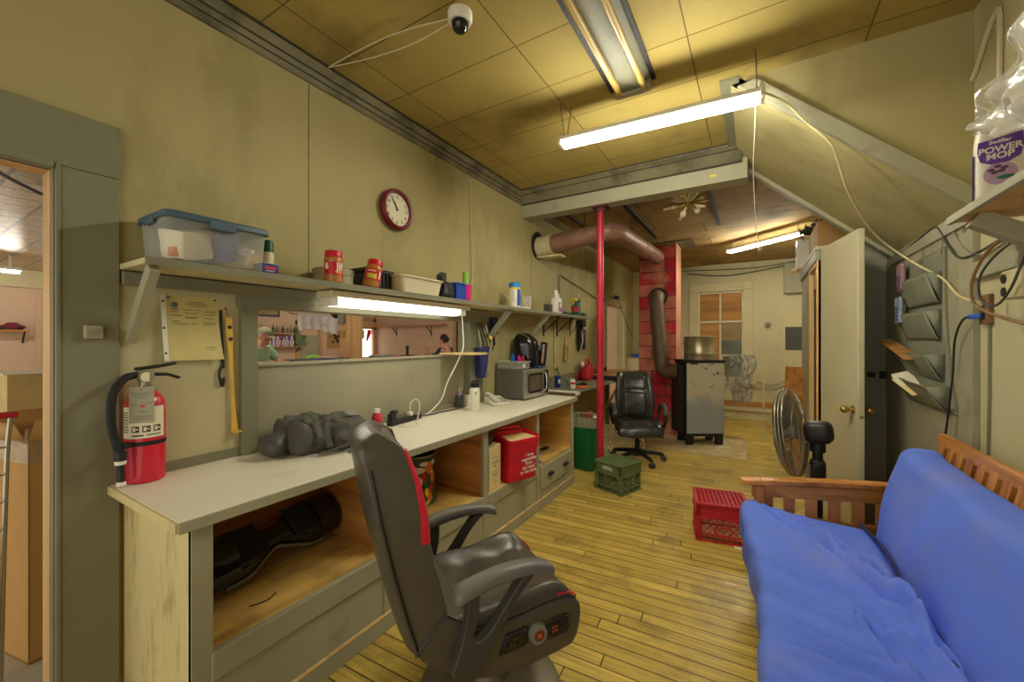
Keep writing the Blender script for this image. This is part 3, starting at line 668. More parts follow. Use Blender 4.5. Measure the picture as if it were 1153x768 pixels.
# ================================================================ COUNTER AND SHELF
t = thing('counter_cabinet', 'long grey painted open-front base cabinet under the white counter', 'cabinet', (-1.97, 2.3, 0))
XF, XB = -1.64, -2.295
b = MB(); b.box(XB, XF, 0.60, 0.622, 0, 0.866); link('end_panel', b, M['endpanel'], t, bevel=0.002)['label'] = 'worn cream end panel'
for y0, y1 in ((0.60, 0.665), (2.315, 2.37), (3.12, 3.165), (3.90, 3.95)):
    b = MB(); b.box(XF - 0.022, XF + 0.002, y0, y1, 0.0, 0.866); link('stile', b, M['trim_l'], t, bevel=0.002)
b = MB(); b.box(XF - 0.02, XF + 0.008, 0.66, 2.315, 0.295, 0.395); link('rail', b, M['trim_l'], t, bevel=0.003)
b = MB(); b.box(XF - 0.02, XF + 0.004, 2.37, 3.12, 0.30, 0.385); link('rail', b, M['trim_l'], t, bevel=0.003)
for y0, y1 in ((0.66, 1.44), (1.47, 2.315), (2.37, 3.12)):
    b = MB(); b.box(XF - 0.018, XF - 0.006, y0, y1, 0.03, 0.30); link('lower_panel', b, M['trim_l'], t)
b = MB(); b.box(XF - 0.02, XF + 0.002, 1.435, 1.475, 0.03, 0.30); link('stile', b, M['trim_l'], t)
b = MB(); b.box(XF - 0.02, XF + 0.016, 0.60, 3.95, 0.0, 0.085); kb = link('kick_board', b, M['trim_l'], t, bevel=0.003)
b = MB(); b.box(XF + 0.002, XF + 0.017, 0.62, 3.94, 0.084, 0.0885); link('worn_edge', b, M['bare_wood'], kb)['label'] = 'worn bare wood edge'
b = MB(); b.box(XB, XF - 0.01, 0.622, 3.94, 0.37, 0.388); link('shelf', b, M['shelf_floor'], t)
b = MB(); b.box(XB, XB + 0.012, 0.622, 3.94, 0.39, 0.86); link('back_panel', b, M['ply'], t)
for y in (1.455, 2.335, 3.135):
    b = MB(); b.box(XB + 0.012, XF - 0.022, y - 0.009, y + 0.009, 0.388, 0.866); link('divider', b, M['ply_z'], t)
b = MB(); b.box(XB + 0.03, XB + 0.07, 1.415, 1.446, 0.388, 0.866); link('corner_batten', b, M['ply_z'], t)
b = MB(); b.box(XB + 0.012, XF - 0.022, 3.915, 3.93, 0.388, 0.866); b.box(XB + 0.012, XF, 3.93, 3.95, 0, 0.866); link('divider', b, M['ply_pale'], t)['label'] = 'paler gold plywood end panel'
dw = MB(); dw.box(XF - 0.018, XF + 0.012, 3.185, 3.885, 0.165, 0.365); dw = link('drawer', dw, M['trim_l'], t, bevel=0.004)
for y in (3.36, 3.70):
    b = MB(); b.prism([(-0.045, 0), (-0.045, 0.012), (-0.03, 0.024), (0.03, 0.024), (0.045, 0.012), (0.045, 0)], lambda u, w, q: (XF + 0.012 + q * 0.5, y + u, 0.27 + w - 0.01), 0.0, 0.05)
    b.ell((XF + 0.022, y, 0.27), (0.02, 0.035, 0.016)); link('drawer_pull', b, M['iron'], dw)
b = MB(); b.box(XF - 0.018, XF - 0.003, 3.165, 3.90, 0.08, 0.37); link('lower_panel', b, M['trim_l'], t)

t = thing('countertop', 'long white laminate worktop on the grey cabinet', 'countertop', (-1.95, 2.27, 0.866))
b = MB(); b.box(XL + 0.001, -1.612, 0.555, 3.975, 0.868, 0.902); link('laminate', b, M['counter'], t, bevel=0.003)
b = MB(); b.box(-1.613, -1.604, 0.555, 3.975, 0.864, 0.9); link('edge_strip', b, M['trim_l'], t)
b = MB(); b.box(XL + 0.001, -1.613, 0.547, 0.556, 0.866, 0.9); link('end_strip', b, M['endpanel'], t)

t = thing('wall_shelf', 'long grey shelf along the left wall above the hatch', 'shelf', (-2.15, 3.0, 1.79))
b = MB(); b.box(XL, -2.0, 0.585, 5.55, 1.796, 1.82); link('board', b, M['cream_wood'], t, bevel=0.002)
b = MB(); b.box(-2.003, -1.994, 0.585, 5.55, 1.793, 1.823); link('edge_strip', b, M['trim'], t)
for y in (0.62, 3.30, 4.14):
    b = MB(); b.bar((-2.03, y, 1.79), (XL + 0.01, y, 1.50), 0.035, 0.05); link('bracket', b, M['trim_l'], t, bevel=0.003)
for y in (4.55, 4.95, 5.40):
    b = MB(); b.box(XL, XL + 0.012, y - 0.01, y + 0.01, 1.55, 1.795); b.box(XL, -2.05, y - 0.01, y + 0.01, 1.785, 1.796)
    b.bar((-2.08, y, 1.787), (XL + 0.012, y, 1.60), 0.01, 0.01); link('bracket', b, M['iron'], t)['label'] = 'thin dark metal bracket'

# ---- things on the shelf
ZS = 1.823
t = thing('storage_tub', 'clear plastic storage tub of clutter with a blue-grey lid on the shelf end', 'storage tub', (-2.14, 0.84, ZS))
cx, cy = -2.135, 0.84
def tubring(k, z, w, d):
    return [(cx + u, cy + v, z) for u, v in rrect(w, d, 0.03, 4)]
r0 = tubring(0, ZS + 0.004, 0.265, 0.365); r1 = tubring(1, ZS + 0.175, 0.285, 0.385); n = len(r0)
b.add(r0 + r1, [(i, (i + 1) % n, (i + 1) % n + n, i + n) for i in range(n)] + [tuple(range(n))]); link('tub_body', b, M['milky'], t)
b = MB(); r0 = tubring(0, ZS + 0.172, 0.31, 0.41); r1 = tubring(1, ZS + 0.197, 0.305, 0.405); r2 = tubring(2, ZS + 0.205, 0.26, 0.36); n = len(r0)
b.add(r0 + r1 + r2, [(i, (i + 1) % n, (i + 1) % n + n, i + n) for i in range(n)] + [(i + n, (i + 1) % n + n, (i + 1) % n + 2 * n, i + 2 * n) for i in range(n)] + [tuple(range(n)), tuple(range(2 * n, 3 * n))])
b.box(cx + 0.145, cx + 0.162, cy - 0.05, cy + 0.05, ZS + 0.15, ZS + 0.19); b.box(cx - 0.05, cx + 0.05, cy - 0.208, cy - 0.2, ZS + 0.155, ZS + 0.19)
link('lid', b, mat('blue_grey_lid', C(70, 92, 106), 0.45, var=0.06), t, bevel=0.003)
tubitems = ((0.045, -0.09, 0.065, (0.14, 0.13, 0.12), 'paper', 0.3, 'crumpled_paper'), (0.075, 0.05, 0.08, (0.03, 0.12, 0.13), 'blue', 0.5, 'blue_packet'), (0.09, 0.12, 0.07, (0.05, 0.09, 0.02), 'white', 0.9, 'white_card'),
            (-0.05, 0.0, 0.07, (0.11, 0.13, 0.12), 'navy', 0.2, 'dark_bundle'), (0.07, -0.14, 0.03, (0.06, 0.04, 0.04), 'orange', 0.1, 'orange_box'), (-0.02, 0.125, 0.055, (0.17, 0.10, 0.09), 'kraft', 0.6, 'tan_bundle'), (0.04, -0.01, 0.13, (0.08, 0.08, 0.03), 'cream', 0.3, 'cream_box'))
for dx, dy, dz, sz, mk, a, nm in tubitems:
    b = MB(); b.soft(sz, 0.012, (5, 5, 4), amp=0.012, freq=25, seed=dx * 90, M=Matrix.Translation((cx + dx, cy + dy, ZS + dz + 0.02)) @ Euler((a * 0.5, a * 0.4, a)).to_matrix().to_4x4())
    solo(nm, b, M[mk], {'crumpled_paper': 'crumpled white paper wad inside the clear tub', 'blue_packet': 'upright blue packet inside the clear tub', 'white_card': 'small tilted white card inside the clear tub', 'dark_bundle': 'dark blue bundle behind the paper inside the clear tub', 'orange_box': 'small orange box in the near corner of the clear tub', 'tan_bundle': 'tan bundle at the far end inside the clear tub', 'cream_box': 'cream lump just under the lid inside the clear tub'}[nm], nm.split('_')[-1], 'clutter inside the clear tub')
def can(name, label, cat, x, y, z, prof, mats_parts, group=None, n=24):
    t = thing(name, label, cat, (x, y, z), 0, group)
    for nm, pr, mk in mats_parts:
        b = MB(); b.lathe(pr, (x, y, z), n, cap=True); link(nm, b, M[mk] if isinstance(mk, str) else mk, t)
    return t
can('spray_can', 'spray can with a dark green cap behind the blue box on the shelf', 'spray can', -2.15, 1.115, ZS, None,
    (('can_body', [(0.027, 0), (0.028, 0.004), (0.028, 0.12), (0.024, 0.135)], 'cream'), ('cap', [(0.026, 0.125), (0.0265, 0.175), (0.022, 0.19), (0.005, 0.192)], 'dgreen')))
t = thing('carton', 'small navy blue carton beside the clear tub on the shelf', 'box', (-2.04, 1.06, ZS))
b = MB(); b.box(-2.10, -2.02, 1.02, 1.10, ZS, ZS + 0.05); link('box_body', b, mat('navy_carton', C(40, 44, 110), 0.5), t, bevel=0.002)
b = MB(); b.box(-2.10, -2.02, 1.02, 1.10, ZS + 0.05, ZS + 0.052); link('top_flap', b, M['white'], t)
b = MB(); b.box(-2.0195, -2.0188, 1.035, 1.085, ZS + 0.022, ZS + 0.034); link('red_print', b, M['chairred'], t)
b = MB(); b.box(-2.0187, -2.0184, 1.04, 1.08, ZS + 0.012, ZS + 0.015); link('white_print', b, M['white'], t)

def jar(name, label, x, y, rot, tilt, front):
    t = thing(name, label, 'jar', (x, y, ZS), 0, 'peanut butter jars on the shelf')
    R_ = Matrix.Translation((x, y, ZS)) @ Matrix.Rotation(tilt, 4, 'X')
    b = MB(); b.M = R_; b.lathe([(0.044, 0), (0.05, 0.006), (0.051, 0.03), (0.049, 0.045), (0.049, 0.115), (0.051, 0.135), (0.047, 0.145), (0.042, 0.148)], n=28); link('jar_body', b, M['peanut'], t)
    b = MB(); b.M = R_; b.lathe([(0.0505, 0.045), (0.0505, 0.118)], n=28, cap=False); link('label_wrap', b, M['jarred'], t)
    b = MB(); b.M = R_; b.lathe([(0.045, 0.146), (0.047, 0.148), (0.047, 0.178), (0.044, 0.182), (0.0, 0.182)], n=28, cap=False); link('lid', b, M['jarred'], t)
    def cyl(u, w, r=0.0512):
        a = rot + u / r; return (r * math.cos(a), r * math.sin(a), w)
    if front:
        b = MB(); b.M = R_; b.text('Jif', 0.062, lambda u, w: cyl(u, w + 0.09), bold=0.0015); link('lettering', b, M['white'], t)
        b = MB(); b.M = R_; b.grid(lambda u, v: cyl(-0.02 + 0.05 * u, 0.052 + 0.016 * v, 0.0510), 10, 3); link('orange_band', b, M['orange'], t)
        b = MB(); b.M = R_; b.grid(lambda u, v: cyl(-0.085 + 0.02 * u, 0.075 + 0.035 * v, 0.0510), 4, 3); link('nutrition_panel', b, M['paper'], t)
    else:
        b = MB(); b.M = R_; b.grid(lambda u, v: cyl(-0.03 + 0.06 * u, 0.055 + 0.03 * v, 0.0510), 10, 3); link('yellow_panel', b, mat('yellow_green_print', C(206, 190, 60), 0.5), t)
        b = MB(); b.M = R_; b.grid(lambda u, v: cyl(-0.03 + 0.05 * u, 0.10 + 0.006 * v, 0.0510), 10, 3); b.grid(lambda u, v: cyl(0.045 + 0.012 * u, 0.06 + 0.05 * v, 0.0510), 4, 3); link('white_print', b, M['white'], t)
    return t
jar('peanut_butter_jar', 'upright red-lidded peanut butter jar in front of the round tin', -2.06, 1.43, math.radians(6), 0, True)
jar('peanut_butter_jar', 'leaning red-lidded peanut butter jar with a yellow label panel', -2.06, 1.685, math.radians(-45), math.radians(-14), False)
can('round_tin', 'wide grey-green round tin with a lid behind the upright jar', 'tin', -2.178, 1.51, ZS, None,
    (('tin_body', [(0.112, 0), (0.112, 0.07)], 'trim_l'), ('lid', [(0.116, 0.06), (0.116, 0.095), (0.11, 0.10), (0.0, 0.10)], mat('tin_lid', C(150, 146, 118), 0.45, 0.2))), n=40)
t = thing('organizer_box', 'dark slotted plastic box behind the leaning jar on the shelf', 'box', (-2.13, 1.83, ZS))
b = MB(); b.box(-2.275, -2.135, 1.72, 1.92, ZS, ZS + 0.13); link('box_body', b, M['dgrey'], t, bevel=0.006)
b = MB(); b.box(-2.29, -2.12, 1.70, 1.935, ZS + 0.12, ZS + 0.145)
for k in range(6): b.box(-2.135, -2.125, 1.75 + 0.03 * k, 1.765 + 0.03 * k, ZS + 0.01, ZS + 0.12)
link('rim', b, M['black'], t, bevel=0.003)
t = thing('storage_bin', 'cream rectangular open bin in the middle of the shelf', 'bin', (-2.13, 2.14, ZS))
b = MB(); n0 = [(-2.13 + u, 2.13 + v, ZS) for u, v in rrect(0.17, 0.36, 0.025, 4)]; n1 = [(-2.13 + u, 2.13 + v, ZS + 0.125) for u, v in rrect(0.20, 0.42, 0.03, 4)]; n2 = [(-2.13 + u, 2.13 + v, ZS + 0.125) for u, v in rrect(0.18, 0.40, 0.025, 4)]; n3 = [(-2.13 + u, 2.13 + v, ZS + 0.01) for u, v in rrect(0.15, 0.34, 0.02, 4)]
n = len(n0); q = []
for a in range(3): q += [(a * n + i, a * n + (i + 1) % n, (a + 1) * n + (i + 1) % n, (a + 1) * n + i) for i in range(n)]
b.add(n0 + n1 + n2 + n3, q + [tuple(range(n)), tuple(range(3 * n, 4 * n))]); link('bin_body', b, M['cream'], t)
b = MB(); rim = [(-2.13 + u, 2.13 + v, ZS + 0.115) for u, v in rrect(0.21, 0.43, 0.03, 4)]; b.tube(rim, 0.006, 6, closed=True); link('rim', b, M['cream'], t)
b = MB(); b.ell((-2.16, 2.2, ZS + 0.125), (0.03, 0.04, 0.03)); b.ell((-2.14, 2.1, ZS + 0.115), (0.05, 0.08, 0.02)); solo('black_gadget', b, M['black'], 'small black knobbed item in the cream bin on the shelf', 'gadget')
t = thing('cassette_rack', 'crumpled black bag standing between the cream bin and the blue basket', 'bag', (-2.1, 2.42, ZS)); t.name = 'black_bag'
b = MB(); b.soft((0.14, 0.12, 0.13), 0.02, (6, 6, 6), amp=0.03, freq=14, M=Matrix.Translation((-2.1, 2.415, ZS + 0.07))); link('bag_body', b, M['black'], t)
b = MB(); b.obox((-2.12, 2.42, ZS + 0.165), (0.05, 0.07, 0.07), (0.5, 0.2, 0.3)); link('tag', b, M['dgrey'], t)
t = thing('basket', 'blue slotted plastic basket next to the pink cup on the shelf', 'basket', (-2.08, 2.545, ZS))
b = MB()
for k in range(5): z = ZS + 0.006 + 0.027 * k; b.box(-2.13, -2.03, 2.495, 2.60, z, z + 0.013)
for x in (-2.13, -2.105, -2.08, -2.055, -2.03):
    for y in (2.495, 2.53, 2.565, 2.60): b.box(x - 0.004, x + 0.004, y - 0.004, y + 0.004, ZS, ZS + 0.13)
b.box(-2.125, -2.035, 2.50, 2.595, ZS + 0.002, ZS + 0.12); link('basket_body', b, M['blue'], t)
b = MB(); b.tube([(-2.08 + u, 2.547 + v, ZS + 0.13) for u, v in rrect(0.115, 0.12, 0.01, 2)], 0.006, 5, closed=True); link('rim', b, M['blue'], t)
can('tumbler', 'magenta plastic cup holding a green stick on the shelf', 'cup', -2.06, 2.66, ZS, None, (('cup_body', [(0.036, 0), (0.046, 0.135), (0.041, 0.135), (0.034, 0.01)], 'pink'),))
b = MB(); b.cyl((-2.06, 2.66, ZS + 0.02), (-2.065, 2.655, ZS + 0.24), 0.026, n=20); b.cyl((-2.065, 2.655, ZS + 0.24), (-2.065, 2.655, ZS + 0.243), 0.024); solo('green_bottle', b, M['lime'], 'lime green cylinder standing in the magenta cup', 'bottle')
t = thing('wipes_canister', 'white and blue wipes canister with a blue lid on the shelf', 'canister', (-2.08, 3.48, ZS))
b = MB(); b.lathe([(0.055, 0), (0.057, 0.006), (0.057, 0.20), (0.054, 0.206)], (-2.08, 3.48, ZS), 28); link('body', b, M['white'], t)
b = MB(); b.lathe([(0.058, 0.205), (0.059, 0.21), (0.059, 0.245), (0.05, 0.255), (0, 0.255)], (-2.08, 3.48, ZS), 28, cap=False); link('lid', b, mat('sky_blue', C(40, 140, 214), 0.4), t)
b = MB(); b.lathe([(0.0578, 0.185), (0.0578, 0.206)], (-2.08, 3.48, ZS), 28, cap=False); link('yellow_band', b, M['yellow'], t)
def wcyl(u, w, a0, r=0.0577): a = a0 + u / r; return (-2.08 + r * math.cos(a), 3.48 + r * math.sin(a), ZS + w)
b = MB(); b.grid(lambda u, v: wcyl(0.065 * u, 0.02 + 0.165 * v, math.radians(-35)), 8, 2); link('blue_print', b, M['blue'], t)
b = MB()
for k in range(6): b.grid(lambda u, v: wcyl(0.035 * u, 0.06 + 0.02 * k + 0.005 * v, math.radians(-95)), 5, 2)
link('text_lines', b, M['grey'], t)
can('drinking_glass', 'empty clear drinking glass beside the wipes canister', 'glass', -2.12, 3.80, ZS, None, (('glass_body', [(0.045, 0.0), (0.055, 0.15), (0.052, 0.15), (0.042, 0.008)], 'glass'),))
b = MB(); b.soft((0.08, 0.22, 0.018), 0.008, (4, 6, 3), M=Matrix.Translation((-2.07, 3.62, ZS + 0.009))); solo('white_cloth', b, M['paper'], 'folded white cloth under the drinking glass on the shelf', 'cloth')
b = MB(); b.soft((0.07, 0.2, 0.016), 0.006, (4, 6, 3), M=Matrix.Translation((-2.12, 3.28, ZS + 0.008))); solo('wood_block', b, M['shelf_floor'], 'thin brown wood scrap left of the wipes canister', 'wood scrap')
b = MB(); b.obox((-2.11, 4.30, ZS + 0.05), (0.07, 0.09, 0.1)); b.cyl((-2.07, 4.27, ZS + 0.05), (-2.066, 4.27, ZS + 0.05), 0.03); solo('small_dark_box', b, M['dgrey'], 'small dark box left of the white jug on the shelf', 'box', bevel=0.01)
t = thing('detergent_jug', 'white detergent jug with a lilac label on the shelf', 'jug', (-2.09, 4.50, ZS))
jm = Matrix.Translation((-2.09, 4.50, ZS))
b = MB(); b.M = jm; b.soft((0.10, 0.17, 0.20), 0.03, (6, 6, 6), M=Matrix.Translation((0, 0, 0.10)), warp=lambda x, y, z: (x, y * (1 - 0.35 * max(0, z) / 0.1), z)); b.tube(smooth_path([(0, 0.05, 0.18), (0, 0.05, 0.235), (0, -0.01, 0.25), (0, -0.03, 0.235)]), 0.014, 8); b.cyl((0, -0.03, 0.18), (0, -0.03, 0.25), 0.022); link('jug_body', b, M['white'], t)
b = MB(); b.M = jm; b.cyl((0, -0.03, 0.25), (0, -0.03, 0.285), 0.027); link('cap', b, M['white'], t)
b = MB(); b.M = jm; b.soft((0.004, 0.12, 0.11), 0.002, (2, 4, 4), M=Matrix.Translation((0.0505, 0.0, 0.08))); link('label_patch', b, mat('lilac_print', C(170, 110, 180), 0.5, var=0.25, scale=30), t)
b = MB(); b.M = jm; b.cyl((0.052, 0.0, 0.10), (0.0545, 0.0, 0.10), 0.03); link('label_circle', b, M['paper'], t)
b = MB(); b.soft((0.10, 0.17, 0.035), 0.015, (4, 6, 3), M=Matrix.Translation((-2.08, 4.76, ZS + 0.0175))); solo('dark_wallet', b, M['black'], 'flat black case right of the white jug on the shelf', 'case')
t = thing('spray_bottle', 'colourful spray bottle with a yellow trigger near the shelf end', 'bottle', (-2.08, 5.06, ZS))
b = MB(); b.lathe([(0.045, 0), (0.048, 0.01), (0.048, 0.12), (0.035, 0.15), (0.018, 0.18), (0.016, 0.2)], (-2.08, 5.06, ZS), 20); link('bottle_body', b, M['dgreen'], t)
b = MB(); b.box(-2.11, -2.05, 5.0, 5.09, ZS + 0.2, ZS + 0.235); b.bar((-2.08, 5.02, ZS + 0.2), (-2.08, 5.0, ZS + 0.15), 0.02, 0.014); link('trigger', b, M['yellow'], t, bevel=0.006)
b = MB(); b.lathe([(0.0487, 0.06), (0.0487, 0.12)], (-2.08, 5.06, ZS), 20, cap=False); link('red_label', b, M['jarred'], t)
can('tall_can', 'tall slim blue-green can at the far end of the shelf', 'can', -2.10, 5.22, ZS, None, (('can_body', [(0.035, 0), (0.036, 0.2), (0.03, 0.215)], mat('teal_can', C(40, 110, 100), 0.4)), ('lid', [(0.033, 0.21), (0.033, 0.235), (0.0, 0.237)], 'dgrey')))
b = MB(); b.soft((0.09, 0.12, 0.06), 0.02, (4, 4, 4), M=Matrix.Translation((-2.10, 5.40, ZS + 0.03))); solo('small_clock_radio', b, M['dgrey'], 'small dark box at the very end of the long shelf', 'box')

# ---- wall clock: dark red rim, white face
t = thing('wall_clock', 'round white-faced wall clock with a dark red rim', 'clock', (XL, 2.09, 2.33))
cm = Matrix.Translation((XL, 2.10, 2.465)) @ Matrix.Rotation(PI / 2, 4, 'Y')
b = MB(); b.lathe([(0.13, 0.0), (0.148, 0.01), (0.15, 0.04), (0.138, 0.055), (0.122, 0.05), (0.118, 0.028)], n=40, M=cm, cap=False); link('rim', b, mat('dark_red_rim', C(112, 22, 34), 0.35), t)
b = MB(); b.cyl((XL + 0.002, 2.10, 2.465), (XL + 0.028, 2.10, 2.465), 0.119, n=40); link('face', b, M['paper'], t)
b = MB()
for k in range(12):
    a = PI / 2 - (k + 1) * PI / 6
    b.text(str(k + 1), 0.034, lambda u, w: (XL + 0.0285, 2.10 + 0.094 * math.cos(a) + u, 2.465 + 0.094 * math.sin(a) + w), bold=0.0006)
link('numerals', b, M['ink'], t, fixn=False)
for L, an, wd in ((0.062, 118, 0.010), (0.088, 124, 0.006)):
    b = MB(); a = math.radians(an); b.bar((XL + 0.031, 2.10, 2.465), (XL + 0.031, 2.10 + L * math.cos(a), 2.465 + L * math.sin(a)), wd, 0.003, up=(1, 0, 0)); link('hand', b, M['black'], t)
b = MB(); b.cyl((XL + 0.029, 2.10, 2.465), (XL + 0.035, 2.10, 2.465), 0.008, n=12); link('pivot', b, M['black'], t)

# ---- framed permit sheet and back scratcher
t = thing('permit_sheet', 'yellowed permit sheet in a curled clear sleeve pinned on the wall by the extinguisher', 'paper', (XL, 0.85, 1.40))
def sheet(u, v):
    y = 0.735 + 0.215 * u; z = 1.405 + 0.30 * v
    return (XL + 0.006 + 0.03 * (1 - v) ** 3 * (0.4 + 0.9 * u) + 0.012 * (1 - u) ** 6, y + 0.012 * (1 - v), z)
b = MB(); b.grid(sheet, 14, 14); link('sheet', b, mat('yellowed_paper', C(206, 192, 128), 0.6, var=0.06, scale=9), t)
b = MB(); b.grid(lambda u, v: tuple(Vector(sheet(-0.09 + 0.1 * u, v)) + Vector((0.004, 0, 0))), 4, 14); link('binder_strip', b, M['white'], t)
b = MB()
for v in (0.12, 0.5, 0.9): b.ell(Vector(sheet(-0.05, v)) + Vector((0.005, 0, 0)), (0.003, 0.005, 0.005), 8, 6)
for u, v in ((0.06, 0.97), (0.93, 0.97)): b.ell(Vector(sheet(u, v)) + Vector((0.003, 0, 0)), (0.004, 0.005, 0.005), 8, 6)
link('pins_and_holes', b, M['ink'], t)
b = MB(); S = lambda u, v: Vector(sheet(u, v)) + Vector((0.0016, 0, 0))
for u0, u1, v in ((0.42, 0.72, 0.91), (0.36, 0.8, 0.875), (0.42, 0.76, 0.845), (0.1, 0.25, 0.79), (0.3, 0.5, 0.785), (0.53, 0.66, 0.785), (0.72, 0.95, 0.77), (0.1, 0.24, 0.75), (0.36, 0.6, 0.73), (0.72, 0.93, 0.72), (0.1, 0.3, 0.69), (0.36, 0.62, 0.675), (0.36, 0.55, 0.655), (0.7, 0.9, 0.66), (0.1, 0.28, 0.6), (0.12, 0.4, 0.56), (0.45, 0.6, 0.57), (0.68, 0.92, 0.59), (0.68, 0.92, 0.565), (0.7, 0.9, 0.19), (0.78, 0.86, 0.15)):
    b.grid(lambda u, w: tuple(S(u0 + (u1 - u0) * u, v + 0.011 * w)), 5, 2)
link('print_lines', b, mat('faded_print', C(128, 122, 84), 0.8), t)
b = MB(); b.add([tuple(S(0.17 + 0.062 * math.cos(k * PI / 10), 0.86 + 0.045 * math.sin(k * PI / 10)) + Vector((0.001, 0, 0))) for k in range(20)], [tuple(range(20))]); link('seal', b, mat('blue_green_seal', C(92, 124, 120), 0.7, var=0.3, scale=60), t)

t = thing('back_scratcher', 'golden bamboo back scratcher hanging on the wall beside the hatch', 'back scratcher', (XL + 0.02, 1.0, 1.03))
b = MB(); P_ = [(1.615, 0.010), (1.60, 0.013), (1.52, 0.014), (1.46, 0.011), (1.40, 0.0085), (1.2, 0.0085), (1.11, 0.010), (1.06, 0.015), (1.035, 0.016)]
pts = [(z, 0.99 + 0.028 * (1.615 - z) / 0.58) for z, _ in P_]
poly = [(y - w, z) for (z, y), (_, w) in zip(pts, P_)] + [(y + w, z) for (z, y), (_, w) in list(zip(pts, P_))[::-1]]
b.prism(poly, fYZ, XL + 0.02, XL + 0.028)
for k in range(4): y = 1.005 + 0.0105 * k; b.bar((XL + 0.024, y, 1.04), (XL + 0.05, y + 0.004, 1.028), 0.008, 0.005)
link('scratcher_body', b, mat('bamboo', C(226, 182, 78), 0.4, var=0.1), t, bevel=0.002)
b = MB(); b.cyl((XL + 0.019, 0.993, 1.565), (XL + 0.0295, 0.993, 1.565), 0.010, n=14); b.cyl((XL + 0.019, 0.997, 1.505), (XL + 0.0295, 0.997, 1.505), 0.010, n=14); link('cutouts', b, M['ink'], t)
b = MB(); b.tube([(XL + 0.003, 0.985, 1.66), (XL + 0.022, 0.99, 1.61)], 0.002, 5); b.ell((XL + 0.006, 0.983, 1.66), 0.006, 8, 6); link('hanging_cord', b, M['jarred'], t)
t = thing('dark_stick', 'dark stick hanging just behind the bamboo back scratcher', 'stick', (XL + 0.01, 0.965, 1.3))
b = MB(); b.tube(smooth_path([(XL + 0.004, 0.962, 1.65), (XL + 0.01, 0.965, 1.5), (XL + 0.01, 0.97, 1.36)]), [0.008] * 13, 6); b.tube(smooth_path([(XL + 0.01, 0.97, 1.38), (XL + 0.02, 0.95, 1.33), (XL + 0.015, 0.965, 1.27), (XL + 0.01, 0.975, 1.31)]), 0.006, 6); link('stick_body', b, M['black'], t)
# call button on the casing
t = thing('call_button', 'small square grey switch box on the door casing', 'switch', (XL + 0.025, 0.50, 1.50))
b = MB(); b.box(XL + 0.025, XL + 0.05, 0.475, 0.53, 1.505, 1.56); link('box_body', b, M['trim_l'], t, bevel=0.006)
b = MB(); b.cyl((XL + 0.05, 0.502, 1.53), (XL + 0.058, 0.502, 1.53), 0.015, n=16); link('button', b, M['steel'], t)

# ---- fire extinguisher on the counter
ex, ey, ez = -2.235, 0.655, 0.902
t = thing('fire_extinguisher', 'red fire extinguisher with paper tag standing on the counter end', 'fire extinguisher', (ex, ey, ez))
b = MB(); b.lathe([(0.058, 0), (0.066, 0.006), (0.067, 0.02), (0.067, 0.31), (0.064, 0.335), (0.055, 0.358), (0.040, 0.375), (0.022, 0.386), (0.02, 0.40)], (ex, ey, ez), 32); link('cylinder', b, M['extred'], t)
b = MB(); b.cyl((ex, ey, ez + 0.395), (ex, ey, ez + 0.43), 0.021); b.obox((ex, ey, ez + 0.445), (0.035, 0.05, 0.045)); link('valve', b, M['steel'], t, bevel=0.004)
b = MB(); b.bar((ex, ey - 0.035, ez + 0.475), (ex, ey + 0.05, ez + 0.485), 0.024, 0.014); b.bar((ex, ey + 0.05, ez + 0.485), (ex, ey + 0.105, ez + 0.495), 0.024, 0.012); link('lever', b, M['black'], t, bevel=0.003)
b = MB(); b.bar((ex, ey + 0.02, ez + 0.450), (ex, ey + 0.075, ez + 0.447), 0.024, 0.014); b.bar((ex, ey + 0.075, ez + 0.447), (ex, ey + 0.118, ez + 0.428), 0.024, 0.012); link('handle', b, M['black'], t, bevel=0.003)
b = MB(); b.cyl((ex + 0.015, ey - 0.004, ez + 0.443), (ex + 0.04, ey - 0.008, ez + 0.443), 0.026, n=20); link('gauge', b, M['steel'], t)
b = MB(); b.cyl((ex + 0.04, ey - 0.008, ez + 0.443), (ex + 0.0415, ey - 0.008, ez + 0.443), 0.02, n=20); link('gauge_face', b, M['paper'], t)
b = MB(); b.tube(smooth_path([(ex + 0.0, ey - 0.03, ez + 0.45), (ex + 0.03, ey - 0.075, ez + 0.44), (ex + 0.05, ey - 0.115, ez + 0.38), (ex + 0.055, ey - 0.12, ez + 0.27), (ex + 0.058, ey - 0.105, ez + 0.18), (ex + 0.058, ey - 0.095, ez + 0.13)]), 0.0145, 10); link('hose', b, M['rubber'], t)
for p0_, p1_, r_ in (((ex, ey - 0.025, ez + 0.45), (ex + 0.015, ey - 0.055, ez + 0.447), 0.013), ((ex + 0.058, ey - 0.095, ez + 0.118), (ex + 0.058, ey - 0.094, ez + 0.10), 0.018), ((ex + 0.058, ey - 0.092, ez + 0.03), (ex + 0.058, ey - 0.092, ez + 0.015), 0.015)): b = MB(); b.cyl(p0_, p1_, r_); link('hose_collar', b, M['white'], t)
b = MB(); b.cyl((ex + 0.058, ey - 0.094, ez + 0.15), (ex + 0.058, ey - 0.095, ez + 0.115), 0.020); b.cyl((ex + 0.058, ey - 0.094, ez + 0.10), (ex + 0.058, ey - 0.092, ez + 0.03), 0.012, 0.014); link('nozzle', b, M['black'], t)
b = MB(); b.lathe([(0.0682, 0.158), (0.0682, 0.176)], (ex, ey, ez), 32, cap=False); b.bar((ex + 0.03, ey - 0.06, ez + 0.167), (ex + 0.055, ey - 0.095, ez + 0.167), 0.03, 0.02); link('strap', b, M['rubber'], t)
def excyl(u, w, a0=math.radians(-38), r=0.0678): a = a0 + u / r; return (ex + r * math.cos(a), ey + r * math.sin(a), ez + w)
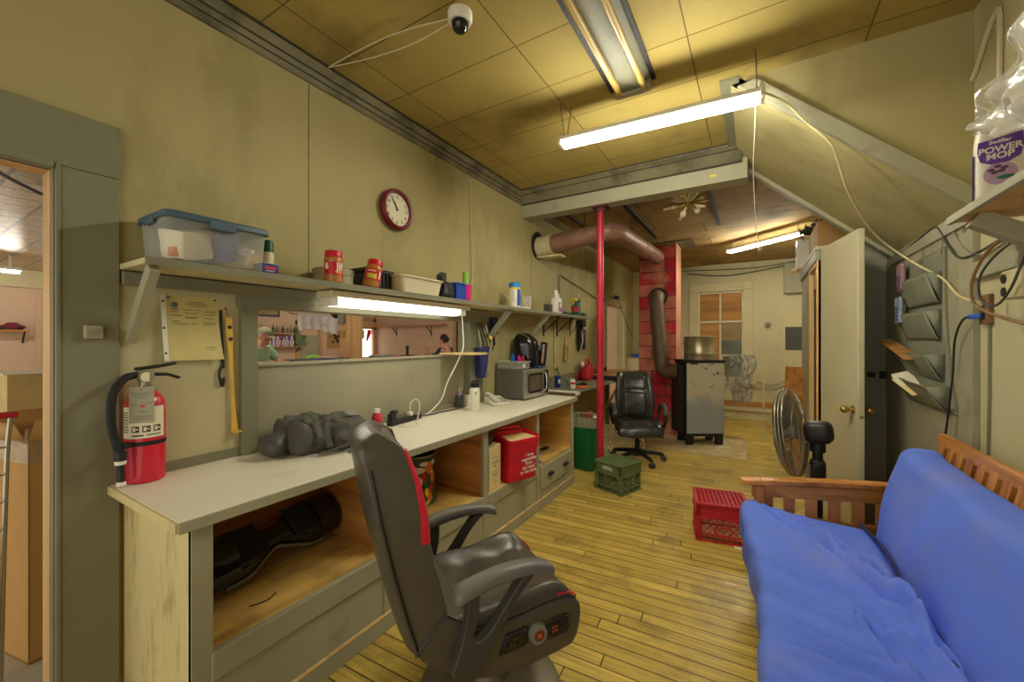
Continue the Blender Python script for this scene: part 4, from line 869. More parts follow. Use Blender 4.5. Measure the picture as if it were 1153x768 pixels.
b = MB(); b.grid(lambda u, v: excyl(-0.095 + 0.19 * u, 0.19 + 0.13 * v), 20, 2); link('label_wrap', b, M['paper'], t)
b = MB()
for k in range(9): b.grid(lambda u, v: excyl(-0.085 + 0.05 * u, 0.215 + 0.01 * k + 0.004 * v, r=0.0682), 6, 2)
for k in range(3):
    u0 = -0.02 + 0.036 * k
    b.grid(lambda u, v: excyl(u0 + 0.026 * u, 0.215 + 0.026 * v, r=0.0682), 4, 2)
b.grid(lambda u, v: excyl(-0.02 + 0.04 * u, 0.199 + 0.006 * v, r=0.0682), 6, 2); b.grid(lambda u, v: excyl(0.03 + 0.05 * u, 0.201 + 0.004 * v, r=0.0682), 6, 2)
link('label_print', b, M['ink'], t)
b = MB()
for k in range(3):
    u0 = -0.02 + 0.036 * k
    b.grid(lambda u, v: excyl(u0 + 0.004 + 0.010 * u, 0.220 + 0.016 * v, r=0.0686), 3, 2); b.grid(lambda u, v: excyl(u0 + 0.017 + 0.005 * u, 0.224 + 0.008 * v, r=0.0686), 3, 2)
link('pictograms', b, M['paper'], t)
tm = Matrix.Translation((ex + 0.058, ey - 0.035, ez + 0.405)) @ Euler((0, 0, math.radians(-38))).to_matrix().to_4x4()
b = MB(); b.M = tm; b.box(0, 0.0015, -0.035, 0.048, -0.15, 0); link('paper_tag', b, M['trim_l'], t)
b = MB(); b.M = tm
for z, y0, y1 in ((-0.028, -0.025, 0.038), (-0.036, -0.025, 0.038), (-0.046, -0.015, 0.03), (-0.07, -0.028, -0.01), (-0.078, -0.028, -0.005), (-0.07, 0.02, 0.04), (-0.105, 0.0, 0.025), (-0.125, -0.02, 0.04), (-0.135, -0.02, 0.04)): b.box(0.0015, 0.0022, y0, y1, z, z + 0.004)
link('tag_print', b, M['grey'], t)
b = MB(); b.M = tm; b.box(0.0015, 0.0022, 0.0, 0.018, -0.085, -0.076); b.ell((0.001, 0.005, -0.012), (0.002, 0.004, 0.004), 8, 6); link('red_mark', b, M['jarred'], t)

# ---- bag, bottle, strip and the rest of the counter
ZT = 0.903
t = thing('backpack', 'crumpled charcoal backpack lying on the counter in front of the hatch', 'backpack', (-2.1, 1.36, ZT))
bm_ = Matrix.Translation((-2.09, 1.40, ZT)) @ Matrix.Rotation(math.radians(-12), 4, 'Z')
def fold(x, y, z):
    q = noise.noise(Vector((x * 9 + 2, y * 13, z * 7))); rdg = 1 - abs(noise.noise(Vector((x * 13, y * 11 + 4, z * 8)))) * 2.4
    return max(-0.0775, z + (0.012 * math.sin(20 * y + 9 * x + 4 * q) + 0.012 * rdg - 0.008 + 0.010 * (1 - abs(noise.noise(Vector((x * 30, y * 24, z * 12)))) * 3)) * (1 if z > -0.03 else 0.2))
b = MB(); b.M = bm_; b.soft((0.33, 0.46, 0.165), 0.075, (40, 54, 18), amp=0.024, freq=9, M=Matrix.Translation((0, 0, 0.078)), warp=lambda x, y, z: (x + 0.012 * math.sin(30 * y), y, fold(x, y, z) * (1 - 0.35 * max(0, y) / 0.2))); link('bag_body', b, M['fabric_grey'], t, ang=80)
b = MB(); b.M = bm_; b.soft((0.20, 0.26, 0.08), 0.035, (26, 30, 10), amp=0.03, freq=15, seed=5, M=Matrix.Translation((0.10, 0.07, 0.085)) @ Euler((0.0, 0.45, 0.25)).to_matrix().to_4x4(), warp=lambda x, y, z: (x, y, z + 0.01 * math.sin(55 * x + 20 * y))); link('front_pocket', b, M['fabric_grey'], t, ang=80)
b = MB(); b.M = bm_; b.obox((0.05, 0.13, 0.168), (0.06, 0.09, 0.006), (-0.12, 0.25, 0.3)); link('patch', b, M['grey'], t)
for k, pts in enumerate(([(0.20, 0.21, 0.09), (0.225, 0.12, 0.075), (0.225, 0.02, 0.04), (0.20, -0.12, 0.012)], [(0.12, 0.26, 0.08), (0.20, 0.27, 0.04), (0.24, 0.16, 0.014), (0.25, 0.02, 0.006)], [(0.13, -0.04, 0.185), (0.19, -0.07, 0.12), (0.215, -0.06, 0.04)], [(0.0, -0.11, 0.195), (0.10, -0.10, 0.18), (0.195, -0.1, 0.09)])):
    b = MB(); b.M = bm_; b.tube(smooth_path(pts), 0.014, 6, flat=0.3); link('strap', b, M['fabric_grey'], t)
b = MB(); b.soft((0.13, 0.17, 0.10), 0.05, (12, 12, 10), amp=0.008, freq=12, M=Matrix.Translation((-2.10, 1.135, ZT + 0.068)) @ Euler((0.15, 0.1, 0.2)).to_matrix().to_4x4()); b.box(-2.045, -2.035, 1.12, 1.13, ZT, ZT + 0.05)
solo('headphone_case', b, mat('dark_grey_case', C(74, 74, 70), 0.45, var=0.1), 'rounded dark grey case lying against the backpack on the counter', 'case', ang=80)

t = thing('drink_bottle', 'small red drink bottle with a white cap on the counter', 'bottle', (-2.07, 1.745, ZT))
b = MB(); b.lathe([(0.03, 0), (0.033, 0.006), (0.033, 0.075), (0.031, 0.08), (0.033, 0.085), (0.031, 0.11), (0.02, 0.13), (0.017, 0.135)], (-2.07, 1.745, ZT), 24); link('bottle_body', b, mat('red_drink', C(206, 34, 62), 0.2, spec=0.6), t)
b = MB(); b.lathe([(0.0335, 0.01), (0.0335, 0.072)], (-2.07, 1.745, ZT), 24, cap=False); link('label_wrap', b, mat('grey_violet_print', C(128, 106, 128), 0.5, var=0.3, scale=40), t)
b = MB(); b.lathe([(0.019, 0.133), (0.019, 0.155), (0.016, 0.16), (0, 0.16)], (-2.07, 1.745, ZT), 20, cap=False); link('cap', b, M['white'], t)

t = thing('power_strip', 'black power strip with plugs near the hatch wall on the counter', 'power strip', (-2.2, 2.1, ZT))
sm = Matrix.Translation((-2.19, 2.10, ZT)) @ Matrix.Rotation(math.radians(8), 4, 'Z')
b = MB(); b.M = sm; b.box(-0.026, 0.026, -0.17, 0.17, 0, 0.035); link('strip_body', b, M['black'], t, bevel=0.006)
b = MB(); b.M = sm; b.obox((0.0, -0.14, 0.06), (0.045, 0.05, 0.05)); b.obox((0.0, -0.12, 0.09), (0.05, 0.04, 0.02), (0.2, 0, 0)); link('plug', b, M['black'], t, bevel=0.006)
b = MB(); b.M = sm; b.obox((0.0, 0.06, 0.05), (0.035, 0.035, 0.03)); link('plug', b, M['white'], t, bevel=0.005)
b = MB(); b.M = sm; b.tube(smooth_path([(0, 0.06, 0.06), (0.0, 0.07, 0.13), (0.01, 0.12, 0.15), (0.02, 0.15, 0.11), (0.05, 0.09, 0.03), (0.10, 0.0, 0.004), (0.16, -0.06, 0.004), (0.14, -0.14, 0.004), (0.07, -0.16, 0.004)]), 0.0035, 6); link('charging_cord', b, M['white'], t)
b = MB(); b.M = sm; b.tube(smooth_path([(0, 0.17, 0.015), (0.02, 0.30, 0.006), (0.03, 0.42, 0.006), (0.07, 0.6, 0.006), (0.085, 0.74, 0.006)]), 0.005, 6); link('cord', b, M['black'], t)
b = MB(); b.tube(smooth_path([(-2.13, 2.69, 1.70), (-2.13, 2.70, 1.6), (-2.12, 2.695, 1.45), (-2.14, 2.67, 1.35), (-2.18, 2.56, 1.15), (-2.19, 2.50, 1.02), (-2.22, 2.40, 0.93), (-2.23, 2.32, 0.912), (-2.2, 2.22, 0.945)], 8), 0.0055, 6)
solo('lamp_cord', b, M['white'], 'white cord hanging from the under-shelf light down to the counter', 'cord')
# pen cup, flask, ledge
can('pen_cup', 'dark pen cup full of pens at the corner of the hatch', 'cup', -2.245, 2.80, ZT, None, (('cup_body', [(0.038, 0), (0.042, 0.105), (0.038, 0.105), (0.035, 0.01)], 'dgrey'),))
for k, (dx, dy, mk) in enumerate(((0.01, -0.02, 'blue'), (-0.01, -0.015, 'pink'), (0.012, 0.012, 'dgrey'), (-0.012, 0.015, 'purple'), (0.0, 0.0, 'white'))):
    b = MB(); b.cyl((-2.245 + dx * 0.6, 2.80 + dy * 0.6, ZT + 0.012), (-2.245 + dx * 2, 2.80 + dy * 2.2, ZT + 0.145 + 0.006 * k), 0.0042, n=8)
    solo('pen', b, M[mk], ['blue pen in the dark pen cup', 'pink pen in the dark pen cup', 'dark grey pen in the dark pen cup', 'purple pen in the dark pen cup', 'white pen in the dark pen cup'][k], 'pen', 'pens in the cup')
b = MB(); b.soft((0.05, 0.07, 0.10), 0.004, (3, 3, 3), M=Matrix.Translation((-2.225, 2.90, ZT + 0.05))); solo('note_pad', b, M['paper'], 'white upright note block beside the pen cup', 'note pad')
t = thing('water_flask', 'tall white flask bottle with a black lid on the counter', 'bottle', (-2.03, 2.735, ZT))
b = MB(); b.lathe([(0.040, 0), (0.044, 0.006), (0.044, 0.165), (0.040, 0.185), (0.034, 0.196), (0.032, 0.2)], (-2.03, 2.735, ZT), 28); link('flask_body', b, M['white'], t)
b = MB(); b.lathe([(0.035, 0.198), (0.036, 0.202), (0.036, 0.232), (0.03, 0.238), (0, 0.238)], (-2.03, 2.735, ZT), 28, cap=False); b.tube(smooth_path([(-2.03, 2.70, ZT + 0.22), (-2.03, 2.70, ZT + 0.25), (-2.03, 2.77, ZT + 0.25), (-2.03, 2.77, ZT + 0.22)]), 0.006, 6); link('lid', b, M['black'], t)
b = MB(); b.M = Matrix.Translation((-2.03, 2.735, ZT)); b.prism([(-0.006, 0), (0.006, 0.0), (0.003, 0.02), (-0.003, 0.02)], lambda u, w, q: ((0.0442 + q) * math.cos(-0.75) + u * 0.7, (0.0442 + q) * math.sin(-0.75) + u * 0.7, 0.145 + w), 0, 0.0008); link('emblem', b, M['ink'], t)
b = MB(); b.box(XL - 0.06, -1.98, 2.66, 2.86, 1.376, 1.388); b.box(XL, -2.1, 2.86, 3.02, 1.376, 1.388); solo('corner_ledge', b, M['manila'], 'thin pale wood ledge sticking out at the hatch corner', 'ledge', bevel=0.001)
# navy holster with tools and hanging cables on the post
t = thing('tool_pouch', 'navy pouch with tools hanging on the wall right of the hatch', 'pouch', (-2.24, 3.12, 1.14))
b = MB(); b.prism([(3.03, 1.43), (3.20, 1.44), (3.17, 1.15), (3.06, 1.14)], fYZ, XL + 0.036, XL + 0.11); link('pouch_body', b, M['navy'], t, bevel=0.012)
b = MB(); b.cyl((XL + 0.06, 3.15, 1.42), (XL + 0.10, 3.22, 1.56), 0.008, n=8); b.cyl((XL + 0.08, 3.1, 1.42), (XL + 0.06, 3.08, 1.60), 0.007, n=8); b.cyl((XL + 0.12, 3.12, 1.16), (XL + 0.115, 3.22, 1.5), 0.009, n=8); link('tools', b, M['steel'], t)
b = MB(); b.ell((XL + 0.10, 3.22, 1.52), (0.02, 0.03, 0.02)); link('yellow_grip', b, M['yellow'], t)
b = MB()
for k in range(4): b.tube(smooth_path([(XL + 0.04, 3.10 + 0.05 * k, 1.66), (XL + 0.09, 3.06 + 0.05 * k, 1.58), (XL + 0.10, 3.10 + 0.06 * k, 1.48), (XL + 0.06, 3.16 + 0.05 * k, 1.40)]), 0.005, 6)
solo('hanging_cables', b, M['black'], 'bundle of dark cables hanging above the navy pouch', 'cables')
b = MB(); b.box(XL, XL + 0.03, 3.22, 3.28, 1.56, 1.66); b.cyl((XL + 0.03, 3.25, 1.61), (XL + 0.034, 3.25, 1.61), 0.015); solo('wall_switch', b, M['cream'], 'cream wall switch box right of the hatch under the shelf', 'switch', bevel=0.004)
b = MB(); b.box(XL, XL + 0.05, 3.34, 3.44, 1.56, 1.73); b.cyl((XL + 0.02, 3.39, 1.56), (XL + 0.02, 3.41, 1.45), 0.012); solo('blue_adapter', b, M['navy'], 'blue charger block hanging under the shelf right of the hatch', 'charger', bevel=0.006)
# telephone
t = thing('telephone', 'white corded desk telephone in front of the microwave', 'telephone', (-2.1, 3.12, ZT))
pm = Matrix.Translation((-2.07, 3.14, ZT)) @ Matrix.Rotation(math.radians(-25), 4, 'Z')
b = MB(); b.M = pm; b.prism([(-0.10, 0), (0.10, 0), (0.10, 0.018), (-0.10, 0.065)], fXZ, -0.09, 0.09); link('phone_base', b, M['white'], t, bevel=0.008)
b = MB(); b.M = pm; b.tube(smooth_path([(-0.11, -0.05, 0.085), (-0.06, -0.05, 0.092), (0.05, -0.05, 0.062), (0.10, -0.05, 0.045)]), [0.024] * 4 + [0.018] * 11 + [0.024] * 4, 10, flat=0.7); link('handset', b, M['white'], t)
b = MB(); b.M = pm
for i in range(4):
    for j in range(3): b.obox((-0.03 + 0.03 * i, 0.01 + 0.026 * j, 0.046 - 0.007 * i), (0.018, 0.016, 0.012), (0, 0.23, 0))
link('keypad', b, M['grey'], t)
# microwave with its bin and the air fryer
t = thing('microwave', 'stainless steel microwave oven on the counter', 'microwave', (-2.11, 3.69, ZT))
b = MB(); b.box(-2.28, -1.955, 3.43, 3.945, ZT + 0.012, ZT + 0.30)
for x in (-2.25, -1.99):
    for y in (3.46, 3.91): b.cyl((x, y, ZT), (x, y, ZT + 0.014), 0.015, n=10)
link('case', b, mat('dark_steel_case', C(122, 118, 108), 0.4, 0.6, var=0.06, scale=30), t, bevel=0.006)
b = MB(); b.box(-1.955, -1.93, 3.43, 3.945, ZT + 0.014, ZT + 0.30); link('door', b, M['steel'], t, bevel=0.006)
b = MB(); b.prism(rrect(0.30, 0.20, 0.03, 5, 3.64, ZT + 0.16), fYZ, -1.932, -1.927); link('window', b, M['black_gloss'], t)
b = MB(); b.prism(rrect(0.26, 0.15, 0.025, 5, 3.64, ZT + 0.16), fYZ, -1.928, -1.925); link('window_mesh', b, mat('smoked_glass', C(88, 78, 60), 0.1, spec=0.7), t)
b = MB(); b.box(-1.932, -1.926, 3.83, 3.93, ZT + 0.04, ZT + 0.275); link('control_panel', b, M['black_gloss'], t)
b = MB(); b.tube(smooth_path([(-1.928, 3.815, ZT + 0.055), (-1.895, 3.815, ZT + 0.09), (-1.885, 3.815, ZT + 0.16), (-1.895, 3.815, ZT + 0.24), (-1.928, 3.815, ZT + 0.275)]), 0.009, 8); link('handle', b, M['chrome'], t)
ZM = ZT + 0.302
t = thing('plastic_container', 'flat clear plastic container lying on the microwave', 'container', (-2.13, 3.6, ZM))
b = MB(); b.box(-2.27, -2.00, 3.435, 3.655, ZM, ZM + 0.065); link('container_body', b, M['milky'], t, bevel=0.012)
b = MB(); b.box(-2.28, -1.99, 3.43, 3.66, ZM + 0.065, ZM + 0.078); link('lid', b, M['milky'], t, bevel=0.004)
b = MB(); b.box(-1.999, -1.996, 3.50, 3.55, ZM + 0.018, ZM + 0.05); link('sticker', b, M['white'], t)
b = MB(); b.box(-2.15, -1.94, 3.83, 3.94, ZM, ZM + 0.008); solo('blue_folder', b, M['blue'], 'thin blue folder on the microwave under the air fryer', 'folder')
for k, (dx, dy, r, hh, mk, lb) in enumerate(((-2.10, 3.475, 0.02, 0.055, 'blue', 'small pale blue bottle on the clear container'), (-2.06, 3.53, 0.018, 0.045, 'pink', 'small pink bottle on the clear container'), (-2.05, 3.59, 0.016, 0.04, 'jarred', 'small red bottle on the clear container nearest the air fryer'))):
    b = MB(); b.lathe([(r, 0), (r, hh), (r * 0.6, hh * 1.1), (r * 0.6, hh * 1.4)], (dx, dy, ZM + 0.078), 14); solo('small_bottle', b, M[mk], lb, 'bottle', 'small bottles on the container')
t = thing('air_fryer', 'glossy black air fryer with silver trim standing on the microwave', 'air fryer', (-2.14, 3.80, ZM))
am = Matrix.Translation((-2.13, 3.80, ZM + 0.001)) @ Matrix.Rotation(math.radians(15), 4, 'Z')
b = MB(); b.M = am; b.soft((0.27, 0.265, 0.37), 0.10, (14, 14, 16), M=Matrix.Translation((0, 0, 0.185)), warp=lambda x, y, z: (x, y, z) if z < 0 else (x * (1 - 0.22 * (z / 0.185) ** 2) - 0.03 * (z / 0.185) ** 2, y * (1 - 0.18 * (z / 0.185) ** 2), z)); link('fryer_body', b, M['black_gloss'], t, ang=80)
b = MB(); b.M = am; b.tube(smooth_path([(-0.05, -0.085, 0.362), (0.03, -0.098, 0.335), (0.09, -0.09, 0.275), (0.125, 0.0, 0.235), (0.09, 0.09, 0.275), (0.03, 0.098, 0.335), (-0.05, 0.085, 0.362)], 8), 0.006, 6); link('silver_trim', b, M['chrome'], t)
b = MB(); b.M = am; b.soft((0.05, 0.17, 0.17), 0.02, (6, 6, 6), M=Matrix.Translation((0.125, 0.02, 0.10))); link('basket_drawer', b, M['black'], t)
b = MB(); b.M = am; b.soft((0.075, 0.05, 0.26), 0.018, (6, 6, 6), M=Matrix.Translation((0.185, 0.02, 0.145)) @ Euler((0, 0.1, 0)).to_matrix().to_4x4()); b.obox((0.15, 0.02, 0.22), (0.06, 0.045, 0.04)); link('handle', b, M['black_gloss'], t)
b = MB(); b.M = am; b.obox((0.19, -0.007, 0.15), (0.012, 0.006, 0.20), (0, 0.1, 0)); link('handle_trim', b, mat('copper_trim', C(180, 130, 90), 0.3, 0.7), t)

# ================================================================ INSIDE THE CABINET
ZF = 0.389
t = thing('hoverboard', 'black hoverboard with grey trim lying in the left cabinet bay', 'hoverboard', (-2.1, 1.1, ZF))
hm = Matrix.Translation((-2.10, 1.07, ZF + 0.062)) @ Matrix.Rotation(math.radians(8), 4, 'Z') @ Matrix.Rotation(math.radians(36), 4, 'Y')
def hov(x, y, z):
    k = abs(y) / 0.29; s_ = 0.42 + 0.58 * min(1, max(0, (k - 0.12) / 0.45)) ** 0.8
    return (x * s_, y, z * (0.62 + 0.38 * s_))
b = MB(); b.M = hm; b.soft((0.23, 0.58, 0.12), 0.05, (10, 26, 8), M=Matrix.Translation((0, 0, 0.085)), warp=hov); link('board_body', b, M['black_gloss'], t, ang=70)
for y in (-0.27, 0.27):
    b = MB(); b.M = hm; b.cyl((-0.0, y - 0.035 * (1 if y > 0 else -1), 0.085), (0, y + 0.045 * (1 if y > 0 else -1), 0.085), 0.085, n=28); link('wheel', b, M['rubber'], t, bevel=0.012)
    b = MB(); b.M = hm; s_ = 1 if y > 0 else -1
    b.grid(lambda u, v: (0.115 * math.cos(PI * u), y + s_ * (-0.06 + 0.13 * v), 0.08 + 0.105 * math.sin(PI * u)), 14, 4); link('fender', b, M['black_gloss'], t)
    b = MB(); b.M = hm; b.box(-0.085, 0.085, y - s_ * 0.20 if s_ > 0 else y + 0.05, y - 0.05 if s_ > 0 else y + 0.20, 0.143, 0.150); link('foot_pad', b, M['rubber'], t, bevel=0.003)
b = MB(); b.M = hm; b.tube(smooth_path([(0.115, 0.26, 0.06), (0.118, 0.16, 0.07), (0.075, 0.06, 0.075), (0.055, 0.0, 0.08), (0.075, -0.06, 0.075), (0.118, -0.16, 0.07), (0.115, -0.26, 0.06)]), 0.011, 8); link('light_strip', b, mat('grey_trim', C(120, 118, 108), 0.25, 0.6), t)
b = MB(); b.tube(smooth_path([(-1.80, 0.86, ZF + 0.004), (-1.78, 0.92, ZF + 0.003), (-1.80, 0.97, ZF + 0.004)]), 0.003, 5); solo('scrap_twig', b, M['ink'], 'thin dark scrap on the floor of the left cabinet bay', 'scrap')
t = thing('tin_pail', 'colourful printed holiday popcorn tin in the second cabinet bay', 'tin', (-1.99, 2.02, ZF))
pcx, pcy, pr = -2.00, 2.02, 0.135
b = MB(); b.lathe([(pr - 0.006, 0), (pr, 0.006), (pr, 0.335), (pr - 0.004, 0.34), (pr - 0.01, 0.33), (pr - 0.01, 0.02)], (pcx, pcy, ZF), 40); link('tin_body', b, mat('dark_green_tin', C(58, 78, 50), 0.4, 0.2, var=0.25, scale=14), t)
b = MB()
for z in (0.006, 0.335): b.tube([(pcx + pr * math.cos(k * PI / 20), pcy + pr * math.sin(k * PI / 20), ZF + z) for k in range(40)], 0.005, 6, closed=True)
link('rim', b, M['steel'], t)
def pc(u, w, r=0.0): a = math.radians(-48) + u / pr; return (pcx + (pr + 0.0012 + r) * math.cos(a), pcy + (pr + 0.0012 + r) * math.sin(a), ZF + w)
def blob(mb, u, w, ru, rw, r=0.0, n=14, wob=0.12, sd=0):
    rq = random.Random(sd); ring = [(1 + rq.uniform(-wob, wob)) for _ in range(n)]
    mb.add([pc(u, w, r)] + [pc(u + ru * ring[k] * math.cos(2 * PI * k / n), w + rw * ring[k] * math.sin(2 * PI * k / n), r) for k in range(n)], [(0, 1 + k, 1 + (k + 1) % n) for k in range(n)])
for nm, mk, items in (('red_shapes', 'jarred', ((-0.10, 0.255, 0.05, 0.04), (-0.115, 0.14, 0.035, 0.07), (0.055, 0.2, 0.02, 0.04), (-0.07, 0.05, 0.03, 0.03), (0.12, 0.12, 0.02, 0.03), (-0.16, 0.06, 0.02, 0.05))),
                      ('orange_shapes', 'orange', ((-0.03, 0.275, 0.03, 0.02), (0.10, 0.26, 0.035, 0.045), (-0.12, 0.08, 0.03, 0.03), (0.105, 0.06, 0.022, 0.035), (0.13, 0.19, 0.02, 0.04), (-0.17, 0.27, 0.03, 0.03))),
                      ('cream_shapes', 'paper', ((0.015, 0.25, 0.05, 0.022), (-0.06, 0.215, 0.07, 0.016), (0.01, 0.17, 0.035, 0.05), (0.0, 0.05, 0.032, 0.06), (0.06, 0.29, 0.03, 0.016), (0.135, 0.29, 0.02, 0.016))),
                      ('gold_shapes', 'yellow', ((0.0, 0.115, 0.03, 0.026), (0.08, 0.1, 0.016, 0.03), (-0.05, 0.295, 0.025, 0.014), (0.12, 0.23, 0.012, 0.014), (0.08, 0.03, 0.02, 0.015))),
                      ('green_shapes', 'green', ((0.055, 0.045, 0.02, 0.03), (0.13, 0.02, 0.03, 0.015), (-0.05, 0.02, 0.02, 0.015), (0.07, 0.15, 0.01, 0.02)))):
    b = MB()
    for i, (u, w, ru, rw) in enumerate(items): blob(b, u, w, ru, rw, 0.0006 * ('red_shapes', 'orange_shapes', 'cream_shapes', 'gold_shapes', 'green_shapes').index(nm), sd=i)
    link(nm, b, M[mk], t, fixn=False)
t = thing('paper_bag', 'cream printed paper bag beside the red shopping bag in the cabinet', 'bag', (-1.75, 2.49, ZF))
b = MB(); b.prism([(2.42, ZF), (2.575, ZF), (2.575, ZF + 0.325), (2.42, ZF + 0.31)], fYZ, -1.90, -1.665)
link('bag_body', b, M['kraft'], t, bevel=0.004)
b = MB(); XK = -1.6645
b.text('GROUND', 0.026, lambda u, w: (XK, 2.50 + u, ZF + 0.195 + w)); 
for z, y0, y1, hh in ((0.235, 2.46, 2.54, 0.004), (0.165, 2.48, 2.52, 0.012), (0.135, 2.45, 2.55, 0.004), (0.12, 2.455, 2.545, 0.003), (0.10, 2.47, 2.53, 0.010), (0.08, 2.45, 2.55, 0.003), (0.05, 2.48, 2.52, 0.006)): b.box(XK - 0.0005, XK, y0, y1, ZF + z, ZF + z + hh)
b2 = MB()
for z, y0, y1, hh in ((0.19, 2.455, 2.545, 0.006), (0.201, 2.46, 2.545, 0.006), (0.235, 2.46, 2.54, 0.004), (0.165, 2.48, 2.52, 0.012), (0.135, 2.45, 2.55, 0.004), (0.12, 2.455, 2.545, 0.003), (0.10, 2.47, 2.53, 0.010), (0.08, 2.45, 2.55, 0.003), (0.05, 2.48, 2.52, 0.006)): b2.box(XK - 0.001, XK, y0, y1, ZF + z, ZF + z + hh)
link('print', b2, M['grey'], t)
b = MB(); b.soft((0.18, 0.13, 0.08), 0.03, (6, 6, 5), amp=0.02, freq=16, M=Matrix.Translation((-1.79, 2.49, ZF + 0.35))); solo('plastic_wad', b, M['dgrey'], 'dark crumpled plastic stuffed in the top of the cream paper bag', 'plastic bag')
# red shopping bag
t = thing('shopping_bag', 'red woven shopping bag with white lettering in the cabinet', 'bag', (-1.72, 2.79, ZF))
rm = Matrix.Translation((-1.583, 2.765, ZF + 0.001)) @ Matrix.Rotation(math.radians(-22), 4, 'Z')
def bagwall(d, z, w0=0.30, d0=0.21):
    k = z / 0.37; w = w0 * (0.93 + 0.09 * k) ; return [(-d0 / 2 + u * (1 + 0.06 * k) + 0.03 * k, v, z) for u, v in rrect(d0, w, 0.022, 3)]
rings = []
for i, z in enumerate((0.0, 0.02, 0.08, 0.15, 0.22, 0.29, 0.345, 0.36)):
    ring = bagwall(0, z)
    rings.append([(x + 0.020 * noise.noise(Vector((x * 8, y * 7, z * 9))) - 0.05 * max(0, -x / 0.1) * (z / 0.36) ** 2 * 0 + (0.014 if (i == 1 and x > -0.06) else 0), y + 0.018 * noise.noise(Vector((y * 7, z * 8, x * 6 + 3))), z + ((0.018 * noise.noise(Vector((x * 9, y * 9, 2))) - (0.02 if x > 0 else 0)) if i >= 6 else 0)) for x, y, z in ring])
n = len(rings[0]); vs = [p for r in rings for p in r]; fs = [tuple(range(n))]
for j in range(len(rings) - 1): fs += [(j * n + i, j * n + (i + 1) % n, (j + 1) * n + (i + 1) % n, (j + 1) * n + i) for i in range(n)]
b = MB(); b.M = rm; b.add(vs, fs); o = link('bag_body', b, M['bagred'], t, ang=60); sd = o.modifiers.new('solid', 'SOLIDIFY'); sd.thickness = 0.003
b = MB(); b.M = rm; b.add([(x * 0.97 - 0.003, y * 0.97, 0.325) for x, y, z in rings[5]], [tuple(range(n))]); link('tan_lining', b, M['kraft'], t)
b = MB(); b.M = rm
for sgn in (-1,): b.tube(smooth_path([(-0.19, -0.09, 0.36), (-0.16, -0.10, 0.39), (-0.14, 0.0, 0.395), (-0.16, 0.09, 0.385), (-0.19, 0.08, 0.36)]), 0.012, 6, flat=0.3)
link('handle', b, M['bagred'], t)
b = MB(); b.M = rm
for k, line in enumerate(('I love', 'vegetables', 'from', 'my head', 'to ma toes')):
    b.text(line, 0.036, lambda u, w: (0.036 - 0.022 * (k / 5), 0.045 + u, 0.205 - 0.034 * k + w + 0.06 * u), bold=0.0012)
link('lettering', b, M['white'], t, fixn=False)
t = thing('clothespin_figure', 'tiny painted toy figure standing at the edge of the fourth cabinet bay', 'toy', (-1.68, 3.19, ZF))
b = MB(); b.cyl((-1.66, 3.20, ZF), (-1.66, 3.20, ZF + 0.06), 0.02, 0.016, n=12); b.ell((-1.66, 3.20, ZF + 0.075), 0.018); link('figure_body', b, M['kraft'], t)
b = MB(); b.lathe([(0.0195, 0.012), (0.0185, 0.035)], (-1.66, 3.20, ZF), 12, cap=False); b.ell((-1.66, 3.20, ZF + 0.093), (0.02, 0.02, 0.012)); link('purple_bands', b, M['purple'], t)
t = thing('hand_tool', 'red-handled tool lying at the back of the fourth cabinet bay', 'tool', (-1.95, 3.5, ZF))
b = MB(); b.cyl((-2.0, 3.30, ZF + 0.04), (-1.92, 3.46, ZF + 0.025), 0.014, n=10); link('grip', b, M['jarred'], t)
b = MB(); b.cyl((-1.92, 3.46, ZF + 0.025), (-1.85, 3.62, ZF + 0.012), 0.006, n=8); b.soft((0.05, 0.09, 0.02), 0.009, (4, 4, 3), M=Matrix.Translation((-1.83, 3.66, ZF + 0.012))); link('shaft', b, M['iron'], t)

# ================================================================ GAMING CHAIR
ga = math.radians(34)
t = thing('gaming_chair', 'black and red pedestal gaming chair with control panel on its side', 'chair', (-1.02, 1.39, 0), PI / 2 - ga)   # local x = forward, local y = its left
def gp(a, b_, z): return (a, -b_, z)          # b = towards its right side
fA = lambda u, w, q: gp(u, q, w)
b = MB(); b.lathe([(0.30, 0), (0.305, 0.012), (0.29, 0.03), (0.16, 0.055), (0.09, 0.075), (0.075, 0.11), (0.075, 0.25), (0.16, 0.26)], (0.06, 0, 0), 40); link('pedestal', b, mat('grey_metal_base', C(112, 104, 84), 0.45, 0.4, var=0.15, dirt=C(160, 150, 120), dscale=8, damt=0.5), t, world=False)
side = [(-0.205, 0.535), (-0.113, 0.470), (-0.06, 0.452), (-0.01, 0.446), (0.07, 0.452), (0.14, 0.462), (0.22, 0.472), (0.29, 0.470), (0.335, 0.455), (0.362, 0.42), (0.367, 0.385), (0.362, 0.34), (0.348, 0.295), (0.325, 0.265), (0.25, 0.252), (0.14, 0.243), (0.0, 0.243), (-0.11, 0.271), (-0.21, 0.33), (-0.285, 0.39), (-0.315, 0.433)]
b = MB(); b.prism(side, fA, -0.25, 0.25); link('seat_shell', b, M['leather'], t, bevel=0.018, world=False, seg=3)
def seatw(x, y, z):
    q = abs(y) / 0.25; side_ = max(0, (q - 0.50) / 0.5); side_ = side_ * side_ * (3 - 2 * side_)
    dip = -0.045 * (1 - side_)
    f = (x + 0.28) / 0.60
    zz = z + (dip if z > 0 else 0) + (0.03 * math.exp(-((f - 0.78) / 0.2) ** 2) * (0.35 + 0.8 * side_) if z > 0 else 0)
    zz -= 0.055 * max(0, (f - 0.80) / 0.2) ** 1.6
    if z > 0: zz += 0.004 * noise.noise(Vector((x * 14, y * 10, 0))) + 0.006 * math.sin(x * 40) * math.exp(-((q - 0.45) / 0.2) ** 2)
    return (x + 0.035, y, zz + 0.465)
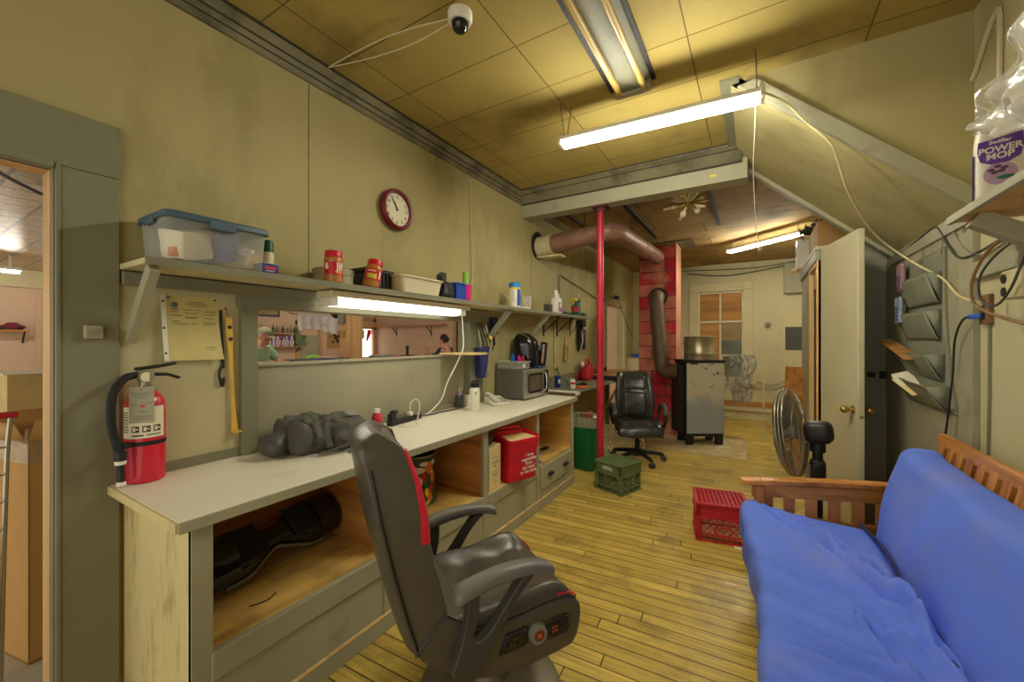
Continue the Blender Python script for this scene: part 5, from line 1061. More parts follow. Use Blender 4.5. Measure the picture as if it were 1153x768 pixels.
b = MB(); b.soft((0.60, 0.495, 0.10), 0.045, (24, 24, 8), warp=seatw); link('seat_cushion', b, M['leather'], t, world=False, ang=70)
b = MB()
for s_ in (-1, 1): b.tube(smooth_path([gp(0.25, s_ * 0.247, 0.488), gp(0.31, s_ * 0.24, 0.478), gp(0.352, s_ * 0.22, 0.445), gp(0.366, s_ * 0.19, 0.40)]), 0.004, 6)
link('red_piping', b, M['chairred'], t, world=False)
def wid(z): # half width of the back
    k = (z - 0.42) / 0.74
    return 0.245 - 0.015 * k - 0.055 * max(0, (k - 0.62) / 0.38) ** 1.7
rear = [(1.175, -0.455), (1.14, -0.478), (1.04, -0.458), (0.887, -0.43), (0.70, -0.387), (0.536, -0.343), (0.42, -0.308)]
front = [(1.175, -0.40), (1.14, -0.352), (1.113, -0.334), (1.016, -0.297), (0.95, -0.282), (0.887, -0.268), (0.80, -0.262), (0.69, -0.235), (0.60, -0.213), (0.535, -0.196), (0.42, -0.30)]
def itp(tab, z):
    for (z1, a1), (z2, a2) in zip(tab, tab[1:]):
        if z <= z1 and z >= z2: return a1 + (a2 - a1) * (z1 - z) / (z1 - z2)
    return tab[0][1] if z > tab[0][0] else tab[-1][1]
zs = [1.170, 1.168, 1.163, 1.154, 1.142] + [1.125 - 0.705 * i / 34 for i in range(35)]
def backsec(z):
    w = wid(z); r, f = itp(rear, z), itp(front, z)
    th = f - r; mid = r + th * 0.42
    rnd = 0.03 + (0.10 * max(0, (z - 1.08) / 0.085) if z > 1.08 else 0)
    pts = []
    for q, a in ((-1, 0.0), (-1.0, 0.5), (-1.0, 1.0), (-0.93, 1.04), (-0.80, 1.0), (-0.66, 0.72), (-0.5, 0.50), (-0.25, 0.46), (0, 0.45), (0.25, 0.46), (0.5, 0.50), (0.66, 0.72), (0.80, 1.0), (0.93, 1.04), (1.0, 1.0), (1.0, 0.5), (1.0, 0.0), (0.8, -0.12), (0.4, -0.2), (0, -0.22), (-0.4, -0.2), (-0.8, -0.12)):
        k = max(0, min(1, (z - 1.02) / 0.1)); aa = a + (0.30 * k if 0.3 < a < 0.75 else 0)
        pts.append(gp(r + th * aa if a >= 0 else r + 0.16 * a, w * q * (0.97 if abs(a) < 0.01 else 1), z))
    if z > 1.085:
        s2 = max(0.05, 1 - ((z - 1.085) / 0.086) ** 2.4) ** 0.5; ca = sum(p[0] for p in pts) / len(pts)
        pts = [(ca + (p[0] - ca) * s2, p[1] * (0.72 + 0.28 * s2), p[2]) for p in pts]
    return pts
secs = [backsec(z) for z in zs]; n = len(secs[0])
b = MB(); vs = [p for s_ in secs for p in s_]; fs = [tuple(range(n)), tuple(range((len(secs) - 1) * n, len(secs) * n))]
for j in range(len(secs) - 1): fs += [(j * n + i, j * n + (i + 1) % n, (j + 1) * n + (i + 1) % n, (j + 1) * n + i) for i in range(n)]
b.add(vs, fs); link('backrest', b, M['leather'], t, world=False, ang=55, bevel=0.006)
b = MB(); b.soft((0.15, 0.37, 0.12), 0.055, (10, 16, 10), M=Matrix.Translation((-0.405, 0, 1.078)) @ Euler((0, -0.22, 0)).to_matrix().to_4x4()); link('headrest', b, M['leather'], t, world=False, ang=80)
b = MB()
for s_ in (-1, 1):
    b = MB()
    def strip(u, v, s_=s_):
        z = 1.115 - 0.32 * v; w = wid(z) + 0.003; f = itp(front, z) ; wd = 0.004 + 0.022 * min(1, v * 1.1)
        path = [gp(f - wd + 0.0, s_ * w, z), gp(f + 0.001, s_ * w, z), gp(f + 0.009, s_ * w * 0.93, z), gp(f + 0.006, s_ * w * 0.80, z)]
        k = u * 3; i = min(2, int(k)); p = Vector(path[i]).lerp(Vector(path[i + 1]), k - i); return tuple(p)
    b.grid(strip, 13, 24)
    link('red_stripe', b, M['chairred'], t, world=False, ang=70)
b = MB()
for s_ in (-1, 1):
    b.tube([gp(itp(rear, z) + 0.012, s_ * (wid(z) + 0.001), z) for z in zs[8:]], 0.004, 5)
    b.tube([gp(a, s_ * 0.2525, z) for a, z in ((-0.31, 0.425), (-0.2, 0.538))], 0.004, 5); b.tube([gp(p[0], s_ * 0.248, p[1]) for p in side[:9]], 0.0035, 5)
link('seam_piping', b, M['black'], t, world=False)
for s_, nm in ((1, 'right'), (-1, 'left')):
    b = MB(); cxs = smooth_path([(-0.185, 0.612, 0), (-0.12, 0.632, 0), (-0.02, 0.652, 0), (0.09, 0.655, 0), (0.17, 0.640, 0), (0.205, 0.622, 0)], 5)
    sec = []
    for i, p in enumerate(cxs):
        k = i / (len(cxs) - 1); e = 1 - max(0, (abs(k - 0.5) - 0.42) / 0.08) ** 2 * 0.45
        hw = (0.040 - 0.012 * k) * e; hh = (0.028 - 0.008 * k) * e
        sec.append([gp(p[0], s_ * 0.285 + hw * math.copysign(abs(math.cos(a)) ** 0.6, math.cos(a)), p[1] + hh * math.copysign(abs(math.sin(a)) ** 0.7, math.sin(a))) for a in [2 * PI * q / 16 for q in range(16)]])
    vs = [p for s2 in sec for p in s2]; fs = [tuple(range(16)), tuple(range((len(sec) - 1) * 16, len(sec) * 16))]
    for j in range(len(sec) - 1): fs += [(j * 16 + i, j * 16 + (i + 1) % 16, (j + 1) * 16 + (i + 1) % 16, (j + 1) * 16 + i) for i in range(16)]
    b.add(vs, fs); link('armrest_pad', b, M['armpad'], t, world=False, ang=70)
    b = MB(); q0, q1 = (0.255, 0.30) if s_ > 0 else (-0.30, -0.255)
    rl = smooth_path([(-0.135, 0.60, 0), (-0.145, 0.52, 0), (-0.165, 0.44, 0), (-0.19, 0.37, 0)], 5); rr_ = smooth_path([(-0.095, 0.61, 0), (-0.10, 0.53, 0), (-0.115, 0.475, 0)], 5)
    fl = smooth_path([(-0.09, 0.442, 0), (-0.05, 0.47, 0), (0.02, 0.56, 0), (0.075, 0.628, 0)], 5); fr = smooth_path([(0.13, 0.632, 0), (0.07, 0.575, 0), (0.01, 0.49, 0), (-0.05, 0.40, 0), (-0.09, 0.335, 0)], 5)
    poly = [(p[0], p[1]) for p in rl] + [(-0.19, 0.34), (-0.17, 0.315), (-0.14, 0.305), (-0.11, 0.315)] + [(p[0], p[1]) for p in fr[::-1]] + [(p[0], p[1]) for p in fl[::-1]] + [(-0.105, 0.437), (-0.118, 0.445)] + [(p[0], p[1]) for p in rr_[::-1]]
    b.prism(poly, fA, q0, q1); link('armrest_bracket', b, mat('charcoal_bracket_' + nm, C(66, 63, 58), 0.45), t, bevel=0.006, world=False)
cps = []
for (x0, x1) in ((0.005, 0.115), (0.20, 0.305)):
    left = x0 < 0.1; cp = MB()
    cp.prism([(x0 - (0.01 if left else 0), 0.328), (x1, 0.338 if left else 0.335), (x1 - (0.0 if left else 0.012), 0.408), (x0 + 0.02 if left else x0, 0.40)], fA, 0.249, 0.260)
    cps.append(link('control_panel', cp, M['black'], t, bevel=0.006, world=False))
cp = cps[0]
b = MB(); b.prism([(0.015, 0.345), (0.09, 0.35), (0.09, 0.388), (0.03, 0.386)], fA, 0.259, 0.2615); link('panel_inset', b, M['black_gloss'], cps[0], world=False)
b = MB(); b.prism([(0.215, 0.345), (0.285, 0.347), (0.278, 0.393), (0.215, 0.391)], fA, 0.259, 0.2615); link('panel_inset', b, M['black_gloss'], cps[1], world=False)
b = MB()
for a, z in ((0.03, 0.362), (0.05, 0.372), (0.068, 0.362), (0.25, 0.38), (0.265, 0.365)): b.cyl(gp(a, 0.26, z), gp(a, 0.266, z), 0.006, n=10)
link('panel_knobs', b, M['black'], cp, world=False)
b = MB()
for a, z in ((0.222, 0.36), (0.222, 0.375), (0.236, 0.361), (0.236, 0.376)): b.cyl(gp(a, 0.26, z), gp(a, 0.265, z), 0.005, n=10)
link('panel_jacks', b, mat('red_jack', C(150, 70, 60), 0.4), cps[1], world=False)
b = MB()
for a, z in ((0.02, 0.398), (0.10, 0.402), (0.012, 0.335), (0.105, 0.343), (0.21, 0.403), (0.285, 0.403), (0.21, 0.34), (0.297, 0.342)): b.cyl(gp(a, 0.259, z), gp(a, 0.2615, z), 0.0025, n=8)
link('panel_screws', b, M['steel'], cp, world=False)
b = MB(); b.cyl(gp(0.157, 0.249, 0.368), gp(0.157, 0.272, 0.368), 0.040, 0.034, n=28); link('volume_dial', b, M['grey'], t, world=False)
b = MB(); b.cyl(gp(0.157, 0.271, 0.368), gp(0.157, 0.2735, 0.368), 0.021, n=22); link('dial_face', b, mat('dark_orange', C(110, 50, 36), 0.4), t, world=False)
b = MB()
for q in (-1, 1): b.bar(gp(0.157 - 0.008, 0.2742, 0.368 - 0.008 * q), gp(0.157 + 0.008, 0.2742, 0.368 + 0.008 * q), 0.004, 0.0012, up=(0, 1, 0))
link('dial_emblem', b, M['orange'], t, world=False)

# ================================================================ OFFICE CHAIR
oc = Vector((-1.26, 5.08, 0)); od = Vector((0.42, -0.907, 0))
t = thing('office_chair', 'worn black leather swivel office chair beyond the red pole', 'chair', oc, math.atan2(od.y, od.x))    # local x = forward
b = MB()
for k in range(5):
    a = 2 * PI * k / 5 + 0.35; b.tube([(0.03 * math.cos(a), 0.03 * math.sin(a), 0.12), (0.2 * math.cos(a), 0.2 * math.sin(a), 0.105), (0.31 * math.cos(a), 0.31 * math.sin(a), 0.085)], [0.03, 0.026, 0.02], 8)
b.cyl((0, 0, 0.07), (0, 0, 0.15), 0.045); link('star_base', b, M['black'], t, world=False)
for k in range(5):
    a = 2 * PI * k / 5 + 0.35; c_ = Vector((0.32 * math.cos(a), 0.32 * math.sin(a), 0.032)); s_ = Vector((-math.sin(a), math.cos(a), 0))
    b = MB(); b.cyl(c_ - s_ * 0.028, c_ - s_ * 0.006, 0.032, n=16); b.cyl(c_ + s_ * 0.006, c_ + s_ * 0.028, 0.032, n=16); b.cyl(c_, c_ + Vector((0, 0, 0.05)), 0.012); link('caster', b, M['dgrey'], t, world=False)
b = MB(); b.cyl((0, 0, 0.12), (0, 0, 0.26), 0.03); b.cyl((0, 0, 0.24), (0, 0, 0.38), 0.02); b.box(-0.1, 0.1, -0.08, 0.08, 0.37, 0.40); link('gas_column', b, M['black'], t, world=False)
b = MB(); b.tube([(0.0, 0.12, 0.385), (0.05, 0.24, 0.36), (0.05, 0.30, 0.30)], [0.006, 0.006, 0.014], 8); link('lever', b, M['black'], t, world=False)
def oseat(x, y, z):
    zz = z + 0.45 + (0.012 * math.sin(14 * x) * math.cos(9 * y) if z > 0 else 0) - 0.07 * max(0, x / 0.25) ** 3 - (0.012 if (z > 0 and abs(abs(y) - 0.13) < 0.02) else 0)
    return (x, y * (1 - 0.12 * max(0, -x / 0.25)), zz)
b = MB(); b.soft((0.52, 0.54, 0.12), 0.055, (18, 20, 8), warp=oseat, amp=0.012, freq=9); link('seat', b, M['leather2'], t, world=False, ang=80)
def oback(x, y, z):
    k = (z + 0.29) / 0.58
    return (x - 0.21 - 0.13 * k + 0.05 * math.sin(PI * k) + 0.05 * (abs(y) / 0.25) ** 2 - (0.012 if (x > 0 and abs(abs(y) - 0.15) < 0.025) else 0), y * (0.86 + 0.12 * math.sin(PI * min(1, 0.2 + k * 0.9))), z + 0.79)
b = MB(); b.soft((0.10, 0.50, 0.58), 0.045, (6, 22, 22), warp=oback, amp=0.012, freq=8); link('backrest', b, M['leather2'], t, world=False, ang=80)
b = MB(); b.soft((0.07, 0.30, 0.17), 0.033, (6, 14, 10), amp=0.01, freq=10, warp=lambda x, y, z: (oback(x, y, z + 0.16)[0] + 0.045, y, z + 0.16 + 0.79)); link('head_cushion', b, M['leather2'], t, world=False, ang=80)
b = MB(); b.soft((0.07, 0.30, 0.30), 0.033, (6, 14, 12), amp=0.012, freq=10, warp=lambda x, y, z: (oback(x, y, z - 0.10)[0] + 0.04, y, z - 0.10 + 0.79)); link('lumbar_cushion', b, M['leather2'], t, world=False, ang=80)
for s_ in (-1, 1):
    b = MB(); b.tube(smooth_path([(-0.14, s_ * 0.27, 0.42), (-0.17, s_ * 0.30, 0.55), (-0.12, s_ * 0.305, 0.655), (0.0, s_ * 0.305, 0.68), (0.14, s_ * 0.30, 0.65), (0.19, s_ * 0.29, 0.54), (0.13, s_ * 0.27, 0.42)], 6), 0.022, 8, flat=1.3); link('armrest', b, M['black'], t, world=False)
    b = MB(); b.tube(smooth_path([(-0.12, s_ * 0.305, 0.675), (0.0, s_ * 0.305, 0.70), (0.14, s_ * 0.30, 0.672), (0.19, s_ * 0.292, 0.60)], 5), 0.028, 8, flat=0.8); link('arm_pad', b, M['dgrey'], t, world=False)

# ================================================================ CRATES, BIN, POLE
def crate(name, label, loc, rz, mk, side, ht, solid_top, lattice=True, group='milk crates on the floor'):
    """upside-down milk crate: base grid on top, handle holes, lattice sides; side = (x, y) size"""
    t = thing(name, label, 'crate', loc, rz, group); sx, sy = side; hx, hy = sx / 2, sy / 2; m = M[mk]
    for x in (-1, 1):
        for y in (-1, 1): b = MB(); b.box(x * hx - (0.035 if x > 0 else 0), x * hx + (0.035 if x < 0 else 0), y * hy - (0.035 if y > 0 else 0), y * hy + (0.035 if y < 0 else 0), 0, ht); link('corner_post', b, m, t, bevel=0.008, world=False)
    z0 = ht * 0.60
    for nm, fn, h2 in (('front', lambda u, q, w: (u, -hy + q, w), hx), ('back', lambda u, q, w: (u, hy - q, w), hx), ('left', lambda u, q, w: (-hx + q, u, w), hy), ('right', lambda u, q, w: (hx - q, u, w), hy)):
        b = MB()
        def slab(u0, u1, w0, w1, q0=0.0, q1=0.010):
            vs = [fn(u, q, w) for u in (u0, u1) for q in (q0, q1) for w in (w0, w1)]
            b.add(vs, [(0, 1, 3, 2), (4, 6, 7, 5), (0, 4, 5, 1), (2, 3, 7, 6), (0, 2, 6, 4), (1, 5, 7, 3)])
        def bar2(u0, w0, u1, w1, r=0.0035):
            b.tube([fn(u0, 0.007, w0), fn(u1, 0.007, w1)], r, 5)
        slab(-h2, h2, z0 + 0.01, ht - 0.01); slab(-h2, h2, z0, z0 + 0.014, -0.008); slab(-h2, h2, ht - 0.014, ht, -0.006)
        slab(-h2, h2, 0.0, 0.010, -0.006); slab(-h2, h2, 0.045, 0.053, -0.003)
        k = int(h2 * 2 / 0.035)
        for i in range(1, k): u = -h2 + 2 * h2 * i / k; bar2(u, 0.0, u, 0.05, 0.003)
        bar2(-h2, 0.025, h2, 0.025, 0.003)
        lo, hi = 0.052, z0; span = hi - lo; n_ = 7
        for i in range(-4, n_ + 4):
            for dr in (1, -1):
                u0 = -h2 + 0.03 + (2 * h2 - 0.06) * i / n_; u1 = u0 + dr * span
                w0, w1 = lo, hi; a, c_ = -h2 + 0.03, h2 - 0.03
                if max(u0, u1) <= a or min(u0, u1) >= c_: continue
                def cl(u):
                    return lo + (u - u0) / (u1 - u0) * span
                if u0 < a: w0 = cl(a); u0_ = a
                elif u0 > c_: w0 = cl(c_); u0_ = c_
                else: u0_ = u0
                if u1 < a: w1 = cl(a); u1_ = a
                elif u1 > c_: w1 = cl(c_); u1_ = c_
                else: u1_ = u1
                bar2(u0_, w0, u1_, w1, 0.0036)
        b.tube([fn(0.062 * math.cos(q * PI / 10), 0.007, 0.085 + 0.030 * math.sin(q * PI / 10)) for q in range(20)], 0.006, 6, closed=True)
        link('side_panel', b, m, t, world=False)
    b = MB(); b.tube([(u, v, ht - 0.006) for u, v in rrect(sx, sy, 0.025, 3)], 0.009, 6, closed=True)
    if solid_top: b.box(-hx + 0.01, hx - 0.01, -hy + 0.01, hy - 0.01, ht - 0.012, ht - 0.004)
    st = 0.03
    for i in range(int(sx / st)): x = -hx + st * (i + 0.5); b.box(x - 0.0035, x + 0.0035, -hy + 0.008, hy - 0.008, ht - 0.010, ht)
    for i in range(int(sy / st)): y = -hy + st * (i + 0.5); b.box(-hx + 0.008, hx - 0.008, y - 0.0035, y + 0.0035, ht - 0.010, ht - 0.0005)
    link('base_grid', b, m, t, world=False)
    return t
c1 = crate('milk_crate', 'dark green milk crate upside down on the floor by the red pole', (-1.198, 4.033, 0), math.radians(-20), 'olive', (0.325, 0.325), 0.285, True)
b = MB(); b.M = Matrix.Translation((0, -0.1625, 0.235))
b.prism([(-0.065, -0.02), (0.065, -0.02), (0.055, 0.015), (0.0, 0.022), (-0.055, 0.015)], fXZ, -0.0015, 0.0); link('pale_logo_plate', b, mat('pale_plate', C(186, 190, 178), 0.5), c1, world=False)
c2 = crate('milk_crate', 'red milk crate upside down on the floor at the end of the futon', (-0.235, 3.49, 0), math.radians(11), 'redcrate', (0.36, 0.33), 0.285, False)
b = MB(); b.soft((0.05, 0.04, 0.008), 0.004, (5, 5, 2), amp=0.006, freq=30, M=Matrix.Translation((-0.11, 3.31, 0.004))); solo('paper_scrap', b, M['paper'], 'white paper scrap on the floor beside the red crate', 'scrap')
b = MB(); b.soft((0.06, 0.015, 0.006), 0.003, (5, 3, 2), amp=0.006, freq=30, M=Matrix.Translation((-0.13, 2.80, 0.003))); solo('paper_scrap', b, M['paper'], 'thin white paper shred on the floorboards in front of the red crate', 'scrap')

t = thing('support_pole', 'red painted steel pole under the ceiling beam', 'pole', (-1.402, 4.10, 0))
b = MB(); b.cyl((-1.402, 4.10, 0.01), (-1.402, 4.10, 2.895), 0.036, n=28); link('shaft', b, M['redpaint'], t)
b = MB(); b.box(-1.47, -1.30, 4.02, 4.18, 2.885, 2.90); b.cyl((-1.402, 4.10, 2.85), (-1.402, 4.10, 2.886), 0.05); link('top_plate', b, mat('dull_dark_red', C(92, 40, 40), 0.6), t)
b = MB(); b.cyl((-1.402, 4.10, 0), (-1.402, 4.10, 0.012), 0.06, n=24); link('base_plate', b, M['redpaint'], t)

t = thing('trash_can', 'tall green waste bin lined with a grey bag beyond the counter end', 'trash can', (-1.70, 4.50, 0))
b = MB(); b.lathe([(0.125, 0), (0.132, 0.01), (0.16, 0.58), (0.166, 0.585), (0.166, 0.605), (0.155, 0.605), (0.12, 0.03)], (-1.70, 4.50, 0), 40, sq=4); link('bin_body', b, M['green'], t)
b = MB()
def liner(u, v):
    a = 2 * PI * u; x, y = math.cos(a), math.sin(a); q = (abs(x) ** 4 + abs(y) ** 4) ** -0.25
    prof = [(0.168, 0.50), (0.171, 0.53), (0.172, 0.575), (0.166, 0.618), (0.156, 0.612), (0.148, 0.54), (0.13, 0.42), (0.06, 0.40)]
    k = v * (len(prof) - 1); i = min(len(prof) - 2, int(k)); r = prof[i][0] + (prof[i + 1][0] - prof[i][0]) * (k - i); z = prof[i][1] + (prof[i + 1][1] - prof[i][1]) * (k - i)
    r += 0.004 * math.sin(a * 17) + 0.004 * noise.noise(Vector((x * 5, y * 5, z * 14))); z += 0.018 * noise.noise(Vector((x * 4, y * 4, 7))) if v < 0.3 else 0
    return (-1.70 + x * q * r, 4.50 + y * q * r, z)
b.grid(liner, 72, 22, True); link('bag_liner', b, mat('grey_bin_bag', C(150, 146, 128), 0.35, var=0.08), t)
b = MB(); b.obox((-1.70, 4.47, 0.60), (0.12, 0.008, 0.10), (0.5, 0.3, 0.6)); b.obox((-1.67, 4.50, 0.61), (0.07, 0.006, 0.12), (0.2, 0.6, 0.2)); solo('crumpled_wrapper', b, mat('salmon_wrapper', C(206, 130, 96), 0.6, var=0.2), 'salmon coloured wrapper sticking out of the green bin', 'wrapper')
b = MB(); b.soft((0.10, 0.10, 0.08), 0.03, (6, 6, 6), amp=0.03, freq=16, M=Matrix.Translation((-1.65, 4.55, 0.57))); solo('crumpled_paper', b, M['paper'], 'white crumpled paper in the green bin', 'paper')

# white lattice panel leaning behind the pole
t = thing('lattice_panel', 'cream diagonal lattice panel leaning low behind the red pole', 'lattice', (-1.66, 5.35, 0))
A = Vector((-1.70, 5.0, 0.0)); B_ = Vector((-1.32, 5.75, 0.0)); u_ = (B_ - A); Lw = u_.length; u_.normalize(); up = Vector((-0.25, 0.1, 1)).normalized()
def lat(u, w): return A + u_ * u + up * w
b = MB()
top = lambda u: 0.46 - 0.28 * (u / Lw)
for k in range(-8, 20):
    for dr in (1, -1):
        pts = []
        for q in range(41):
            w = 0.46 * q / 40; u = 0.065 * k + dr * w
            if 0 <= u <= Lw and w <= top(u): pts.append(lat(u, w))
        if len(pts) > 2: b.bar(pts[0], pts[-1], 0.009, 0.004, up=u_.cross(up))
link('slats', b, M['cream'], t)
b = MB(); b.bar(lat(0, 0), lat(0, top(0)), 0.016, 0.012); b.bar(lat(0, 0), lat(Lw, 0), 0.016, 0.012); b.bar(lat(0, top(0)), lat(Lw, top(Lw)), 0.016, 0.012); b.bar(lat(Lw, 0), lat(Lw, top(Lw)), 0.016, 0.012); link('frame', b, M['cream'], t)

# ================================================================ WORK TABLE BEYOND THE COUNTER
t = thing('work_table', 'grey work table against the wall beyond the counter', 'table', (-2.05, 5.6, 0))
b = MB(); b.box(XL + 0.003, -1.80, 4.50, 7.1, 0.865, 0.895); link('tabletop', b, M['trim'], t, bevel=0.004)
b = MB(); b.box(-2.22, -1.79, 4.36, 4.52, 0.845, 0.89); link('end_drawer', b, M['white'], t, bevel=0.006)
b = MB(); b.box(-2.22, -1.79, 4.35, 4.365, 0.852, 0.884); link('drawer_edge', b, M['steel'], t)
for y in (4.65, 6.95):
    b = MB(); b.box(-2.27, -2.22, y, y + 0.05, 0, 0.865); link('leg', b, M['trim'], t)
b = MB(); b.bar((-1.87, 4.66, 0.86), (-2.24, 4.72, 0.30), 0.03, 0.03); b.bar((-1.9, 6.7, 0.86), (-2.24, 6.8, 0.30), 0.03, 0.03); link('brace', b, M['cream_wood'], t)
b = MB(); b.box(XL + 0.003, XL + 0.03, 4.55, 7.0, 0.895, 1.02); link('backsplash', b, M['grime'], t)
b = MB(); b.box(XL + 0.03, XL + 0.034, 5.5, 6.3, 0.90, 1.015); link('red_splash_panel', b, mat('dull_red_panel', C(128, 50, 48), 0.6, var=0.2), t)
b = MB(); b.box(-2.262, -1.72, 5.9, 7.3, 0.8965, 0.96); b.cur = 1; b.box(-2.22, -1.77, 5.96, 7.24, 0.955, 0.963); solo('wood_tray', b, [M['iron'], M['ply_pale']], 'wide brown wooden tray with a dark rim at the far end of the work table', 'tray')
t = thing('soda_can', 'white and red drink can on the work table edge', 'can', (-1.93, 4.62, 0.897))
prof = [(0.026, 0), (0.032, 0.008), (0.033, 0.02), (0.033, 0.105), (0.026, 0.12), (0.025, 0.122)]
b = MB(); b.lathe(prof, (-1.93, 4.62, 0.897), 20); link('can_body', b, M['white'], t)
b = MB(); b.lathe([(0.0333, 0.06), (0.0333, 0.085)], (-1.93, 4.62, 0.897), 20, cap=False); link('red_band', b, M['jarred'], t)
t = thing('soda_can', 'dark blue drink can on the work table near the wall', 'can', (-2.16, 4.68, 0.897))
b = MB(); b.lathe([(r * 1.15, z * 1.25) for r, z in prof], (-2.16, 4.68, 0.897), 20); link('can_body', b, mat('blue_can', C(36, 44, 132), 0.3, 0.4), t)
b = MB(); b.ell((-2.16 + 0.03, 4.66, 0.975), (0.012, 0.022, 0.03), 12, 8); link('white_emblem', b, M['paper'], t)
b = MB(); b.soft((0.12, 0.16, 0.02), 0.008, (5, 6, 3), amp=0.008, freq=14, M=Matrix.Translation((-1.88, 4.80, 0.907))); solo('orange_rag', b, M['orange'], 'flat orange rag on the work table edge', 'rag')
b = MB(); b.tube(smooth_path([(-2.02, 4.98, 0.91), (-1.95, 5.05, 0.93), (-1.9, 5.0, 0.915), (-1.95, 4.92, 0.91)]), 0.012, 6); b.tube([(-2.02, 4.98, 0.91), (-2.1, 5.1, 0.905)], 0.008, 6); solo('black_hose_end', b, M['black'], 'small black looped hand tool on the work table', 'tool')
b = MB(); b.tube(smooth_path([(XL + 0.03, 4.9, 1.12), (-2.24, 4.92, 1.02), (-2.18, 4.95, 0.96), (-2.10, 4.90, 0.915), (-2.02, 4.88, 0.91)]), 0.010, 8); solo('green_hose', b, M['green'], 'short green hose curving from the wall pipe onto the work table', 'hose')
t = thing('wall_pipe', 'thin pale pipe running down the wall under the shelf', 'pipe', (XL + 0.02, 4.8, 1.0))
b = MB(); b.cyl((XL + 0.02, 4.86, 1.12), (XL + 0.02, 4.86, 1.79), 0.012, n=10); link('pipe_body', b, M['cream_wood'], t)
b = MB(); b.ell((XL + 0.025, 4.88, 1.13), (0.022, 0.022, 0.03)); link('tap', b, M['brass'], t)
t = thing('watering_jug', 'red plastic jug with a loop handle at the back of the work table', 'jug', (-2.18, 5.80, 0.897))
b = MB(); b.soft((0.15, 0.20, 0.24), 0.035, (6, 8, 8), M=Matrix.Translation((-2.18, 5.78, 1.017)), warp=lambda x, y, z: (x, y * (1 - 0.25 * max(0, z) / 0.12), z)); link('jug_body', b, M['redcrate'], t, ang=70)
b = MB(); b.tube(smooth_path([(-2.18, 5.70, 1.13), (-2.18, 5.72, 1.20), (-2.18, 5.82, 1.205), (-2.18, 5.86, 1.13)]), 0.016, 8); link('handle', b, M['redcrate'], t)
b = MB(); b.ell((-2.20, 5.64, 1.14), (0.03, 0.04, 0.04)); solo('white_ball', b, M['white'], 'white ball-shaped cap on the wall left of the red jug', 'cap')
# things hanging on the wall between table and shelf
t = thing('hanging_brush', 'tan brush hanging on the wall beneath the shelf end', 'brush', (XL + 0.02, 5.25, 1.2))
b = MB(); b.soft((0.03, 0.11, 0.22), 0.014, (3, 6, 6), M=Matrix.Translation((XL + 0.02, 5.22, 1.32))); link('bristles', b, mat('tan_bristles', C(160, 132, 70), 0.9, var=0.2, scale=30), t)
b = MB(); b.bar((XL + 0.02, 5.22, 1.42), (XL + 0.02, 5.23, 1.56), 0.025, 0.015); link('handle', b, M['bare_wood'], t)
t = thing('phone_handset', 'black wall phone hanging below the end of the shelf', 'telephone', (XL + 0.03, 5.75, 1.3))
b = MB(); b.box(XL, XL + 0.07, 5.66, 5.86, 1.36, 1.66); link('phone_body', b, M['black'], t, bevel=0.012)
b = MB(); b.tube(smooth_path([(XL + 0.08, 5.68, 1.64), (XL + 0.11, 5.67, 1.52), (XL + 0.08, 5.68, 1.40)]), 0.02, 8); link('handset', b, M['black'], t)
b = MB(); b.tube(smooth_path([(XL + 0.08, 5.66, 1.62), (XL + 0.12, 5.60, 1.50), (XL + 0.10, 5.58, 1.38), (XL + 0.06, 5.64, 1.32)]), 0.006, 6); link('cord', b, M['white'], t)
b = MB(); b.box(XL, XL + 0.1, 5.65, 5.8, 1.70, 1.80); b.cyl((XL + 0.05, 5.72, 1.62), (XL + 0.05, 5.72, 1.7), 0.03); solo('dark_bracket_box', b, M['iron'], 'dark box bracket just under the far end of the shelf', 'bracket', bevel=0.01)
t = thing('conduit', 'thin grey conduit running down and sloping across the left wall', 'conduit', (XL + 0.015, 6.5, 1.5))
b = MB(); b.tube([(XL + 0.012, 5.0, 1.82), (XL + 0.012, 5.0, 2.38), (XL + 0.014, 5.04, 2.39)], 0.009, 6); b.tube(smooth_path([(XL + 0.014, 5.04, 2.39), (XL + 0.016, 5.9, 2.28), (XL + 0.02, 6.5, 2.20), (XL + 0.02, 7.0, 2.20), (XL + 0.03, 7.6, 2.30), (XL + 0.03, 8.4, 1.75), (XL + 0.03, 8.85, 1.55)]), 0.010, 6); link('conduit_body', b, M['trim'], t)
b = MB(); b.box(XL, XL + 0.03, 6.62, 6.78, 2.18, 2.26); b.box(XL, XL + 0.05, 7.5, 7.7, 2.28, 2.34); link('clamp', b, M['iron'], t)
b = MB(); b.tube(smooth_path([(XL + 0.008, 3.02, 3.02), (XL + 0.008, 3.03, 2.6), (XL + 0.01, 3.06, 2.3), (XL + 0.012, 3.04, 2.05), (XL + 0.012, 2.97, 1.83)]), 0.004, 5); solo('wall_cable', b, M['cream'], 'thin cable running down the left wall to the shelf right of the clock', 'cable')
# small cabinet and blue box in the far corner
t = thing('corner_cabinet', 'small cream cabinet in the far left corner', 'cabinet', (-2.08, 8.4, 0))
b = MB(); b.box(XL + 0.004, -1.72, 8.28, 8.8, 0, 1.14); link('body', b, M['cream_wood'], t, bevel=0.006)
b = MB(); b.box(-2.26, -1.76, 8.268, 8.28, 0.10, 1.08); d_ = link('door', b, M['door_cream'], t, bevel=0.003)
b = MB(); b.ell((-1.81, 8.26, 0.7), 0.018); link('knob', b, M['brass'], d_)
b = MB(); b.box(-2.20, -1.80, 8.35, 8.7, 1.142, 1.21); solo('blue_box', b, M['blue'], 'flat blue box on top of the cream corner cabinet', 'box', bevel=0.01)

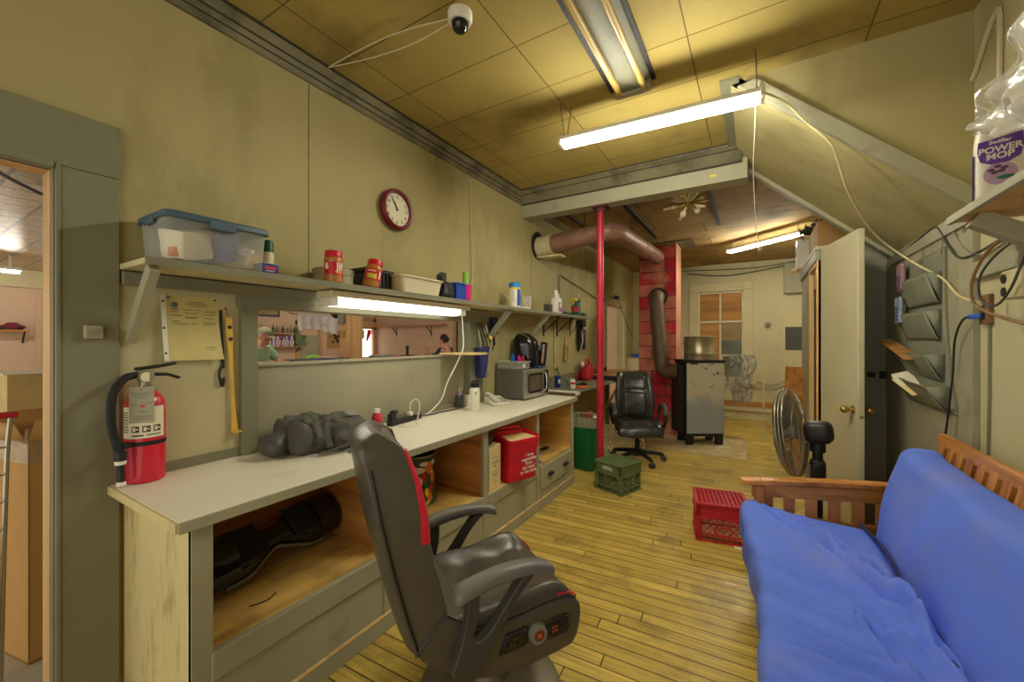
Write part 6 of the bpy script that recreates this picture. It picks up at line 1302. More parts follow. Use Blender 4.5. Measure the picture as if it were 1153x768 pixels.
# ================================================================ STOVE, POT AND PIPES
F_ = Vector((-0.519, 0.8548, 0)); R_ = Vector((0.8548, 0.519, 0))
so = Vector((-0.62, 6.30, 0.009))
t = thing('stove', 'tall chipped grey coal stove with short black legs', 'stove', so + F_ * 0.17, math.atan2(R_.y, R_.x))   # local x along its front, local y into its depth
b = MB(); b.box(-0.265, 0.265, -0.17, 0.19, 0.165, 1.17); link('body', b, M['iron'], t, bevel=0.004, world=False)
b = MB(); b.box(-0.258, 0.272, -0.186, -0.168, 0.165, 1.165); link('front_panel', b, M['stovefront'], t, bevel=0.004, world=False)
b = MB(); b.box(-0.28, 0.285, -0.20, 0.21, 1.17, 1.205); link('top_plate', b, M['iron'], t, bevel=0.005, world=False)
b = MB(); b.box(0.265, 0.275, -0.18, 0.19, 0.165, 1.17); link('side_sheet', b, M['iron'], t, world=False)
for x in (-0.25, 0.17):
    for y in (-0.17, 0.10):
        b = MB(); b.prism([(x, 0.0), (x + 0.09, 0.0), (x + 0.095, 0.165), (x - 0.005, 0.165)], fXZ, y, y + 0.07); link('leg', b, M['iron'], t, world=False)
b = MB(); b.box(-0.20, 0.20, -0.16, 0.16, 0.12, 0.165); link('ash_pan', b, M['iron'], t, world=False)
b = MB(); b.box(-0.335, -0.268, -0.10, 0.18, 0.16, 1.12); link('rear_jacket', b, M['black'], t, world=False)
po = so + F_ * 0.17
t = thing('stock_pot', 'large dented steel stock pot standing on the stove', 'pot', (po.x, po.y, 1.2145))
b = MB(); b.lathe([(0.19, 0), (0.205, 0.008), (0.205, 0.085), (0.209, 0.09), (0.205, 0.095), (0.207, 0.325), (0.214, 0.335), (0.211, 0.34), (0.20, 0.335), (0.195, 0.02), (0, 0.015)], (po.x, po.y, 1.2145), 48, cap=False); link('pot_body', b, mat('dull_pot_steel', C(168, 158, 132), 0.35, 0.75, var=0.12, scale=6, stretch=(1, 1, 0.3)), t)
for s_ in (-1, 1):
    q = po + R_ * (0.21 * s_); b = MB(); b.tube(smooth_path([q - F_ * 0.05 + Vector((0, 0, 1.43)), q + R_ * (0.04 * s_) - F_ * 0.03 + Vector((0, 0, 1.44)), q + R_ * (0.04 * s_) + F_ * 0.03 + Vector((0, 0, 1.44)), q + F_ * 0.05 + Vector((0, 0, 1.43))]), 0.008, 6); link('handle', b, M['steel'], t)
t = thing('flue_pipe', 'sooty elbow pipe from the stove side up into the red chimney', 'stovepipe', (-1.25, 6.5, 1.0))
def pipe(parent, pts, r, mt, rings=(), nm='pipe_run'):
    b = MB(); b.tube(smooth_path(pts, 8), r, 20); o = link(nm, b, mt, parent)
    for p, d in rings:
        p = Vector(p); d = Vector(d).normalized(); q = MB(); q.cyl(p - d * 0.012, p + d * 0.012, r * 1.08, n=20); link('seam_ring', q, mt, parent)
pipe(t, [(-1.34, 6.74, 2.19), (-1.335, 6.60, 2.19), (-1.325, 6.52, 2.15), (-1.32, 6.50, 2.06), (-1.30, 6.49, 1.8), (-1.26, 6.46, 1.45), (-1.235, 6.44, 1.20), (-1.22, 6.43, 1.10), (-1.17, 6.40, 1.045), (-1.08, 6.36, 1.03), (-0.95, 6.32, 1.05)], 0.105, M['stovepipe_d'], (((-1.322, 6.50, 2.05), (0, 0, 1)), ((-1.235, 6.44, 1.22), (-0.1, 0, 1)), ((-1.12, 6.38, 1.035), (1, -0.4, 0))))
b = MB(); b.lathe([(0.10, 0.0), (0.15, 0.0), (0.15, 0.012), (0.10, 0.02)], (0, 0, 0), 28, Matrix.Translation((-1.34, 6.722, 2.19)) @ Matrix.Rotation(PI / 2, 4, 'X')); link('wall_collar', b, M['iron'], t)
t = thing('overhead_pipe', 'reddish overhead stove pipe from the left wall across to the chimney', 'stovepipe', (-1.7, 4.9, 2.6))
pipe(t, [(XL + 0.10, 4.42, 2.655), (-2.0, 4.42, 2.675), (-1.7, 4.42, 2.70), (-1.52, 4.43, 2.72), (-1.42, 4.48, 2.73), (-1.365, 4.60, 2.74), (-1.36, 4.8, 2.75), (-1.355, 5.5, 2.78), (-1.35, 6.2, 2.81), (-1.35, 6.74, 2.83)], 0.108, M['stovepipe'], (((-1.55, 4.43, 2.715), (1, 0, 0)), ((-1.445, 4.465, 2.728), (0.8, 0.5, 0)), ((-1.372, 4.60, 2.74), (0.3, 1, 0)), ((-1.357, 5.6, 2.785), (0, 1, 0)), ((-1.355, 6.05, 2.803), (0, 1, 0))))
b = MB(); b.cyl((XL - 0.02, 4.42, 2.645), (XL + 0.20, 4.42, 2.66), 0.125, n=24); b.box(XL, XL + 0.32, 4.36, 4.52, 2.505, 2.525); link('wall_sleeve', b, M['cream_wood'], t)
b = MB(); b.cyl((XL + 0.001, 4.40, 2.66), (XL + 0.008, 4.40, 2.66), 0.17, n=24); link('sooty_hole', b, M['iron'], t)
b = MB(); b.tube([(-1.70, 4.42, 2.80), (-1.70, 4.42, 3.08)], 0.006, 5); b.tube([(-1.36, 5.2, 2.86), (-1.36, 5.2, 3.07)], 0.006, 5); link('hanger_strap', b, M['iron'], t)
b = MB(); b.box(-1.45, -0.10, 5.78, 6.95, 0.0, 0.008); solo('hearth_mat', b, M['ash'], 'pale ash-stained mat on the floor under the stove', 'mat')
b = MB()
def crk(u, v):
    x = -0.36 + 0.34 * u + (0.0 if v < 0.5 else 0.06 * (v - 0.5) - 0.2 * (v - 0.5) * u); z = 1.28 - 0.72 * v
    return (x + 0.03 * math.sin(v * 9), 6.95 + 0.05 * noise.noise(Vector((u * 6, v * 9, 0))) + 0.04 * math.sin(u * 7), z + 0.04 * noise.noise(Vector((u * 4, 3, 1))) * v)
b.grid(crk, 26, 40); o = solo('plastic_sheet', b, M['bubble'], 'crinkled clear plastic sheet hanging beside the stove under the window', 'plastic sheet', ang=10); o.modifiers.new('solid', 'SOLIDIFY').thickness = 0.002
b = MB(); b.box(-0.45, 0.10, 7.02, 7.06, 1.25, 1.28); b.bar((-0.45, 7.04, 1.265), (-0.45, 7.04, 0.0), 0.03, 0.03); b.bar((0.10, 7.04, 1.265), (0.10, 7.04, 0.0), 0.03, 0.03); b.box(-0.45, 0.1, 7.02, 7.06, 0.30, 0.33); solo('drying_rack', b, M['cream_wood'], 'thin pale rack behind the stove with plastic hanging from it', 'rack')
b = MB(); b.tube(smooth_path([(0.02, 8.86, 0.72), (0.25, 8.84, 0.66), (0.5, 8.80, 0.78), (0.8, 8.7, 0.95)]), 0.008, 6); b.tube(smooth_path([(-0.1, 8.86, 0.62), (0.25, 8.84, 0.57), (0.5, 8.80, 0.70), (0.8, 8.7, 0.85)]), 0.008, 6); solo('back_wall_cables', b, M['trim'], 'two slack grey cables along the back wall right of the window', 'cables')
b = MB(); b.cyl((0.19, YB, 1.78), (0.19, YB - 0.03, 1.78), 0.05, n=20); b.cyl((0.19, YB - 0.03, 1.78), (0.19, YB - 0.045, 1.78), 0.025); solo('round_outlet', b, M['grime'], 'small round grey fitting on the back wall right of the window', 'fitting')
b = MB(); b.box(0.44, 0.80, YB - 0.12, YB, 2.35, 2.90); solo('fuse_box', b, M['panel_grey'], 'grey metal fuse box high on the back wall', 'fuse box', bevel=0.01)
t = thing('pale_board', 'narrow pale board with a dark square panel on the back wall', 'board', (0.6, YB - 0.02, 0.95))
b = MB(); b.box(0.42, 0.78, YB - 0.03, YB, 0.9, 2.02); link('board_body', b, M['cream_wood'], t)
b = MB(); b.box(0.46, 0.78, YB - 0.04, YB - 0.03, 1.32, 1.74); link('dark_panel', b, mat('dark_chalk_panel', C(70, 70, 62), 0.6, var=0.3, scale=12), t)
b = MB(); b.tube(smooth_path([(-1.2, YB - 0.02, 2.86), (-0.5, YB - 0.02, 2.76), (0.3, YB - 0.02, 2.84), (0.9, YB - 0.03, 2.94)]), 0.008, 5); b.tube(smooth_path([(-1.3, YB - 0.02, 2.92), (0.0, YB - 0.02, 2.87), (0.9, YB - 0.03, 2.97)]), 0.007, 5); solo('ceiling_cables', b, M['iron'], 'dark cables slung along the top of the back wall', 'cables')
b = MB(); b.M = Matrix.Translation((0.345, 5.71, 0)) @ Euler((0, 0, math.radians(-47))).to_matrix().to_4x4() @ Euler((math.radians(-4), 0, 0)).to_matrix().to_4x4()
b.box(-0.145, 0.145, 0, 0.02, 0, 1.19); solo('brown_board', b, M['ply'], 'brown plywood sheet standing behind the fan', 'board', bevel=0.003)

# ================================================================ RIGHT SIDE: CLOSET, DOOR, FAN
t = thing('closet', 'tall grey and cream built-out closet at the right beyond the stairs', 'closet', (0.70, 5.2, 0)); KX, KY0, KY1, KZ = 0.475, 4.45, 5.95, 2.33
b = MB(); b.box(KX, 0.93, KY0, KY0 + 0.02, 0, KZ - 0.02); link('side_panel', b, M['closet'], t)
b = MB(); b.box(KX, KX + 0.02, 5.12, KY1, 0, KZ - 0.02); b.box(KX, 0.93, KY1 - 0.02, KY1, 0, KZ - 0.02); link('front_panel', b, M['panel_grey'], t)
b = MB(); b.box(KX - 0.025, 0.93, KY0 - 0.02, KY1 + 0.03, KZ - 0.03, KZ); link('top_board', b, M['cream_wood'], t, bevel=0.004)
b = MB(); b.box(KX - 0.02, KX, KY0, KY1, KZ - 0.12, KZ - 0.03); link('frieze', b, M['trim_l'], t)
for y in (KY0 + 0.02, 5.07): 
    b = MB(); b.box(KX - 0.012, KX + 0.03, y - 0.02, y + 0.05, 0, KZ - 0.12); link('door_jamb', b, M['bare_wood'], t, bevel=0.002)
b = MB(); b.box(KX - 0.012, KX + 0.03, KY0 + 0.05, 5.07, 2.17, 2.21); b.box(KX + 0.02, KX + 0.03, KY0 + 0.05, 5.07, 2.0, 2.17); link('door_head', b, M['bare_wood'], t)
b = MB(); b.box(0.90, 0.93, KY0 + 0.02, KY1 - 0.02, 0, KZ - 0.03); link('inside_back', b, M['ply'], t)
b = MB(); b.box(0.88, 0.92, KY0 - 0.03, KY0, 1.18, 1.24); b.box(0.80, 0.85, KY0 - 0.02, KY0, 1.19, 1.23); link('latch', b, M['iron'], t)
# the open closet door
hx, hy, ex_, ey_ = 0.508, 4.43, 0.645, 3.745
dd = Vector((ex_ - hx, ey_ - hy, 0)); dl = dd.length
b = MB(); b.M = Matrix.Translation((hx, hy, 0)) @ Matrix.Rotation(math.atan2(dd.y, dd.x), 4, 'Z')
b.box(0, dl, -0.02, 0.02, 0.012, 2.30)
me_l = M['door_cream']
root = struct('door_3', b, me_l, label='cream closet door standing open', bevel=0.004)
def dpt(u, q, z): v = Vector((hx, hy, 0)) + dd.normalized() * u; nrm = Vector((dd.y, -dd.x, 0)).normalized(); return v + nrm * q + Vector((0, 0, z))
b = MB(); 
for s_ in (1, -1):
    b.cyl(dpt(dl - 0.07, s_ * 0.02, 0.99), dpt(dl - 0.07, s_ * 0.028, 0.99), 0.03, n=20); b.cyl(dpt(dl - 0.07, s_ * 0.028, 0.99), dpt(dl - 0.07, s_ * 0.06, 0.99), 0.012)
    q = MB(); c_ = dpt(dl - 0.07, s_ * 0.075, 0.99); b.ell(c_, 0.028)
link('knob', b, M['brass'], root)
b = MB(); b.cyl(dpt(dl, 0, 0.95), dpt(dl + 0.002, 0, 0.95), 0.012); 
for z in (0.35, 1.1, 1.95): b.bar(dpt(-0.005, 0, z), dpt(-0.005, 0, z + 0.09), 0.02, 0.02)
link('hinge', b, M['steel'], root)
# on top of the closet
t = thing('cardboard_box', 'brown cardboard box on top of the closet', 'box', (0.70, 5.05, KZ))
b = MB(); b.box(0.50, 0.90, 4.75, 5.35, KZ, KZ + 0.30); link('box_body', b, M['card_d'], t, bevel=0.004)
b = MB(); b.box(0.498, 0.902, 5.03, 5.07, KZ + 0.1, KZ + 0.302); link('tape', b, M['card'], t)
t = thing('garland', 'dark green artificial garland lying on the cardboard box over the closet', 'garland', (0.6, 5.15, KZ + 0.30))
b = MB(); rr = random.Random(11)
for k in range(150):
    u = rr.random(); c_ = Vector((0.46 + 0.2 * u + rr.uniform(-.06, .06), 5.6 - 0.5 * u + rr.uniform(-.06, .06), KZ + 0.352 + rr.uniform(-0.01, 0.05)))
    d = Vector((rr.uniform(-1, 1), rr.uniform(-1, 1), rr.uniform(-.6, 1))).normalized() * 0.07; b.tube([c_, c_ + d], [0.009, 0.002], 4)
link('needles', b, mat('garland_green', C(46, 66, 40), 0.8, var=0.3), t)
b = MB(); b.soft((0.16, 0.34, 0.09), 0.03, (6, 10, 5), amp=0.03, freq=11, M=Matrix.Translation((0.72, 4.80, KZ + 0.36))); solo('red_ribbon_heap', b, mat('maroon_cloth', C(120, 44, 50), 0.8, var=0.3, scale=14), 'heap of maroon decorations on the cardboard box over the closet', 'decorations')
t = thing('white_device', 'narrow white appliance with a dark slot at the far corner of the closet top', 'appliance', (0.47, 5.85, KZ))
b = MB(); b.box(0.41, 0.53, 5.72, 5.92, KZ, KZ + 0.34); link('case', b, M['white'], t, bevel=0.012)
b = MB(); b.box(0.405, 0.411, 5.80, 5.84, KZ + 0.16, KZ + 0.27); link('slot', b, M['dgrey'], t)
b = MB(); b.bar((0.40, 6.15, KZ + 0.05), (0.56, 5.55, KZ + 0.02), 0.03, 0.035); b.bar((0.38, 6.05, KZ + 0.0), (0.5, 6.0, KZ + 0.015), 0.03, 0.03); solo('wood_stick', b, M['bare_wood'], 'pale wood stick lying across the closet top edge', 'stick')
# pedestal fan
fc = Vector((0.215, 3.44, 0.855)); fn_ = (-0.80 * R_ + 0.86 * F_ + Vector((0, 0, -0.16))).normalized()
fu = fn_.cross(Vector((0, 0, 1))).normalized(); fv = fu.cross(fn_)
def fp(a, r, q): return fc + fu * math.cos(a) * r + fv * math.sin(a) * r + fn_ * q
t = thing('pedestal_fan', 'black pedestal fan with a wire cage turned edge-on behind the futon arm', 'fan', (0.30, 3.52, 0))
FR = 0.30
b = MB()
for r, q in ((FR, 0.0), (FR * 0.99, 0.02), (FR * 0.7, 0.062), (FR * 0.4, 0.075), (FR * 0.7, -0.055), (FR * 0.4, -0.07), (FR * 0.99, -0.02)): b.tube([fp(2 * PI * k / 40, r, q) for k in range(40)], 0.0042 if abs(q) < 0.03 else 0.002, 6, closed=True)
for k in range(72):
    a = 2 * PI * k / 72; b.tube([fp(a, FR, 0.018), fp(a, FR * 0.86, 0.048), fp(a, FR * 0.5, 0.07), fp(a, 0.06, 0.078)], 0.0019, 4); b.tube([fp(a, FR, -0.018), fp(a, FR * 0.86, -0.042), fp(a, FR * 0.5, -0.066), fp(a, 0.08, -0.075)], 0.0019, 4)
link('cage', b, M['cage'], t)
b = MB(); b.cyl(fc + fn_ * 0.074, fc + fn_ * 0.084, 0.07, n=24); link('badge', b, M['grey'], t)
b = MB()
for k in range(3):
    a0 = 2 * PI * k / 3
    b.grid(lambda u, v: fp(a0 + (u - 0.5) * (1.5 - 0.4 * v), 0.05 + 0.215 * v, 0.045 * (u - 0.5) * (1.2 - 0.5 * v)), 12, 10)
b.cyl(fc - fn_ * 0.03, fc + fn_ * 0.04, 0.05, n=20); link('blades', b, mat('smoky_blade', C(120, 116, 100), 0.3), t)
b = MB(); mb_ = Matrix((fu, fv, fn_)).transposed().to_4x4(); b.soft((0.15, 0.15, 0.16), 0.05, (8, 8, 8), M=Matrix.Translation(fc - fn_ * 0.155) @ mb_); link('motor', b, M['black'], t, ang=70)
pv = fc - fn_ * 0.15
b = MB(); b.tube([pv + Vector((0, 0, -0.02)), pv + Vector((0, 0, -0.13))], 0.045, 14); b.cyl((pv.x, pv.y, pv.z - 0.12), (pv.x, pv.y, 0.05), 0.030, n=16); b.soft((0.09, 0.09, 0.16), 0.03, (6, 6, 6), M=Matrix.Translation((pv.x, pv.y, pv.z - 0.26))); link('stand', b, M['black'], t)
b = MB(); b.lathe([(0.21, 0), (0.215, 0.015), (0.19, 0.035), (0.05, 0.055)], (pv.x, pv.y, 0), 36); link('base', b, M['black'], t)
b = MB(); b.box(pv.x - 0.05, pv.x - 0.04, pv.y - 0.03, pv.y + 0.03, pv.z - 0.34, pv.z - 0.22); link('control_plate', b, M['steel'], t)
b = MB(); b.tube(smooth_path([(pv.x + 0.05, pv.y - 0.02, 0.55), (pv.x + 0.09, pv.y - 0.04, 0.40), (pv.x + 0.06, pv.y, 0.2), (pv.x + 0.2, pv.y, 0.012)]), 0.005, 6); link('cord', b, M['black'], t)

# ================================================================ FUTON
t = thing('futon', 'honey stained slatted wooden futon frame along the right wall', 'futon frame', (0.45, 2.0, 0))
a0 = Vector((-0.05, 2.87, 0.63)); a1 = Vector((0.84, 3.035, 0.69)); ad = (a1 - a0)
def armp(k, z): p = a0 + ad * k; return Vector((p.x, p.y, z if z is not None else p.z))
def build_arm(off, name='arm'):
    root = MB(); o = Vector((0, off, 0))
    pts = [a0 + ad * (k / 12) + o + Vector((0, 0, 0.012 * math.sin(PI * k / 12))) for k in range(13)]
    pts[0] = pts[0]
    for p, q in zip(pts, pts[1:]): root.bar(p - (q - p) * 0.02, q + (q - p) * 0.02, 0.075, 0.032)
    root.cyl(pts[0] + Vector((0, 0, -0.016)), pts[0] + Vector((0, 0, 0.016)), 0.0375, n=20)
    arm = link('arm_rail', root, M['futon_wood'], t, bevel=0.006)
    b = MB(); b.bar(armp(0.03, None) + o - Vector((0, 0, 0.05)), armp(0.99, None) + o - Vector((0, 0, 0.05)), 0.028, 0.075); link('upper_rail', b, M['futon_wood'], arm, bevel=0.004)
    b = MB(); b.bar(armp(0.03, 0.42) + o, armp(0.99, 0.42) + o, 0.028, 0.07); link('lower_rail', b, M['futon_wood'], arm, bevel=0.004)
    for k in (0.075, 0.97):
        b = MB(); p = armp(k, 0) + o; q = armp(k, None) + o - Vector((0, 0, 0.02)); b.bar(p, q, 0.06, 0.055, up=(1, 0, 0)); link('leg', b, M['futon_wood_z'], arm, bevel=0.005)
    for i in range(7):
        k = 0.125 + 0.122 * i; p = armp(k, 0.44) + o; q = armp(k, None) + o - Vector((0, 0, 0.06)); b = MB(); b.bar(p, q, 0.016, 0.058, up=(1, 0, 0)); link('slat', b, M['futon_wood_z'], arm, bevel=0.002)
build_arm(0); build_arm(-2.02)
bk0, bk1 = Vector((0.715, 0, 0.36)), Vector((0.835, 0, 0.975))
for i in range(19):
    y = 2.93 - 0.105 * i
    b = MB(); b.bar((bk0.x, y, bk0.z), (bk1.x, y, bk1.z - 0.01), 0.062, 0.018, up=(1, 0, 0)); link('back_slat', b, M['futon_wood_z'], t, bevel=0.002)
b = MB(); b.bar((bk1.x + 0.008, 0.96, bk1.z), (bk1.x + 0.008, 3.0, bk1.z), 0.032, 0.06); link('top_rail', b, M['futon_wood_y'], t, bevel=0.005)
b = MB(); b.bar((bk0.x, 0.96, bk0.z), (bk0.x, 3.0, bk0.z), 0.032, 0.06); b.bar((0.80, 0.96, 0.74), (0.80, 3.0, 0.74), 0.02, 0.05); link('back_rail', b, M['futon_wood_y'], t, bevel=0.004)
for i in range(9):
    y = 2.8 - 0.21 * i
    b = MB(); b.box(0.05, 0.70, y - 0.035, y + 0.035, 0.23, 0.247); link('seat_slat', b, M['futon_wood'], t)
b = MB(); b.box(0.06, 0.09, 0.93, 2.84, 0.16, 0.23); link('front_rail', b, M['futon_wood_y'], t, bevel=0.005)

t = thing('futon_mattress', 'folded blue cotton-covered futon mattress on the wooden frame', 'mattress', (0.35, 1.9, 0.29))
def ridge(c, w): return math.exp(-(c / w) ** 2)
def creases(u, v):   # soft wrinkles fanning from the far front corner and pulled along the fold
    h = 0
    for (u0, v0, ang, L, wd, amp) in CR:
        du, dv = u - u0, v - v0; ca, sa = math.cos(ang), math.sin(ang)
        a, p = du * ca + dv * sa, -du * sa + dv * ca
        p += 0.02 * math.sin(a * 9 + u0 * 20)
        if -0.08 < a < L + 0.08:
            f = max(0, min(1, (a + 0.08) / 0.12)) * max(0, min(1, (L + 0.08 - a) / 0.16))
            h += amp * f * (ridge(p, wd) - 0.6 * ridge(p - wd * 1.6, wd))
    return h
rr = random.Random(5)
CR = [(0.02, 2.78, -1.05, 1.0, 0.018, 0.020), (0.08, 2.80, -0.95, 0.7, 0.014, 0.014), (0.16, 2.76, -1.1, 0.8, 0.018, 0.018), (0.24, 2.75, -1.15, 0.9, 0.016, 0.017), (0.30, 2.55, -1.25, 0.9, 0.020, 0.022), (0.37, 2.6, -1.35, 1.0, 0.018, 0.022), (0.42, 2.4, -1.42, 1.0, 0.02, 0.026),
      (0.02, 2.2, -0.5, 0.45, 0.02, 0.014), (0.06, 1.95, -0.45, 0.5, 0.022, 0.016), (0.05, 1.75, -0.40, 0.5, 0.02, 0.018), (0.10, 1.60, -0.3, 0.42, 0.02, 0.016), (0.20, 2.1, -0.9, 0.5, 0.016, 0.014), (0.04, 1.45, -0.25, 0.5, 0.02, 0.018), (0.30, 1.9, -1.2, 0.6, 0.018, 0.018), (0.02, 1.25, -0.2, 0.5, 0.02, 0.015), (0.22, 2.45, -0.85, 0.35, 0.014, 0.014)]
def xf(y): return -0.082 + 0.095 * max(0, min(1, (2.86 - y) / 1.0)) ** 0.9 + 0.008 * math.sin(y * 7)
def seatm(x, y, z):
    k = (x + 0.30) / 0.60; Y = 1.90 + y
    X = xf(Y) + (0.565 - xf(Y)) * k
    Z = 0.375 + z
    if z > 0:
        Z += 1.7 * creases(X, Y) + 0.012 * noise.noise(Vector((X * 3, Y * 3, 1))) + 0.03 * math.exp(-((Y - 2.86) / 0.10) ** 2) * (1 - k) ** 2 - 0.015 * k - 0.05 * max(0, (k - 0.86) / 0.14) ** 2
    else: Z += 0.006 * noise.noise(Vector((X * 5, Y * 5, 1)))
    X += (0.005 * math.sin(Y * 22 + z * 18) + 0.004 * math.sin(Y * 9)) * max(0, 1 - k * 5)
    Yo = Y + (0.05 * (1 - k) ** 2 * max(0, (Y - 2.6) / 0.25)); X -= 0.022 * max(0, 1 - k * 4) * max(0, (Y - 2.6) / 0.25) ** 2
    return (X, Yo, Z)
b = MB(); b.soft((0.60, 1.92, 0.25), 0.06, (60, 130, 10), warp=seatm); link('seat_section', b, M['blue_cloth'], t, ang=180)
def backm(x, y, z):
    k = (z + 0.28) / 0.56; Y = 1.89 + y
    cx = 0.535 + 0.122 * k; X = cx + 0.075 + x
    front = max(0, -x / 0.09)
    X += -front * (0.022 * math.sin(PI * k) + 0.008 * noise.noise(Vector((Y * 2.2, k * 3, 4))) + 0.006 * math.sin(Y * 8 + k * 5) + 0.012 * noise.noise(Vector((Y * 5, k * 2.2, 9))) * (1 - k))
    Z = 0.40 + 0.52 * k + 0.006 * noise.noise(Vector((X * 5, Y * 4, 2))) - 0.02 * max(0, (2.2 - Y)) * 0.5
    Z += 0.03 * math.exp(-((Y - 2.85) / 0.08) ** 2) * max(0, k) ** 2
    return (X, Y + 0.02 * k * max(0, (Y - 2.5) / 0.35), Z)
b = MB(); b.soft((0.16, 1.92, 0.56), 0.05, (10, 90, 40), warp=backm); link('back_section', b, M['blue_cloth'], t, ang=180)
b = MB(); b.tube(smooth_path([(0.49, 2.87, 0.488), (0.525, 2.55, 0.50), (0.52, 2.2, 0.49), (0.53, 1.9, 0.492), (0.525, 1.5, 0.485), (0.53, 1.1, 0.485)], 8), 0.009, 6); link('fold_shade', b, mat('crease_shade', C(38, 46, 92), 0.85), t)  # dark blue tube along the fold, shade of the crease put into colour

# ================================================================ RIGHT WALL: ORGANISER, SHELF, CABLES
t = thing('wall_organizer', 'sage green fabric hanging organiser with four pockets on the right wall', 'organizer', (0.92, 3.6, 1.1))
def osk(y): return 0.06 * (3.62 - y)      # it hangs a little askew
b = MB()
def opan(u, v):
    y = 3.90 - 0.69 * u - (0.16 * (1 - v) ** 3 * u); z = 1.10 + 0.93 * v + (0.03 * (1 - v) * (1 - u)); return (0.915 - 0.02 * (1 - v) * math.sin(PI * u), y, z)
b.grid(opan, 16, 24); o = link('back_panel', b, M['orgn'], t); o.modifiers.new('solid', 'SOLIDIFY').thickness = 0.006
b = MB(); b.tube([opan(1.0, v / 20) for v in range(21)], 0.010, 6); link('edge_binding', b, M['trim'], t)
for i, (zb, zt, out) in enumerate(((1.715, 1.89, 0.055), (1.50, 1.668, 0.06), (1.265, 1.415, 0.075), (1.095, 1.235, 0.09))):
    b = MB()
    yl, yr = 4.0, 3.25 - (0.05 if i > 1 else 0) - (0.06 if i == 3 else 0)
    def pocket(u, v):
        y0_ = yl - 0.22 * (1 - v); y = y0_ + (yr - y0_) * u; z = zb + (zt - zb) * v + 0.010 * (1 - u) * v
        x = 0.905 - out * (v ** 0.8) * min(1, 0.45 + 0.9 * u)
        return (x, y, z)
    b.grid(pocket, 18, 10)
    for u in (0.0, 1.0):
        b.add([(0.91, pocket(u, 0)[1], zb), pocket(u, 1), (0.91, pocket(u, 1)[1], zt + 0.01)], [(0, 1, 2)])
    o = link('pocket', b, M['orgn'], t); o.modifiers.new('solid', 'SOLIDIFY').thickness = 0.004
    b = MB(); b.tube([pocket(u / 18, 1) for u in range(19)], 0.005, 6); link('pocket_hem', b, M['trim'], t)
for y in (3.86, 3.56, 3.24): b = MB(); b.cyl((0.935, y, 2.0), (0.905, y, 2.0), 0.006, n=8); b.tube([(0.91, y, 2.0), (0.915, y, 2.09)], 0.003, 5); link('hanging_hook', b, M['steel'], t)
def slab3(q, th=0.004):
    q = [Vector(p) for p in q]; n = (q[1] - q[0]).cross(q[3] - q[0]).normalized() * th
    m = MB(); m.add(q + [p + n for p in q], [(0, 1, 2, 3), (7, 6, 5, 4), (0, 4, 5, 1), (1, 5, 6, 2), (2, 6, 7, 3), (3, 7, 4, 0)]); return m
t = thing('clipboard', 'brown clipboard sticking out of the third pocket of the green organiser', 'clipboard', (0.84, 3.8, 1.40))
cbq = [(0.80, 3.45, 1.375), (0.875, 3.42, 1.385), (0.90, 4.071, 1.493), (0.80, 4.125, 1.50)]
ffq = [(0.84, 3.45, 1.15), (0.92, 3.39, 1.19), (0.90, 3.747, 1.25), (0.81, 3.76, 1.22)]
b = slab3(cbq, 0.005); link('board', b, M['board_orange'], t)
c_ = (Vector(cbq[2]) + Vector(cbq[3])) / 2; b = MB(); b.obox(c_ + Vector((0, -0.02, 0.008)), (0.06, 0.03, 0.014), (0.2, 0, 0)); link('clip', b, M['steel'], t)
t = thing('file_folder', 'manila folder of white papers sticking out of the bottom pocket of the organiser', 'folder', (0.86, 3.6, 1.2))
b = slab3(ffq, 0.006); link('folder', b, M['manila'], t)
b = MB()
for k in range(4):
    f0, f1, f2, f3 = [Vector(p) for p in ffq]; q = [f0.lerp(f3, 0.5), f1.lerp(f2, 0.45), f2 + Vector((0, 0.012 * k, 0.01)), f3 + Vector((0, 0.012 * k, 0.01))]; q = [p + Vector((0.004 * (k % 2), 0, 0.006 + 0.008 * k * (1 if i > 1 else 0.2))) for i, p in enumerate(q)]; m_ = slab3(q, 0.001); b.add([tuple(v) for v in m_.v], m_.f)
link('papers', b, M['paper'], t)
for k, (z0, z1, x, lb, c1_) in enumerate(((1.84, 2.035, 0.88, 'pink and blue patterned packet standing in the top pocket of the organiser', C(176, 130, 140)), (1.62, 1.80, 0.87, 'blue grid-printed packet standing in the second pocket of the organiser', C(150, 160, 186)))):
    t = thing('packet', lb, 'packet', (x, 3.835, z0), 0, 'packets in the organiser')
    b = MB(); b.prism(rrect(0.10, z1 - z0, 0.03 if k == 0 else 0.006, 4, 3.835, (z0 + z1) / 2), fYZ, x - 0.02, x); link('sleeve', b, mat('packet_print_%d' % k, c1_, 0.3, var=0.35, scale=30), t, bevel=0.004)
    b = MB()
    for i in range(4): b.box(x - 0.0215, x - 0.020, 3.795, 3.875, z0 + 0.02 + 0.025 * i, z0 + 0.026 + 0.025 * i)
    for i in range(3): b.box(x - 0.0215, x - 0.020, 3.802 + 0.03 * i, 3.807 + 0.03 * i, z0 + 0.01, z0 + 0.12)
    link('dark_grid', b, M['navy'], t)
